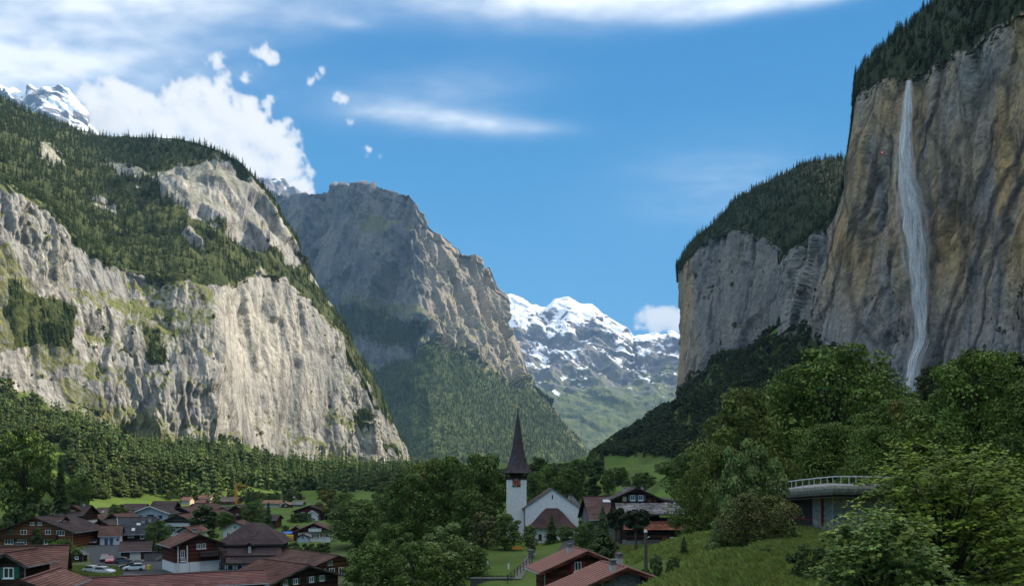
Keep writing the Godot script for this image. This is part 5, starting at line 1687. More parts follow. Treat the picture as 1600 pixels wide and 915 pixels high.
# the old farmhouse with stone-slab roof, its neighbours, and the two ribbed red roofs below
func make_right_houses() -> void:
	var d := 140.0
	var o := thing("old_farmhouse", "old dark farmhouse with a stone-slab roof over a rusty lower roof, right of the church", "house", at(1018, 851, d), deg_to_rad(-3))
	var y := func(b: float, dd: float) -> float: return EYE + (740.0 - b) / FOCAL * dd - (EYE + (740.0 - 851.0) / FOCAL * d)
	var s := Shape.new()
	s.box(Vector3(0.9, 0.9, -6), Vector3(13.0, 6.8, 12))
	put("wall", s.mesh(), M.wood_old, o)
	var g := Transform3D(Basis(), Vector3(-1.9, 4.6, -6.5))
	var top: float = y.call(761.0, 148.0) - 4.6
	var roof: MeshInstance3D = gabled(o, g, 8.4, 9, top - 2.3, top, M.wood_dark, Color(0.07, 0.055, 0.055), 0, null, 0.8, 0.0, null, -0.5, 0.4, "upper_")
	for q in [[-0.75, 3.6, 0.85, 1.0], [0.75, 3.6, 0.85, 1.0]]: add_window(o, g, q[0], q[1], q[2], q[3], 1, M.teal)
	add_door(o, g, -2.3, 0.7, 0.9, M.cream, "hatch", 2.95)
	add_door(o, g, 2.4, 0.6, 0.8, M.wood_orange, "hatch", 2.85)
	add_door(o, g, 3.4, 0.5, 0.7, M.wood_orange, "hatch", 2.8)
	for q in [[-1.9, -4.0, 0.7, 0.7], [1.2, -2.0, 0.45, 0.6], [2.2, -2.6, 0.4, 0.5]]:
		var c := put("chimney", chimney_mesh(q[2], q[3]), M.rough, roof)
		c.position = Vector3(q[0], top - absf(q[0]) * 0.46, q[1])
	s = Shape.new()
	roof_slope(s, Vector3(-6.3, y.call(802, 141), 0.9), Vector3(8.3, y.call(802, 141), 0.9), Vector3(8.0, y.call(785, 147), -6.0), Vector3(-6.0, y.call(785, 147), -6.0), 0.25, 0.42, 0.55, Color(0.20, 0.185, 0.185), 0.55)
	put("slab_roof", s.mesh(), M.tiles, o)
	s = Shape.new()
	roof_slope(s, Vector3(8.0, y.call(785, 147) - 0.2, -6), Vector3(8.2, y.call(785, 147) - 0.2, -14), Vector3(4.0, y.call(777, 152), -14), Vector3(2.0, y.call(777, 152), -8), 0.2, 0.4, 0.7, Color(0.10, 0.08, 0.085))
	roof_slope(s, Vector3(2.0, y.call(787, 147), -5.9), Vector3(9.5, y.call(787, 147), -5.9), Vector3(9.5, y.call(778, 152), -10), Vector3(2.0, y.call(778, 152), -10), 0.2, 0.4, 0.7, Color(0.11, 0.085, 0.09))
	put("rear_roof", s.mesh(), M.tiles, o)
	s = Shape.new()
	roof_slope(s, Vector3(-5.2, y.call(827.5, 137.6), 2.5), Vector3(9.4, y.call(827.5, 137.6), 2.5), Vector3(9.0, y.call(813, 141), 0.02), Vector3(-4.9, y.call(813, 141), 0.02), 0.15, 0.4, 0.6, Color(0.21, 0.085, 0.055), 0.3)
	put("lower_roof", s.mesh(), M.tiles, o)
	s = Shape.new()
	s.box(Vector3(2.0, 0.2, 0.9), Vector3(13.2, 4.6, 1.8))
	put("lower_wall", s.mesh(), M.wood_dark, o)
	s = Shape.new(); s.box(Vector3(-3.6, -0.9, 1.2), Vector3(3.2, 3.6, 1.7)); put("grey_plinth", s.mesh(), M.grey_wall, o)
	s = Shape.new(); s.box(Vector3(-0.3, 0.2, 1.22), Vector3(3.2, 1.7, 1.3)); put("stone_plinth", s.mesh(), M.stone, o)
	var f := Transform3D(Basis(), Vector3(0, 0, 1.82))
	add_door(o, f, 2.1, 0.9, 1.5, M.wood_orange, "door", 0.2)
	for u in [3.4, 4.5, 5.6, 6.9]: add_window(o, f, u, 1.0, 0.85, 1.15, 1)
	s = Shape.new()
	for u in [2.8, 7.7, 8.7]: s.box(Vector3(u, 0.9, 2.0), Vector3(0.16, 3.2, 0.16))
	put("post", s.mesh(), M.dark_trim, o)
	long_house("brown_roofed_house", "house with a plain brown roof and a pale skylight between church and farmhouse", 920, 985, 163, 856, 812, 775, 6.0, 6, M.grey_wall, Color(0.10, 0.062, 0.058), {"over": 0.8, "skylights": [[1.4, -4.4, 0.8, 2.2]], "windows": [["front", 0, 4.0, 1.0, 1.2, 1], ["front", -2.4, 1.6, 1.0, 1.2, 1]]})
	# ribbed red roofs
	o = house("ribbed_roof_house", "dark red house with red shutters under a ribbed tile roof beside the lane", 913, 80, 930, 891, 859.5, 150, 3.0, 16, M.wood_red, TILE * 1.45, {"over": 0.9, "course": 2.0, "barge": M.wood_red, "chimneys": [[-1.1, -1.4, 0.42, 0.75]],
		"windows": [["front", -0.7, 3.0, 0.75, 0.95, 1, M.red], ["front", 1.6, 3.0, 0.6, 0.8, 1]]})
	ribs(o, 150.0 / FOCAL * 80 / cos(deg_to_rad(16)) / 2, 3.0 + 1.6, (930.0 - 891) / FOCAL * 80, (930.0 - 859.5) / FOCAL * 80, 0.81)
	o = house("ribbed_roof_house", "grey-gabled house with a wide ribbed red roof and two chimneys at the bottom edge", 973, 60, 968, 903, 885, 96, 2.8, 20, M.grey_wall, TILE * 1.45, {"over": 0.8, "course": 2.0, "barge": M.wood_red, "chimneys": [[-0.9, 0.1, 0.42, 0.6], [0.7, -1.9, 0.45, 0.8]],
		"windows": [["front", -0.5, 1.55, 0.8, 0.9, 1, M.red], ["front", 0.9, 1.55, 0.8, 0.9, 1, M.red]]})
	ribs(o, 96.0 / FOCAL * 60 / cos(deg_to_rad(20)) / 2, 2.8 + 1.44, (968.0 - 903) / FOCAL * 60, (968.0 - 885) / FOCAL * 60, 0.72)
	lean_to(o, 96.0 / FOCAL * 60 / cos(deg_to_rad(20)) / 2, 4.2, 2.8 + 1.44, (968.0 - 903) / FOCAL * 60, (968.0 - 885) / FOCAL * 60, 0.72)


func lean_to(o: Node3D, e: float, more: float, l: float, eave: float, top: float, z0: float) -> void:
	# the left slope runs on down over a lean-to
	var fallen := (top - eave) / e * more
	var s := Shape.new()
	roof_slope(s, Vector3(-e - more, eave - fallen - 0.02, z0 - l), Vector3(-e - more, eave - fallen - 0.02, z0), Vector3(-e - 0.02, eave - 0.02, z0), Vector3(-e - 0.02, eave - 0.02, z0 - l), 0.2, 2.0, 0.9, TILE * 1.45)
	var m := put("lean_to_roof", s.mesh(), M.tiles, o)
	s = Shape.new()
	s.box(Vector3(-e - more / 2 + 0.5, (eave - fallen) / 2 - 1.0, z0 - l / 2), Vector3(more - 0.6, eave - fallen + 1.6, l - 1.6))
	put("lean_to_wall", s.mesh(), M.wood_red, o)
	s = Shape.new()
	s.ink = TILE * 2.3
	s.tube([Vector3(-e - more, eave - fallen + 0.03, 0), Vector3(-e, eave + 0.03, 0)], [0.10, 0.10], 6)
	var rib := s.mesh()
	for k in int(l / 0.5) + 1: put("roof_rib", rib, M.tiles, m).position.z = z0 - 0.5 * k


func ribs(o: Node3D, e: float, l: float, eave: float, top: float, z0: float) -> void:
	# the raised rolls of a roof, one piece each, from eave to ridge
	var roof := o.get_node("roof")
	var n := int(l / 0.5)
	for sx in [-1.0, 1.0]:
		var s := Shape.new()
		s.ink = TILE * 2.3
		s.tube([Vector3(sx * e, eave + 0.05, 0), Vector3(0, top + 0.05, 0)], [0.10, 0.10], 6)
		var m := s.mesh()
		for k in n + 1:
			put("roof_rib", m, M.tiles, roof).position = Vector3(0, 0, z0 - l * k / n)


func make_crane() -> void:
	var o := thing("tower_crane", "orange-yellow tower crane above the far sunlit chalets", "crane", at(368.5, 790, 500))
	var m: Material = plain(Color(0.68, 0.30, 0.05), 0.5)
	var H := 13.2
	var s := Shape.new()
	for x in [-0.5, 0.5]:
		for z in [-0.5, 0.5]: s.box(Vector3(x, H / 2, z), Vector3(0.28, H, 0.28))
	for k in 9:
		var y0 := k * H / 9.0
		var y1 := (k + 1) * H / 9.0
		var q := 0.5 if k % 2 else -0.5
		s.beam(Vector3(-q, y0, 0.5), Vector3(q, y1, 0.5), 0.16, 0.16)
		s.beam(Vector3(0.5, y0, -q), Vector3(0.5, y1, q), 0.16, 0.16)
	put("mast", s.mesh(), m, o)
	s = Shape.new()
	s.beam(Vector3(-1.2, H, 0), Vector3(6.6, H - 0.9, 0), 0.5, 0.28)
	s.beam(Vector3(-1.2, H + 0.8, 0), Vector3(6.6, H - 0.5, 0), 0.3, 0.22)
	for k in 8: s.beam(Vector3(-1.0 + k * 0.95, H + 0.05 - k * 0.12, 0), Vector3(-0.5 + k * 0.95, H + 0.7 - k * 0.14, 0), 0.14, 0.14)
	put("jib", s.mesh(), m, o)
	s = Shape.new(); s.box(Vector3(-0.9, H + 0.2, 0), Vector3(0.9, 1.0, 0.9)); put("counterweight", s.mesh(), M.concrete, o)


func make_kiosk_and_walls() -> void:
	house("kiosk", "little grey-roofed kiosk at the edge of the road junction", 119, 178, 878, 866.5, 858, 22, 2.6, 8, M.wood_dark, GREY * 0.8, {"category": "kiosk", "over": 0.3, "windows": [["front", 0, 1.0, 0.8, 0.6, 0]]})
	var o := thing("low_wall", "low brown stone wall with a pale sloping handrail beside the garage", "wall", at(241, 876, 184))
	var s := Shape.new()
	s.box(Vector3(0, 0.6, 0), Vector3(4.8, 1.9, 0.5))
	put("wall", s.mesh(), M.stone, o)
	s = Shape.new(); s.box(Vector3(0, 1.6, 0), Vector3(5.0, 0.12, 0.6)); put("coping", s.mesh(), M.wood_grey, o)
	s = Shape.new(); s.beam(Vector3(0.4, 0.5, 0.4), Vector3(2.4, 1.4, 0.4), 0.1, 0.1); s.beam(Vector3(0.4, 0.2, 0.4), Vector3(2.4, 1.1, 0.4), 0.1, 0.1); put("handrail", s.mesh(), M.cream, o)
	o = thing("salt_bin", "small yellow roadside bin by the red-brown chalet", "bin", at(232, 889, 165))
	s = Shape.new(); s.box(Vector3(0, 0.4, 0), Vector3(0.7, 0.8, 0.5)); put("body", s.mesh(), plain(Color(0.70, 0.45, 0.03), 0.5), o)
	s = Shape.new(); s.box(Vector3(0, 0.84, 0), Vector3(0.8, 0.09, 0.6), Basis(Vector3.RIGHT, 0.12)); put("lid", s.mesh(), plain(Color(0.62, 0.40, 0.03), 0.5), o)


# a strip of road along points (x, distance), laid over the land
func strip(points: Array, wide: float, lift: float) -> ArrayMesh:
	var c := Curve3D.new()
	for p in points: c.add_point(Vector3(p[0], 0, -p[1]))
	for i in c.point_count:
		var q := (c.get_point_position(mini(i + 1, c.point_count - 1)) - c.get_point_position(maxi(i - 1, 0))) / 5.0
		c.set_point_in(i, -q)
		c.set_point_out(i, q)
	var n := int(c.get_baked_length() / 1.2)
	var s := Shape.new()
	var last := []
	for i in n + 1:
		var p := c.sample_baked(c.get_baked_length() * i / n)
		var q := c.sample_baked(minf(c.get_baked_length(), c.get_baked_length() * i / n + 0.5))
		if i == n: q = p + (p - c.sample_baked(c.get_baked_length() - 0.5))
		var side := (q - p).normalized().cross(Vector3.UP)
		var row := []
		for k in 7:
			var w := p + side * wide * (k / 6.0 - 0.5)
			row.append(Vector3(w.x, land(w.x, -w.z) + lift, w.z))
		if last:
			for k in 6: s.quad(last[k], last[k + 1], row[k + 1], row[k])
		last = row
	return s.mesh()


func make_roads() -> void:
	structure("road", strip([[-66, 120], [-74, 150], [-82, 172], [-95, 196], [-110, 222], [-122, 250], [-128, 285]], 19.0, 0.16), M.asphalt, "village street with parking bays")
	structure("road", strip([[-40, 150], [-58, 157], [-76, 163], [-84, 172]], 7.0, 0.20), M.asphalt, "side street towards the red-brown chalet")
	structure("car_park", strip([[-72, 236], [-66, 250], [-62, 268], [-60, 285]], 9.0, 0.16), M.asphalt, "parking area below the meadow")
	structure("lane", strip([[6.5, 70], [6.2, 95], [5.6, 120], [7.5, 142], [12, 165], [13, 182]], 3.2, 0.16), M.asphalt, "lane that climbs past the lawn to the church")
	structure("path", strip([[0.8, 122], [1.8, 132], [3.0, 146], [4.2, 156]], 1.3, 0.14), M.path, "stone path along the lawn")
	structure("verge", strip([[-66, 150], [-76, 154.5], [-92, 159]], 1.2, 0.24), M.path, "pale kerb strip beside the street")
	var s := Shape.new()
	for k in 5:      # parking bay marks
		var p := seat(-88.0 - k * 2.6, 186.0 + k * 3.4, -0.22)
		s.box(p, Vector3(0.16, 0.01, 3.6), Basis(Vector3.UP, 0.9))
	structure("parking_marks", s.mesh(), M.trim, "white bay lines painted on the car park")


# ---------------------------------------------------------------- vehicles
func car(label: String, category: String, a: float, b: float, d: float, turn: float, tint: Color, tall := 1.45, long := 4.2) -> Node3D:
	var o := thing("parked_car" if category == "car" else "parked_van", label, category, at(a, b, d), deg_to_rad(turn))
	var x := o.position.x
	o.position.y = land(x, d) + 0.22
	var coat := plain(tint, 0.25, 0.6)
	coat.clearcoat_enabled = true
	coat.clearcoat = 0.7
	var h := long / 2
	var van := category == "van"
	var s := Shape.new()
	var side := PackedVector2Array([Vector2(-h, 0.32), Vector2(-h + 0.08, 0.82), Vector2(-h + 0.25, 0.93), Vector2(h - 1.15, 0.97), Vector2(h - 0.25, 0.80), Vector2(h, 0.55), Vector2(h - 0.02, 0.30)])
	s.slab(side, 1.68)
	s.slab(PackedVector2Array([Vector2(-h + 0.02, 0.40), Vector2(-h + 0.1, 0.74), Vector2(h - 0.3, 0.72), Vector2(h - 0.03, 0.5), Vector2(h - 0.05, 0.36)]), 1.76)
	put("body", s.mesh(), coat, o)
	s = Shape.new()
	var back := -h + (0.12 if van else 0.45)
	var fore := h - (0.95 if van else 1.95)
	for q in [[1.50, tall - 0.04, tall]]: s.slab(PackedVector2Array([Vector2(back + 0.28, q[1] - 0.03), Vector2(fore - 0.02, q[1] - 0.03), Vector2(fore - 0.15, q[2]), Vector2(back + 0.4, q[2])]), 1.36)
	put("roof", s.mesh(), coat, o)
	s = Shape.new()
	s.slab(PackedVector2Array([Vector2(back, 0.92), Vector2(fore + 0.72, 0.94), Vector2(fore, tall - 0.05), Vector2(back + 0.3, tall - 0.05)]), 1.5)
	put("windows", s.mesh(), M.glass, o)
	for x2 in [-h + 0.78, h - 0.82]:
		for z in [-0.78, 0.78]:
			s = Shape.new()
			s.lathe([[0.0, -0.1], [0.31, -0.1], [0.33, 0.0], [0.31, 0.1], [0.0, 0.1]], 12)
			var wh := put("wheel", s.mesh(), M.tyre, o)
			wh.transform = Transform3D(Basis(Vector3.RIGHT, PI / 2), Vector3(x2, 0.32, z))
	for z in [-0.62, 0.62]:
		s = Shape.new(); s.box(Vector3(h - 0.06, 0.64, z), Vector3(0.12, 0.14, 0.34)); put("headlight", s.mesh(), M.lamp_clear, o)
		s = Shape.new(); s.box(Vector3(-h + 0.04, 0.74, z), Vector3(0.10, 0.20, 0.26)); put("tail_light", s.mesh(), M.lamp_red, o)
	return o


func make_cars() -> void:
	var row := "cars and vans parked in the village"
	car("white car parked lengthwise at the pale kerb, nearest of the cars", "car", 162, 901, 155, -15, Color(0.66, 0.68, 0.72))
	car("silver-white car directly behind the nearest white car at the kerb", "car", 146, 902, 157, -18, Color(0.50, 0.54, 0.60))
	car("red car on the street by the cream garage door", "car", 171, 879, 178, -65, Color(0.42, 0.015, 0.02))
	car("black car close beside the red car on the street", "car", 163, 877, 181, -65, Color(0.02, 0.02, 0.025))
	car("dark teal car in front of the cream garage door", "car", 193, 879, 178, 15, Color(0.045, 0.09, 0.10))
	car("white car with a dark roof turning at the street corner", "car", 209, 893, 162, -160, Color(0.62, 0.66, 0.72))
	car("small black car beside the white car at the street corner", "car", 200, 891, 165, -150, Color(0.025, 0.022, 0.03), 1.4, 3.6)
	car("white hatchback at the far left of the car park", "car", 118, 849, 228, 20, Color(0.66, 0.70, 0.74))
	car("white van in the middle of the car park", "van", 136, 847, 230, -30, Color(0.66, 0.68, 0.70), 1.95, 4.6)
	car("dark maroon car by the white barn wall", "car", 146, 852, 222, -70, Color(0.05, 0.02, 0.028))
	car("pale blue car at the top of the car park by the dark red chalet", "car", 132, 837, 255, -40, Color(0.42, 0.50, 0.60))
	for q in [["white car below the meadow, leftmost of the row there", 409, 832, 262, Color(0.64, 0.66, 0.70)], ["dark grey car second in the row below the meadow", 414, 834, 256, Color(0.06, 0.06, 0.065)], ["silver car third in the row below the meadow", 420, 837, 248, Color(0.42, 0.44, 0.47)], ["white car at the near end of the row below the meadow", 428, 841, 236, Color(0.66, 0.67, 0.70)]]:
		car(q[0], "car", q[1], q[2], q[3], -20, q[4])
	car("dark blue car on the lane beside the church porch", "car", 890, 856, 176, 15, Color(0.02, 0.035, 0.07))


func make_church() -> void:
	var d := 190.0
	var m := d / FOCAL
	var o := thing("church", "white village church with a clock tower, flared dark spire and gabled nave", "church", Vector3(at(807, 740, d).x, 3.6, -d))
	var y := func(b: float) -> float: return EYE + (740.0 - b) * m - 3.6
	var w := 31.5 * m
	var s := Shape.new()
	s.box(Vector3(0, (y.call(749.0) - 1.5) / 2, -w / 2), Vector3(w, y.call(749.0) + 1.5, w))
	var tower := put("tower", s.mesh(), M.church_white, o)
	s = Shape.new()
	s.box(Vector3(0, y.call(746.5), -w / 2), Vector3(w + 0.25, 5.0 * m, w + 0.25))
	put("cornice", s.mesh(), M.wood_dark, tower)
	s = Shape.new()
	for k in 7:
		for r in 4:
			var b := Basis(Vector3.UP, r * PI / 2)
			var x := -w / 2 + w * k / 6.0
			if k < 6 or r == 0: s.box(Vector3(0, y.call(741.0), -w / 2) + b * Vector3(x, 0, w / 2 - 0.1), Vector3(0.20, 6.2 * m, 0.20))
			s.beam(Vector3(0, y.call(742.0), -w / 2) + b * Vector3(x, 0, w / 2 - 0.05), Vector3(0, y.call(738.2), -w / 2) + b * Vector3(x * 1.2, 0, w / 2 + 0.75), 0.12, 0.12)
	s.box(Vector3(0, y.call(741.0), -w / 2), Vector3(w * 0.55, 6.0 * m, w * 0.55))
	put("belfry", s.mesh(), M.dark_trim, tower)
	# the spire: eight flared sides of shingle courses
	s = Shape.new()
	var prof := [[738.5, 24.0], [732.0, 19.6], [726.0, 16.8], [720.0, 14.6], [712.0, 12.0], [700.0, 9.4], [690.0, 7.8], [680.0, 6.4], [670.0, 4.9], [660.0, 3.5], [652.0, 2.3], [646.0, 1.3], [640.0, 0.7], [637.0, 0.5]]
	for i in prof.size() - 1:
		var steps := maxi(1, int((prof[i][0] - prof[i + 1][0]) / 2.4))
		for k in steps:
			var f0 := float(k) / steps
			var f1 := float(k + 1) / steps
			for q in 8:
				var t0 := TAU * (q + 0.5) / 8
				var t1 := TAU * (q + 1.5) / 8
				var r0: float = lerpf(prof[i][1], prof[i + 1][1], f0) * m * 1.03
				var r1: float = lerpf(prof[i][1], prof[i + 1][1], f1) * m * 1.03
				var ya: float = y.call(lerpf(prof[i][0], prof[i + 1][0], f0))
				var yb: float = y.call(lerpf(prof[i][0], prof[i + 1][0], f1))
				for z in 3:
					var g := rng.randf_range(0.75, 1.25)
					s.ink = Color(0.068 * g, 0.056 * g, 0.060 * g)
					var a0 := lerpf(t0, t1, z / 3.0)
					var a1 := lerpf(t0, t1, (z + 1) / 3.0)
					var cut := func(t: float) -> Vector3: return Vector3(cos(t0), 0, -sin(t0)).lerp(Vector3(cos(t1), 0, -sin(t1)), (t - t0) / (t1 - t0))
					var lip := 0.05
					s.quad(cut.call(a0) * (r0 + lip) + Vector3(0, ya, 0), cut.call(a1) * (r0 + lip) + Vector3(0, ya, 0), cut.call(a1) * r1 + Vector3(0, yb, 0), cut.call(a0) * r1 + Vector3(0, yb, 0))
	s.ink = Color(0.03, 0.025, 0.025)
	s.lathe([[0.0, y.call(738.3)], [24.0 * m, y.call(738.4)], [24.2 * m, y.call(738.9)], [0.0, y.call(739.0)]], 8, Vector3.ZERO, TAU / 16)
	var spire := put("spire", s.mesh(), M.tiles, o)
	spire.position = Vector3(0.35, 0, -w / 2)
	s = Shape.new()
	s.lathe([[0.0, y.call(637.5)], [0.28, y.call(636.2)], [0.30, y.call(635)], [0.14, y.call(633.2)], [0.05, y.call(632.4)], [0.04, y.call(629)], [0.0, y.call(628.5)]], 10)
	s.box(Vector3(0, y.call(630.3), 0), Vector3(0.8, 0.07, 0.07))
	put("finial", s.mesh(), plain(Color(0.45, 0.30, 0.08), 0.35), spire)
	# the clock
	s = Shape.new()
	var cs := 12.6 * m
	s.box(Vector3.ZERO, Vector3(cs, cs, 0.12))
	var clock := put("clock", s.mesh(), plain(Color(0.055, 0.018, 0.016), 0.6), o)
	clock.position = Vector3(-0.0, y.call(754.0), 0.07)
	s = Shape.new()
	s.lathe([[0.0, 0.02], [cs * 0.34, 0.02], [cs * 0.34, 0.0]], 24)
	put("dial", s.mesh(), plain(Color(0.32, 0.045, 0.03), 0.6), clock).transform = Transform3D(Basis(Vector3.RIGHT, PI / 2), Vector3(0, 0, 0.06))
	s = Shape.new()
	for k in 12:
		var b := Basis(Vector3(0, 0, 1), -TAU * k / 12)
		var n: int = [3, 1, 2, 3, 2, 1, 2, 3, 4, 2, 1, 2][k]
		for z in n: s.box(b * Vector3((z - (n - 1) / 2.0) * 0.085, cs * 0.41, 0), Vector3(0.06, 0.30, 0.04), b)
	put("numerals", s.mesh(), plain(Color(0.75, 0.60, 0.32), 0.4), clock).position.z = 0.08
	s = Shape.new()
	s.beam(Vector3(0.06, 0.1, 0), Vector3(-0.16, -cs * 0.36, 0), 0.03, 0.12, Vector3(0, 0, 1))
	s.beam(Vector3(-0.06, 0.06, 0.03), Vector3(0.42, -0.26, 0.03), 0.03, 0.15, Vector3(0, 0, 1))
	put("hands", s.mesh(), plain(Color(0.80, 0.68, 0.30), 0.3), clock).position.z = 0.11
	# nave
	var nx := (862.0 - 807.0) * m
	var hw := 42.0 * m
	var e := 46.5 * m
	var nz := 1.6
	var ne: float = y.call(794.0)
	var nt: float = y.call(762.5)
	s = Shape.new()
	var wall_top := ne + (nt - ne) * (1.0 - hw / e) - 0.1
	s.slab(PackedVector2Array([Vector2(-hw, -1.5), Vector2(hw, -1.5), Vector2(hw, wall_top), Vector2(0, nt - 0.1), Vector2(-hw, wall_top)]), 12, Transform3D(Basis(), Vector3(nx, 0, nz - 6)))
	put("nave_wall", s.mesh(), M.church_white, o)
	s = Shape.new()
	roof_slope(s, Vector3(nx - e, ne, nz - 12.3), Vector3(nx - e, ne, nz + 0.25), Vector3(nx, nt, nz + 0.25), Vector3(nx, nt, nz - 12.3), 0.16, 0.35, 0.7, Color(0.085, 0.052, 0.048))
	roof_slope(s, Vector3(nx + e, ne, nz + 0.25), Vector3(nx + e, ne, nz - 12.3), Vector3(nx, nt, nz - 12.3), Vector3(nx, nt, nz + 0.25), 0.16, 0.35, 0.7, Color(0.085, 0.052, 0.048))
	var nave := put("nave_roof", s.mesh(), M.tiles, o)
	s = Shape.new()
	for sx in [-1.0, 1.0]: s.beam(Vector3(nx + sx * e, ne - 0.1, nz + 0.29), Vector3(nx, nt - 0.08, nz + 0.29), 0.06, 0.24)
	put("barge_board", s.mesh(), M.grey_wall, nave)
	s = Shape.new()
	for sx in [-1.0, 1.0]: s.tube([Vector3(nx + sx * (hw + 0.08), ne, nz + 0.1), Vector3(nx + sx * (hw + 0.08), -0.5, nz + 0.1)], [0.09, 0.09], 6)
	put("downpipe", s.mesh(), M.dark_trim, o)
	s = Shape.new(); s.box(Vector3(nx + 0.1, y.call(776.0), nz), Vector3(0.3, 1.0, 0.06)); put("slit_window", s.mesh(), M.dark_trim, o)
	var c := put("chimney", chimney_mesh(0.55, 1.5), M.rough, nave)
	c.position = Vector3((893.0 - 807.0) * m, y.call(784.0), -6)
	s = Shape.new()      # the side roof behind the nave
	roof_slope(s, Vector3((916.0 - 807.0) * m, y.call(795.0), -5), Vector3((916.0 - 807.0) * m, y.call(795.0), -11), Vector3((896.0 - 807.0) * m, y.call(772.0), -11), Vector3((896.0 - 807.0) * m, y.call(772.0), -5), 0.15, 0.35, 0.6, Color(0.085, 0.06, 0.062))
	s.ink = Color(0.3, 0.3, 0.32)
	s.tri(Vector3((896.0 - 807.0) * m, y.call(772.0) - 0.1, -5.02), Vector3((896.0 - 807.0) * m, y.call(795.0), -5.02), Vector3((915.0 - 807.0) * m, y.call(795.0), -5.02))
	put("side_roof", s.mesh(), M.tiles, o)
	# porch with its flared roof
	s = Shape.new()
	var pz := nz + 4.4
	s.box(Vector3(nx, y.call(822.0) / 2 - 0.8, (pz + nz) / 2 - 0.3), Vector3(62.0 * m, y.call(822.0) + 1.6, pz - nz - 0.6))
	put("porch_wall", s.mesh(), M.church_white, o)
	s = Shape.new()
	var steps := [[793.0, 9.0, 0.1], [801.0, 17.5, 1.5], [808.0, 23.5, 2.6], [815.0, 29.5, 3.7], [822.0, 37.5, 4.9]]
	for i in steps.size() - 1:
		var h: Array = steps[i]
		var l: Array = steps[i + 1]
		var y0: float = y.call(l[0])
		var y1: float = y.call(h[0])
		roof_slope(s, Vector3(nx - l[1] * m, y0, nz + l[2]), Vector3(nx + l[1] * m, y0, nz + l[2]), Vector3(nx + h[1] * m, y1, nz + h[2]), Vector3(nx - h[1] * m, y1, nz + h[2]), 0.08, 0.3, 0.5, Color(0.078, 0.047, 0.046))
		roof_slope(s, Vector3(nx + l[1] * m, y0, nz + l[2]), Vector3(nx + l[1] * m, y0, nz), Vector3(nx + h[1] * m, y1, nz), Vector3(nx + h[1] * m, y1, nz + h[2]), 0.08, 0.3, 0.5, Color(0.078, 0.047, 0.046))
		roof_slope(s, Vector3(nx - l[1] * m, y0, nz), Vector3(nx - l[1] * m, y0, nz + l[2]), Vector3(nx - h[1] * m, y1, nz + h[2]), Vector3(nx - h[1] * m, y1, nz), 0.08, 0.3, 0.5, Color(0.078, 0.047, 0.046))
	put("porch_roof", s.mesh(), M.tiles, o)
	var f := Transform3D(Basis(), Vector3(nx, 0, pz - 0.58))
	add_door(o, f, 0.0, 1.6, 2.3, M.wood_brown)
	for u in [-3.0, 3.0]: add_window(o, f, u, 1.5, 0.8, 1.3, 1, null, M.dark_trim)


# ---------------------------------------------------------------- single trees
var crowns := {}     # kind -> list of [crown mesh, trunk mesh, natural half width]

func make_kinds() -> void:
	crowns.broad = []
	for k in 4: crowns.broad.append(leafy_meshes(9000, 0.019, 200 + k, 0.42, 0.08, 30, Color(0.078, 0.130, 0.024)) + [0.42])
	crowns.big = []
	for k in 3: crowns.big.append(leafy_meshes(20000, 0.0125, 210 + k, 0.44, 0.05, 44, Color(0.098, 0.155, 0.025)) + [0.44])
	crowns.olive = []
	for k in 2: crowns.olive.append(leafy_meshes(14000, 0.0145, 220 + k, 0.44, 0.06, 34, Color(0.105, 0.140, 0.026)) + [0.44])
	crowns.light = []
	for k in 2: crowns.light.append(leafy_meshes(9000, 0.020, 230 + k, 0.36, 0.05, 24, Color(0.145, 0.205, 0.060), 0.7) + [0.36])
	crowns.bush = []
	for k in 3: crowns.bush.append(leafy_meshes(2600, 0.05, 240 + k, 0.62, 0.0, 14, Color(0.062, 0.100, 0.026), 0.35) + [0.62])
	crowns.sparse = [leafy_meshes(2300, 0.024, 250, 0.30, 0.30, 16, Color(0.085, 0.085, 0.030)) + [0.30]]
	crowns.rusty = [leafy_meshes(8000, 0.020, 260, 0.62, 0.02, 26, Color(0.108, 0.112, 0.030), 0.35) + [0.62]]
	crowns.poplar = [leafy_meshes(4200, 0.024, 270, 0.22, 0.05, 20, Color(0.055, 0.090, 0.026), 0.6) + [0.22]]
	crowns.yellow = [leafy_meshes(9000, 0.018, 280, 0.36, 0.06, 18, Color(0.150, 0.150, 0.030)) + [0.36]]
	crowns.spruce = []
	for k in 3: crowns.spruce.append([spruce_mesh(20, 11, 300 + k, 0.19), null, 0.19])
	crowns.pine = [leafy_meshes(2200, 0.028, 290, 0.26, 0.66, 11, Color(0.042, 0.062, 0.030), 0.3) + [0.26]]


# kind, a, distance, top, width of the crown in a, label
func tree(kind: String, a: float, d: float, b: float, wide: float, label: String, group := "") -> Node3D:
	var list: Array = crowns[kind]
	var pick: Array = list[int(absf(a * 7.0 + b)) % list.size()]
	var x := (a - 800.0) / FOCAL * d
	var y := land(x, d) - 0.3
	var h := EYE + (740.0 - b) / FOCAL * d - y
	var called: String = {"spruce": "spruce_tree", "bush": "bush", "rusty": "bush", "pine": "pine_tree"}.get(kind, "leafy_tree")
	var o := thing(called, label, "bush" if called == "bush" else "tree", Vector3(x, y, -d), absf(a * 1.37), group)
	var w: float = wide / 2.0 / FOCAL * d / pick[2]
	w = clampf(w, h * 0.5, h * 1.9)
	var s := Vector3(w, h, w)
	put("crown", pick[0], M.needles if kind == "spruce" else M.leaves, o).scale = s
	if pick[1]: put("trunk", pick[1], M.pine_bark if kind == "pine" else M.bark, o).scale = s
	return o


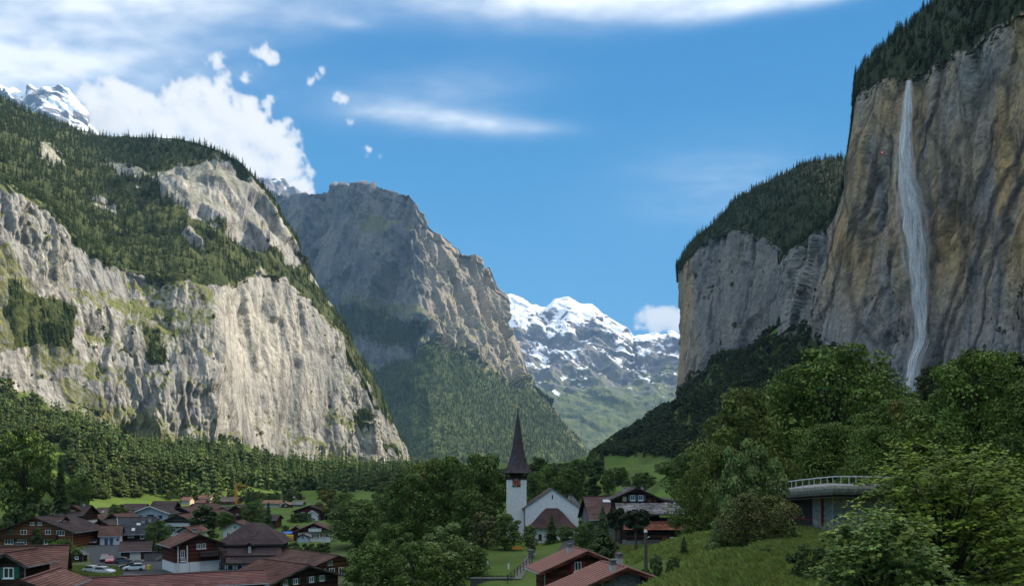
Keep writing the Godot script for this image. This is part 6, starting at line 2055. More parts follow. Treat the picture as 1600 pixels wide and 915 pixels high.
func make_trees() -> void:
	make_kinds()
	for q in [
		["broad", 36, 262, 664, 96, "big dark broad-leaved tree at the left edge above the chalets"],
		["spruce", 94, 272, 703, 40, "dark spruce just right of the big tree at the left edge"],
		["broad", 122, 335, 738, 44, "dark broad-leaved tree right of the spruce above the dark chalet"],
		["bush", 22, 225, 792, 60, "green bushes on the bank at the left edge below the big tree"],
		["bush", 60, 240, 782, 50, "bush on the bank behind the wide chalet's roof"],
		["poplar", 57, 150, 820, 20, "narrow dark tree in front of the wide orange-brown chalet"],
		["broad", 90, 148, 838, 56, "rounded dark tree beside the street in front of the wide chalet"],
		["broad", 182, 322, 786, 30, "dark tree behind the orange-brown ridge"],
		["broad", 247, 198, 811, 46, "dark tree between the slate house and the red-brown chalet"],
		["poplar", 320, 226, 785, 42, "tall pale green tree behind the red-brown chalet"],
		["broad", 352, 282, 798, 30, "bushy tree between the pair of brown chalets"],
		["broad", 396, 268, 782, 42, "dense green tree right of the pair of brown chalets"],
		["spruce", 419, 262, 781, 24, "black-green spruce beside the parked row below the meadow"],
		["spruce", 388, 430, 762, 20, "spruce right of the crane"],
		["light", 336, 470, 776, 18, "small sunlit tree between the far chalets left of the crane"],
		["yellow", 512, 340, 762, 34, "tree with a sun-touched yellow-green top beyond the meadow"],
		["broad", 538, 335, 768, 40, "dark tree right of the one with the yellow-green top"],
		["bush", 462, 322, 801, 24, "dark hedge bush left of the small white gable on the meadow"],
		["bush", 478, 322, 800, 24, "dark hedge bush in front of the small white gable on the meadow"],
		["bush", 446, 250, 820, 14, "lone round bush on the meadow by the grey shed"],
		["bush", 458, 200, 846, 26, "bush below the pale blue hut"],
		["bush", 480, 196, 848, 28, "bush below the white-walled chalet on the meadow"],
		["bush", 503, 198, 847, 26, "bush at the right corner under the white-walled chalet"],
		["broad", 556, 205, 778, 92, "large dark tree right of the meadow"],
		["broad", 603, 235, 770, 70, "dark tree between the meadow tree and the church wood"],
		["broad", 582, 92, 847, 112, "big round bush-like tree at the bottom edge left of centre"],
		["broad", 640, 176, 734, 84, "dark tree at the left end of the church wood"],
		["olive", 667, 192, 712, 96, "tall olive-tinted tree in the church wood"],
		["broad", 708, 184, 709, 96, "tallest dark tree of the church wood"],
		["broad", 755, 212, 706, 90, "dark tree next to the church spire on its left"],
		["broad", 735, 172, 762, 76, "dark tree in front of the church wood"],
		["light", 696, 116, 812, 92, "mid-green pointed tree at the bottom, left of the lawn"],
		["broad", 648, 108, 842, 92, "dark low tree at the bottom between two lighter trees"],
		["broad", 612, 150, 815, 70, "dark tree behind the round bush at the bottom"],
		["sparse", 752, 142, 797, 56, "thin brownish tree with bare stems at the lawn's left edge"],
		["broad", 788, 166, 801, 58, "dark tree against the foot of the church tower"],
		["broad", 737, 128, 850, 60, "dark undergrowth tree under the thin brownish one"],
		["broad", 836, 262, 734, 44, "dark tree just right of the church tower"],
		["broad", 858, 305, 724, 56, "dark tree behind the church nave"],
		["broad", 890, 330, 726, 50, "dark tree behind the nave's right end"],
		["light", 828, 174, 817, 28, "pale small tree before the church porch's left corner"],
		["spruce", 862, 172, 799, 34, "dark conifer in front of the church porch"],
		["light", 882, 171, 817, 26, "bright green small tree right of the dark conifer at the porch"],
		["sparse", 831, 150, 842, 18, "thin sapling at the edge of the lawn"],
		["broad", 915, 152, 811, 42, "dark round tree between the nave and the brown-roofed house"],
		["spruce", 942, 126, 787, 52, "broad black-green conifer in front of the brown-roofed house"],
		["pine", 962, 106, 791, 36, "slender pine with a bare trunk left of the farmhouse"],
		["pine", 994, 104, 794, 54, "umbrella-crowned pine with a reddish bare trunk before the farmhouse"],
		["big", 1092, 126, 730, 104, "very dark tree at the right end of the old farmhouse"],
		["broad", 1004, 330, 736, 40, "round tree on the hillside meadow above the farmhouse"],
		["broad", 1042, 302, 720, 64, "dark tree right of the hillside meadow"],
		["broad", 1072, 250, 705, 80, "dark tree further right above the farmhouse"],
		["poplar", 931, 300, 714, 30, "upright tree on the hillside meadow right of the nave"],
		["broad", 950, 345, 730, 26, "small rounded tree right of the upright one on the hillside meadow"],
		["bush", 900, 360, 744, 20, "bush above the nave's right end on the hillside meadow"],
		["broad", 968, 420, 728, 34, "tree on the upper rim of the hillside meadow"],
		["bush", 1010, 400, 742, 40, "thicket across the hillside meadow below its rim"],
		["broad", 905, 420, 716, 34, "dark tree at the left rim of the hillside meadow"],
		["bush", 912, 340, 752, 26, "bush at the left of the hillside meadow"],
		["bush", 984, 380, 750, 22, "bush beside the lilac-roofed field hut"],
		["spruce", 940, 560, 692, 20, "conifer standing black against the valley gap"],
		["broad", 925, 600, 704, 22, "ragged tree left of the conifer against the valley gap"],
		["olive", 1165, 116, 599, 156, "tall olive-green tree in front of the right-hand scree wood"],
		["big", 1302, 138, 534, 200, "huge rounded tree that rises before the cliff left of the waterfall"],
		["big", 1236, 142, 588, 120, "dark tree between the olive-green and the huge rounded tree"],
		["big", 1400, 120, 618, 120, "dark tree at the right of the huge rounded one"],
		["yellow", 1424, 96, 614, 76, "yellow-green tree just below the waterfall"],
		["big", 1530, 88, 538, 200, "large dark tree at the right edge below the cliff"],
		["big", 1610, 80, 590, 150, "dark tree cut by the right edge"],
		["big", 1290, 104, 655, 130, "very dark tree behind the concrete terrace"],
		["big", 1375, 92, 660, 120, "black-green tree above the terrace railing"],
		["olive", 1120, 108, 690, 90, "olive tree left of the pale young trees"],
		["light", 1152, 68, 690, 78, "pale young tree with an upright crown, left of two"],
		["light", 1184, 70, 678, 98, "pale green young tree left of the concrete terrace"],
		["rusty", 1188, 63, 768, 126, "bronze-tinted shrub on the slope left of the terrace"],
		["light", 1142, 66, 778, 70, "pale green shrub at the left of the bronze shrub"],
		["bush", 1235, 70, 818, 50, "dark undergrowth bush at the terrace's left wall"],
		["bush", 1197, 50, 856, 48, "bright small bush on the grass slope"],
		["spruce", 1069, 86, 836, 28, "small dark conifer on the bank below the farmhouse windows"],
		["bush", 1036, 63, 866, 62, "soft green bush on the bank beside the utility pole"],
		["bush", 1092, 92, 838, 40, "bush under the farmhouse's right end"],
		["bush", 945, 118, 838, 60, "bush below the broad black-green conifer"],
		["bush", 1265, 40, 850, 70, "creeper-covered bush on the bank below the terrace"],
	]: tree(q[0], q[1], q[2], q[3], q[4], q[5])
	# sunlit edge of the far wood on the left
	var g := "conifers along the edge of the far wood on the left"
	for q in [[112, 560, 692, 30, "leftmost tall sunlit conifer of the far wood's edge"], [138, 575, 698, 28, "second tall conifer of the far wood's edge from the left"], [163, 580, 706, 30, "third conifer of the far wood's edge, broad-based"], [188, 590, 712, 26, "fourth conifer of the far wood's edge"], [208, 600, 722, 28, "fifth conifer of the far wood's edge, shorter than those on its left"], [230, 610, 738, 24, "sixth conifer of the far wood's edge above a lit strip of grass"], [249, 615, 748, 20, "last small conifer at the right end of the lit wood edge"]]:
		tree("spruce", q[0], q[1], q[2], q[3], q[4], g)
	for q in [[150, 545, 730, 44, "light green tree among the conifers at the far wood's edge"], [195, 560, 745, 40, "rounded light green tree at the far wood's edge above the white-edged gable"], [216, 540, 758, 34, "low light green tree right of the rounded one at the far wood's edge"]]:
		tree("light", q[0], q[1], q[2], q[3], q[4])
	make_near_leaves()


# a leaf: lobed or oval blade, folded along its midrib; 1 m long from stalk to tip, facing +y
func leaf_mesh(lobed: bool, tone: Color) -> ArrayMesh:
	var s := Shape.new()
	s.ink = tone
	blade(s, Transform3D(), lobed)
	return s.mesh()


func blade(s: Shape, t: Transform3D, lobed: bool) -> void:
	var rim: Array
	if lobed: rim = [Vector3(0.10, -0.04, 0.02), Vector3(0.46, -0.10, 0.10), Vector3(0.26, -0.02, 0.34), Vector3(0.52, -0.14, 0.58), Vector3(0.18, -0.01, 0.60)]
	else: rim = [Vector3(0.22, -0.05, 0.18), Vector3(0.31, -0.09, 0.45), Vector3(0.18, -0.08, 0.78)]
	var tip := t * Vector3(0, -0.16, 1.0)
	var foot := t * Vector3(0, 0, 0)
	var mid := t * Vector3(0, 0.06, 0.45)
	for sx in [1.0, -1.0]:
		var last := foot
		for p in rim + [Vector3(0, -0.16, 1.0)]:
			var q := t * Vector3(p.x * sx, p.y, p.z)
			if sx > 0: s.tri(mid, q, last)
			else: s.tri(mid, last, q)
			last = q


func leafy_thing(label: String, where: Vector3, size: Vector3, count: int, leaf: float, lobed: bool, tone: Color, seed_: int, lumps: int, parts: int, low := 0.0) -> void:
	# a tree or bush near enough to see its leaves: stems, shoots with leaves in whorls; the outermost leaves are pieces of their own
	var r := RandomNumberGenerator.new()
	r.seed = seed_
	var o := thing("leafy_tree" if size.y > 5.0 else "bush", label, "tree" if size.y > 5.0 else "bush", where)
	var stems := Shape.new()
	stems.ink = Color.WHITE
	var s := Shape.new()
	var singles := []
	var balls := []
	for k in lumps:
		var f := (k + 0.5) / lumps
		var t := k * 2.39996
		var reach := sqrt(sin(PI * (0.12 + 0.82 * f))) * r.randf_range(0.35, 0.85)
		var mid := Vector3(cos(t) * reach * size.x, size.y * (low + (1.0 - low) * (0.08 + 0.80 * f)), sin(t) * reach * size.z)
		balls.append([mid, r.randf_range(0.20, 0.34) * minf(size.x, size.y)])
		var from := Vector3(0, maxf(0.0, mid.y * 0.35 - 0.2), 0)
		stems.tube([from, from.lerp(mid, 0.5) + Vector3(0, 0.12, 0), mid], [0.012 * size.y, 0.008 * size.y, 0.003 * size.y], 5, false)
	if size.y > 5.0: stems.tube([Vector3(0, -0.5, 0), Vector3(0.1, size.y * 0.4, 0), Vector3(0, size.y * 0.8, 0.1)], [0.2, 0.14, 0.04], 8, false)
	var shoots := count / 7
	for k in shoots:
		var b: Array = balls[r.randi() % balls.size()]
		var d := Vector3(r.randfn(), r.randfn() * 0.9 + 0.35, r.randfn()).normalized()
		var p: Vector3 = b[0] + d * b[1] * (0.55 + 0.6 * sqrt(r.randf()))
		var g := r.randf_range(0.6, 1.4)
		var young := r.randf() < 0.22
		for j in 7:
			var t := TAU * j / 7.0 + r.randf_range(-0.3, 0.3)
			var out := (Vector3(cos(t), r.randf_range(-0.35, 0.25), sin(t)) + d * 0.45).normalized()
			var n := (Vector3.UP + d * 0.5 + Vector3(r.randfn(), r.randfn(), r.randfn()) * 0.22).normalized()
			var x := n.cross(out).normalized()
			var q := leaf * r.randf_range(0.6, 1.15) * (0.8 if young else 1.0)
			var gg := g * r.randf_range(0.8, 1.2)
			var frame := Transform3D(Basis(x, out.cross(x), out).scaled(Vector3.ONE * q), p + out * leaf * 0.25 - Vector3(0, 0.02, 0) * j)
			s.ink = Color(tone.r * gg * (1.5 if young else 1.0), tone.g * gg * (1.25 if young else 1.0), tone.b * gg)
			if singles.size() < parts and d.z > 0.25 and r.randf() < 0.2: singles.append([frame, r.randi() % 3])
			else: blade(s, frame, lobed)
	var crown := put("foliage", s.mesh(), M.leaves, o)
	tag(crown, "", "", "", "stuff")
	put("stems", stems.mesh(), M.bark, o)
	var kinds := [leaf_mesh(lobed, tone * 0.8), leaf_mesh(lobed, tone * 1.15), leaf_mesh(lobed, Color(tone.r * 1.6, tone.g * 1.4, tone.b))]
	for q in singles:
		var m := MeshInstance3D.new()
		m.name = "leaf" if crown.get_child_count() == 0 else "leaf_%03d" % crown.get_child_count()
		m.mesh = kinds[q[1]]
		m.material_override = M.leaves
		crown.add_child(m, true)
		m.transform = q[0]


func make_near_leaves() -> void:
	var p := at(1478, 915, 25.0)
	leafy_thing("big leafy tree filling the lower right corner", Vector3(p.x, land(p.x, 25) - 0.5, p.z), Vector3(3.8, 0, 2.4) + Vector3(0, at(0, 676, 25).y - land(p.x, 25), 0), 14000, 0.19, false, Color(0.150, 0.215, 0.028), 401, 40, 200)
	p = at(1600, 915, 23.0)
	leafy_thing("leafy tree at the very right edge behind the corner tree", Vector3(p.x + 1.5, land(p.x, 27) - 0.5, -29), Vector3(3.4, at(0, 690, 29).y - land(p.x, 27), 2.4), 7000, 0.2, false, Color(0.115, 0.170, 0.026), 402, 30, 100)
	p = at(1372, 915, 17.0)
	leafy_thing("young maple-leaved bush in the foreground below the terrace", Vector3(p.x, land(p.x, 17) - 0.6, p.z), Vector3(1.55, at(0, 776, 17).y - land(p.x, 17) + 0.4, 1.3), 7500, 0.145, true, Color(0.150, 0.220, 0.055), 403, 34, 250)


# ---------------------------------------------------------------- details
func make_details() -> void:
	make_terrace()
	var o := thing("utility_pole", "tall weathered wooden utility pole beside the ribbed red roofs", "pole", seat((1009.0 - 800) / FOCAL * 72, 72, 0.5))
	var h := at(0, 831, 72).y - o.position.y
	var s := Shape.new()
	s.ink = Color(0.10, 0.085, 0.07)
	s.tube([Vector3.ZERO, Vector3(0.03, h * 0.5, 0), Vector3(0, h, 0)], [0.20, 0.17, 0.14], 9)
	put("shaft", s.mesh(), M.rough, o)
	s = Shape.new()
	s.lathe([[0.0, h - 0.02], [0.19, h], [0.13, h + 0.16], [0.0, h + 0.22]], 9)
	put("cap", s.mesh(), M.galvanised, o)
	s = Shape.new(); s.tube([Vector3(0.14, h - 0.5, 0), Vector3(0.36, h - 0.42, 0)], [0.03, 0.05], 6); put("insulator", s.mesh(), M.trim, o)
	o = thing("bench", "orange wooden bench at the head of the church lawn", "bench", seat((808.0 - 800) / FOCAL * 163, 163, 0.0), 0.1)
	s = Shape.new(); s.box(Vector3(0, 0.48, 0), Vector3(2.0, 0.10, 0.5)); put("seat", s.mesh(), plain(Color(0.50, 0.20, 0.035), 0.6), o)
	s = Shape.new(); s.box(Vector3(0, 0.8, -0.26), Vector3(2.0, 0.42, 0.07)); put("backrest", s.mesh(), plain(Color(0.50, 0.20, 0.035), 0.6), o)
	for x in [-0.8, 0.8]:
		s = Shape.new(); s.box(Vector3(x, 0.22, 0), Vector3(0.1, 0.44, 0.42)); put("leg", s.mesh(), M.dark_trim, o)
	for q in [[762, 128, 893, 876, "white notice post at the left end of the lawn"], [794.5, 130, 897, 880, "white notice post in the middle of the lawn's lower edge"]]:
		o = thing("notice_post", q[4], "sign post", seat((q[0] - 800) / FOCAL * q[1], q[1], 0.0))
		h = at(0, q[3], q[1]).y - o.position.y
		s = Shape.new(); s.tube([Vector3(0, -0.2, 0), Vector3(0, h, 0)], [0.06, 0.06], 6); put("post", s.mesh(), M.metal, o)
		s = Shape.new(); s.box(Vector3(0, h - 0.45, 0.08), Vector3(0.26, 0.95, 0.06)); put("panel", s.mesh(), M.trim, o)
	o = thing("retaining_wall", "grey stone retaining wall along the bottom of the lawn", "wall", at(768, 915, 122))
	o.position.y = 2.2
	s = Shape.new(); s.box(Vector3(0, -0.3, 0), Vector3(6.6, 3.6, 0.5)); put("wall", s.mesh(), M.stone, o)
	s = Shape.new(); s.box(Vector3(0, 1.56, 0.03), Vector3(6.8, 0.13, 0.7)); put("coping", s.mesh(), M.grey_wall, o)
	s = Shape.new(); s.box(Vector3(-1.0, -0.4, 0.26), Vector3(1.0, 1.6, 0.06)); put("door", s.mesh(), M.metal, o)
	o = thing("hedge", "low clipped hedge on top of the lawn's stone wall", "hedge", at(772, 900, 123.2))
	o.position.y = 3.75
	put("foliage", leafy_box(Vector3(6.2, 0.5, 0.6), 1500, 0.12, Color(0.05, 0.08, 0.024), 71), M.leaves, o)
	o = thing("handrail", "pale wooden handrail down the steps right of the lawn", "railing", seat(0.9, 121, 0.0))
	var a := Vector3(-1.6, 0.2, 2.0)
	var b := Vector3(2.6, 1.3, -16.0)
	s = Shape.new(); s.beam(a + Vector3(0, 0.9, 0), b + Vector3(0, 0.9, 0), 0.1, 0.12); put("top_rail", s.mesh(), M.wood_grey, o)
	s = Shape.new(); s.beam(a + Vector3(0, 0.45, 0), b + Vector3(0, 0.45, 0), 0.08, 0.1); put("middle_rail", s.mesh(), M.wood_grey, o)
	s = Shape.new(); s.box(Vector3(0, 0.3, 0), Vector3(0.12, 1.5, 0.12))
	for k in 9: put("post", s.mesh() if k == 0 else (o.get_node("post") as MeshInstance3D).mesh, M.wood_grey, o).position = a.lerp(b, k / 8.0)
	o = thing("stone_pillar", "dark square stone pillar beside the path at the lawn's upper end", "pillar", seat(3.6, 148, 0.2))
	s = Shape.new(); s.box(Vector3(0, 0.8, 0), Vector3(1.0, 1.9, 1.0)); put("shaft", s.mesh(), M.stone, o)
	s = Shape.new(); s.box(Vector3(0, 1.8, 0), Vector3(1.15, 0.14, 1.15)); put("cap", s.mesh(), M.grey_wall, o)
	# long grass on the near slope
	var tuft := Shape.new()
	var r := RandomNumberGenerator.new()
	r.seed = 77
	for k in 16:
		var t := r.randf() * TAU
		var foot := Vector3(r.randf_range(-0.2, 0.2), 0, r.randf_range(-0.2, 0.2))
		var lean := Vector3(cos(t), 0, sin(t)) * r.randf_range(0.05, 0.3)
		var side := Vector3(-sin(t), 0, cos(t)) * 0.012
		var g := r.randf_range(0.7, 1.3)
		tuft.ink = Color(0.17 * g, 0.225 * g, 0.046 * g).lerp(Color(0.26, 0.22, 0.12), 0.5 if r.randf() < 0.3 else 0.0)
		var up := r.randf_range(0.16, 0.42)
		tuft.tri(foot - side, foot + side, foot + lean * 0.4 + Vector3(0, up * 0.65, 0) + side * 0.8)
		tuft.tri(foot + lean * 0.4 + Vector3(0, up * 0.65, 0) + side * 0.8, foot + lean + Vector3(0, up, 0), foot - side)
	var spots := []
	for k in 62000:
		var x := rng.randf_range(0.0, 46.0)
		var d := rng.randf_range(13.0, 74.0)
		if x < 4.0 + (d - 24.0) * 0.06 or x > d * 0.95 or (x < 11.5 and d > 55.0): continue
		if N.field.get_noise_2d(x * 3.0, d * 3.0) < -0.62: continue
		spots.append(spot(seat(x, d, 0.05), rng.randf_range(0.5, 1.1), 1.3))
	wood("grass", "long grass on the near slope", [tuft.mesh()], spots, M.leaves)
	spots = []
	for k in 2600:
		var d := rng.randf_range(152.0, 168.0)
		var x := (rng.randf_range(104.0, 184.0) - 800.0) / FOCAL * d
		var p := seat(x, d, -0.1)
		spots.append(spot(p, rng.randf_range(0.8, 1.7), 1.6))
	wood("grass", "rough grass island between the tiled house and the street", [tuft.mesh()], spots, M.leaves)
	spots = []
	for k in 9000:
		var x := rng.randf_range(8.0, 34.0)
		var d := rng.randf_range(78.0, 140.0)
		if (x - 18.0) * 0.7 + (d - 110.0) * 0.3 < -9.0: continue
		spots.append(spot(seat(x, d, 0.05), rng.randf_range(0.7, 1.5), 1.5))
	wood("grass", "rough grass on the bank below the farmhouse", [tuft.mesh()], spots, M.leaves)


func leafy_box(size: Vector3, count: int, leaf: float, tone: Color, seed_: int) -> ArrayMesh:
	var r := RandomNumberGenerator.new()
	r.seed = seed_
	var s := Shape.new()
	for k in count:
		var p := Vector3(r.randf_range(-0.5, 0.5), r.randf_range(-0.5, 0.5), r.randf_range(-0.5, 0.5)) * size
		var g := r.randf_range(0.7, 1.3)
		s.ink = tone * g
		var b := Basis.from_euler(Vector3(r.randf() * TAU, r.randf() * TAU, r.randf() * TAU)).scaled(Vector3.ONE * leaf)
		blade(s, Transform3D(b, p), false)
	return s.mesh()


# the round concrete lookout on the right
func make_terrace() -> void:
	var o := thing("concrete_pavilion", "round concrete pavilion with a curved roof edge and a railing, right foreground", "building", Vector3.ZERO)
	var rimline := [at(1213, 766, 93), at(1240, 763.5, 88.5), at(1271, 761, 85), at(1302, 758.5, 82.5), at(1340, 758.5, 82), at(1385, 759, 83.5), at(1430, 760, 88)]
	var back := [at(1460, 752, 100), at(1380, 752, 104), at(1280, 754, 104)]
	var mid := Vector3(38, rimline[3].y, -93)
	o.position = Vector3(mid.x, land(mid.x, 93), mid.z)
	var off := -o.position
	var s := Shape.new()
	s.ink = Color.WHITE
	var prof := [[0.0, 0.0], [0.06, -0.30], [-0.06, -0.60], [-0.38, -0.90], [-0.95, -1.02]]
	var all: Array = rimline + back
	for k in all.size():
		var p: Vector3 = all[k] + off
		var q: Vector3 = all[(k + 1) % all.size()] + off
		var c := mid + off
		for i in prof.size() - 1:
			var pts := []
			for w in [[p, i + 1], [q, i + 1], [q, i], [p, i]]:
				var out: Vector3 = (w[0] - c)
				out.y = 0
				pts.append((w[0] as Vector3) + out.normalized() * (prof[w[1]][0] as float) + Vector3(0, prof[w[1]][1], 0))
			s.quad(pts[0], pts[1], pts[2], pts[3])
		s.tri(p, q, c)
		s.tri(q - Vector3(0, 1.2, 0), p - Vector3(0, 1.2, 0), c - Vector3(0, 1.2, 0))
	put("roof_slab", s.mesh(), M.concrete, o)
	# railing: one post per piece, rails between
	var tall := 0.95
	for k in rimline.size() - 1:
		var p: Vector3 = rimline[k] + off
		var q: Vector3 = rimline[k + 1] + off
		var inn: Vector3 = mid - rimline[k]
		inn.y = 0
		inn = inn.normalized() * 0.5
		s = Shape.new(); s.tube([p + inn + Vector3(0, tall, 0), q + inn + Vector3(0, tall, 0)], [0.055, 0.055], 6); put("top_rail", s.mesh(), M.galvanised, o)
		s = Shape.new(); s.tube([p + inn + Vector3(0, 0.12, 0), q + inn + Vector3(0, 0.12, 0)], [0.05, 0.05], 6); put("bottom_rail", s.mesh(), M.galvanised, o)
		for j in 3:
			if not cache.has("post"):
				var ps := Shape.new()
				ps.tube([Vector3.ZERO, Vector3(0, tall, 0)], [0.04, 0.04], 6)
				cache.post = ps.mesh()
			put("rail_post", cache.post, M.galvanised, o).position = p.lerp(q, j / 3.0) + inn
	# walls below: rounded front, dark glazing at the left, pillars
	var wall := [at(1226, 790, 94.5), at(1272, 790, 88), at(1302, 790, 85.5), at(1345, 790, 85), at(1400, 790, 87)]
	for k in wall.size() - 1:
		var p: Vector3 = wall[k] + off
		var q: Vector3 = wall[k + 1] + off
		p.y = -3.0; q.y = -3.0
		var up := Vector3(0, rimline[3].y + off.y - 1.0 + 3.0, 0)
		var n := (q - p).cross(Vector3.UP).normalized() * 0.15
		s = Shape.new()
		s.quad(p, q, q + up, p + up)
		s.quad(q + n, p + n, p + n + up, q + n + up)
		put("wall", s.mesh(), M.dark_trim if k == 0 else M.concrete, o)
		if k == 0:
			var f := Transform3D(Basis(Vector3.UP, atan2(-(q - p).z, (q - p).x)), p.lerp(q, 0.5))
			for j in 4: add_window(o, f, -2.4 + j * 1.55, up.y - 1.7, 1.35, 2.4, 1, null, M.red)
			for j in 4: add_window(o, f, -2.4 + j * 1.55, up.y - 4.2, 1.35, 2.4, 1, null, M.dark_trim)
		else:
			s = Shape.new()
			s.box(p + Vector3(0, up.y / 2, 0) - n * 0.6, Vector3(0.34, up.y, 0.34), Basis(Vector3.UP, 0.5))
			put("pillar", s.mesh(), M.cream if k == 2 else M.galvanised, o)
	var f2 := at(1287, 790, 86.6) + off
	var f2y: float = rimline[3].y + off.y
	s = Shape.new(); s.box(Vector3(f2.x - 0.15, f2y - 2.9, f2.z + 0.1), Vector3(0.35, 3.2, 0.1), Basis(Vector3.UP, 0.35)); put("red_door", s.mesh(), M.red, o)
	s = Shape.new(); s.box(Vector3(f2.x + 0.85, f2y - 2.0, f2.z + 0.62), Vector3(0.85, 0.5, 0.16), Basis(Vector3.UP, 0.35)); put("sign_board", s.mesh(), M.galvanised, o)
	s = Shape.new(); s.box(Vector3(f2.x + 0.35, f2y - 2.1, f2.z + 0.48), Vector3(0.3, 0.75, 0.14), Basis(Vector3.UP, 0.35)); put("blue_panel", s.mesh(), M.blue_door, o)


# ---------------------------------------------------------------- waterfall, flag, cloud at the peak
func surface_at(ms: Dictionary, a: float, b: float) -> Vector3:
	var best := 1e9
	var out := Vector3.ZERO
	var v: PackedVector3Array = ms.v
	for k in v.size():
		var q: Vector2 = ms.chart[k]
		if absf(q.x - a) > 14.0 or absf(q.y - b) > 30.0: continue
		var p := v[k]
		if p.z > -1.0: continue
		var m := absf(800.0 - FOCAL * p.x / p.z - a) + absf(740.0 + (p.y - EYE) * FOCAL / p.z - b)
		if m < best:
			best = m
			out = p
	return out


func fall(called: String, label: String, path: Array, strands: int, thick: float, alpha: float, seed_: int) -> void:
	# falling water: many thin strands, thinner towards their ends, spread over the width of the fall
	var r := RandomNumberGenerator.new()
	r.seed = seed_
	var s := Shape.new()
	var curve := Curve3D.new()
	for p in path: curve.add_point(p[0])
	for i in curve.point_count:
		var q := (curve.get_point_position(mini(i + 1, curve.point_count - 1)) - curve.get_point_position(maxi(i - 1, 0))) / 6.0
		curve.set_point_in(i, -q)
		curve.set_point_out(i, q)
	var whole := curve.get_baked_length()
	var reach := [0.0]
	for i in range(1, path.size()): reach.append(reach[-1] + (path[i][0] as Vector3).distance_to(path[i - 1][0]))
	for k in strands:
		var long := whole * r.randf_range(0.06, 0.26)
		var from := r.randf_range(-0.1, 1.0) * (whole - long * 0.5)
		var core := r.randf() < 0.42
		var side := clampf(r.randfn() * (0.24 if core else 0.75), -1.9, 1.9)
		var deep := r.randf_range(-0.6, 0.6)
		var n := maxi(4, int(long / 5.0))
		var rows := []
		for i in n + 1:
			var t := clampf(from + long * i / n, 0.0, whole)
			var p := curve.sample_baked(t)
			var f: float = t / whole * reach[-1]
			var j := 0
			while j < reach.size() - 2 and f > reach[j + 1]: j += 1
			var half: float = lerpf(path[j][1], path[j + 1][1], clampf((f - reach[j]) / maxf(reach[j + 1] - reach[j], 0.01), 0, 1)) / 2.0
			var sway: float = N.grain.get_noise_3d(k * 37.0, t * 0.35, 0) * 0.4 + N.grain.get_noise_3d(5.0, t * 0.30, 900.0) * 0.45
			p += Vector3(half * (side + sway), 0, half * deep)
			var e := sin(PI * clampf((i + 0.3) / (n + 0.6), 0, 1))
			rows.append([p, thick * (0.25 + 0.75 * e) * (0.6 + 0.5 * half / 4.0), alpha * e * e * (1.0 if core else 0.30 * (1.0 - 0.5 * minf(absf(side), 1.5)))])
		for i in n:
			for w in 3:
				var t0 := TAU * w / 3.0
				var t1 := TAU * (w + 1) / 3.0
				var c0 := Vector3(cos(t0), 0, sin(t0))
				var c1 := Vector3(cos(t1), 0, sin(t1))
				s.ink = Color(0.96, 0.97, 0.98, (rows[i][2] + rows[i + 1][2]) / 2.0)
				s.quad(rows[i + 1][0] + c1 * rows[i + 1][1], rows[i + 1][0] + c0 * rows[i + 1][1], rows[i][0] + c0 * rows[i][1], rows[i][0] + c1 * rows[i][1])
	structure(called, s.mesh(), M.water, label)


func mist(called: String, label: String, mid: Vector3, size: Vector3, dense: float, tint := Color(0.95, 0.96, 0.98)) -> void:
	var f := FogVolume.new()
	f.name = numbered(called)
	f.shape = RenderingServer.FOG_VOLUME_SHAPE_ELLIPSOID
	f.size = size
	var m := FogMaterial.new()
	m.density = dense
	m.albedo = tint
	f.material = m
	add_child(f)
	f.position = mid
	tag(f, label, "", label, "stuff")


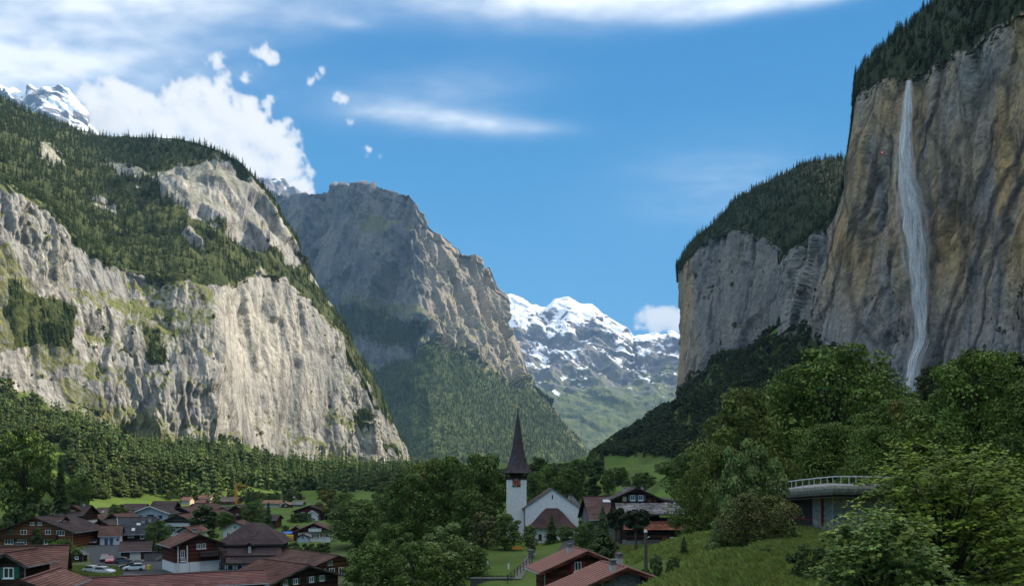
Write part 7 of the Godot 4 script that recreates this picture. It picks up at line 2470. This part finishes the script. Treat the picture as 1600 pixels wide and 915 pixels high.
func make_clouds_and_falls() -> void:
	M.water = paint(0.6, 0.3)
	M.water.transparency = BaseMaterial3D.TRANSPARENCY_ALPHA
	var path := []
	for q in [[1421, 126, 3.5], [1419, 165, 8], [1417, 240, 12], [1420, 300, 17], [1428, 350, 19], [1436, 407, 17], [1441, 477, 14], [1440, 530, 12], [1431, 568, 11], [1422, 614, 10]]:
		var p := surface_at(right_sheet, q[0], q[1])
		path.append([p, q[2] * 1.02])
	# water falls clear of the wall: never further back than the lip, easing outwards
	var near := 1e9
	for q in path:
		near = minf(near, -q[0].z)
	for i in path.size():
		var b: Array = [[1421, 126], [1419, 165], [1417, 240], [1420, 300], [1428, 350], [1436, 407], [1441, 477], [1440, 530], [1431, 568], [1422, 614]][i]
		var d: float = -path[i][0].z
		for j in path.size():
			if absi(j - i) <= 1: d = minf(d, -path[j][0].z)
		path[i][0] = at(b[0], b[1], d - 5.0)
	fall("waterfall", "tall white waterfall dropping down the ochre cliff on the right", path, 900, 0.62, 0.92, 7)
	for i in path.size() - 1:
		if i < 1: continue
		var m: Vector3 = (path[i][0] + path[i + 1][0]) / 2.0
		mist("waterfall_spray", "drifting spray of the waterfall", m, Vector3(path[i][1] * 2.5, (path[i][0].y - path[i + 1][0].y) * 1.9, path[i][1] * 1.8), 0.006)
	var thin := []
	for q in [[1246, 436, 1.6], [1243, 455, 1.8], [1239, 470, 2.4], [1234, 486, 3.0]]: thin.append([at(q[0], q[1], -surface_at(right_sheet, q[0], q[1]).z - 4.0), q[2]])
	fall("waterfall", "small white cascade in the gully left of the big waterfall", thin, 26, 0.55, 0.5, 8)
	thin = []
	for q in [[1083, 432, 2.0], [1082, 480, 2.2], [1078, 530, 2.4], [1070, 575, 2.6], [1066, 604, 2.6]]: thin.append([at(q[0], q[1], -surface_at(far_sheet, q[0], q[1]).z - 6.0), q[2]])
	fall("waterfall", "thread of water down the left edge of the far headland", thin, 24, 0.5, 0.4, 9)
	# the flag on the wall
	var f := surface_at(right_sheet, 1379, 238)
	var o := thing("flag", "red flag with a white cross hung on the cliff left of the waterfall", "flag", at(1379, 238, -f.z - 3.0), deg_to_rad(-50))
	var s := Shape.new()
	s.box(Vector3.ZERO, Vector3(3.6, 3.6, 0.12))
	put("cloth", s.mesh(), plain(Color(0.62, 0.03, 0.05), 0.7), o)
	s = Shape.new()
	s.box(Vector3(0, 0, 0.08), Vector3(2.2, 0.7, 0.06))
	s.box(Vector3(0, 0, 0.078), Vector3(0.7, 2.2, 0.06))
	put("cross", s.mesh(), M.trim, o)
	# cloud that wraps the snow peak's right shoulder
	for q in [[166, 190, 30, 26, 0.0012], [145, 172, 18, 14, 0.0008]]:
		var m := at(q[0], q[1], 6400)
		mist("cloud", "cloud wrapped round the snow peak's right shoulder", m, Vector3(q[2], q[3], q[2] * 0.8) * 2.0 / FOCAL * 6400, q[4])
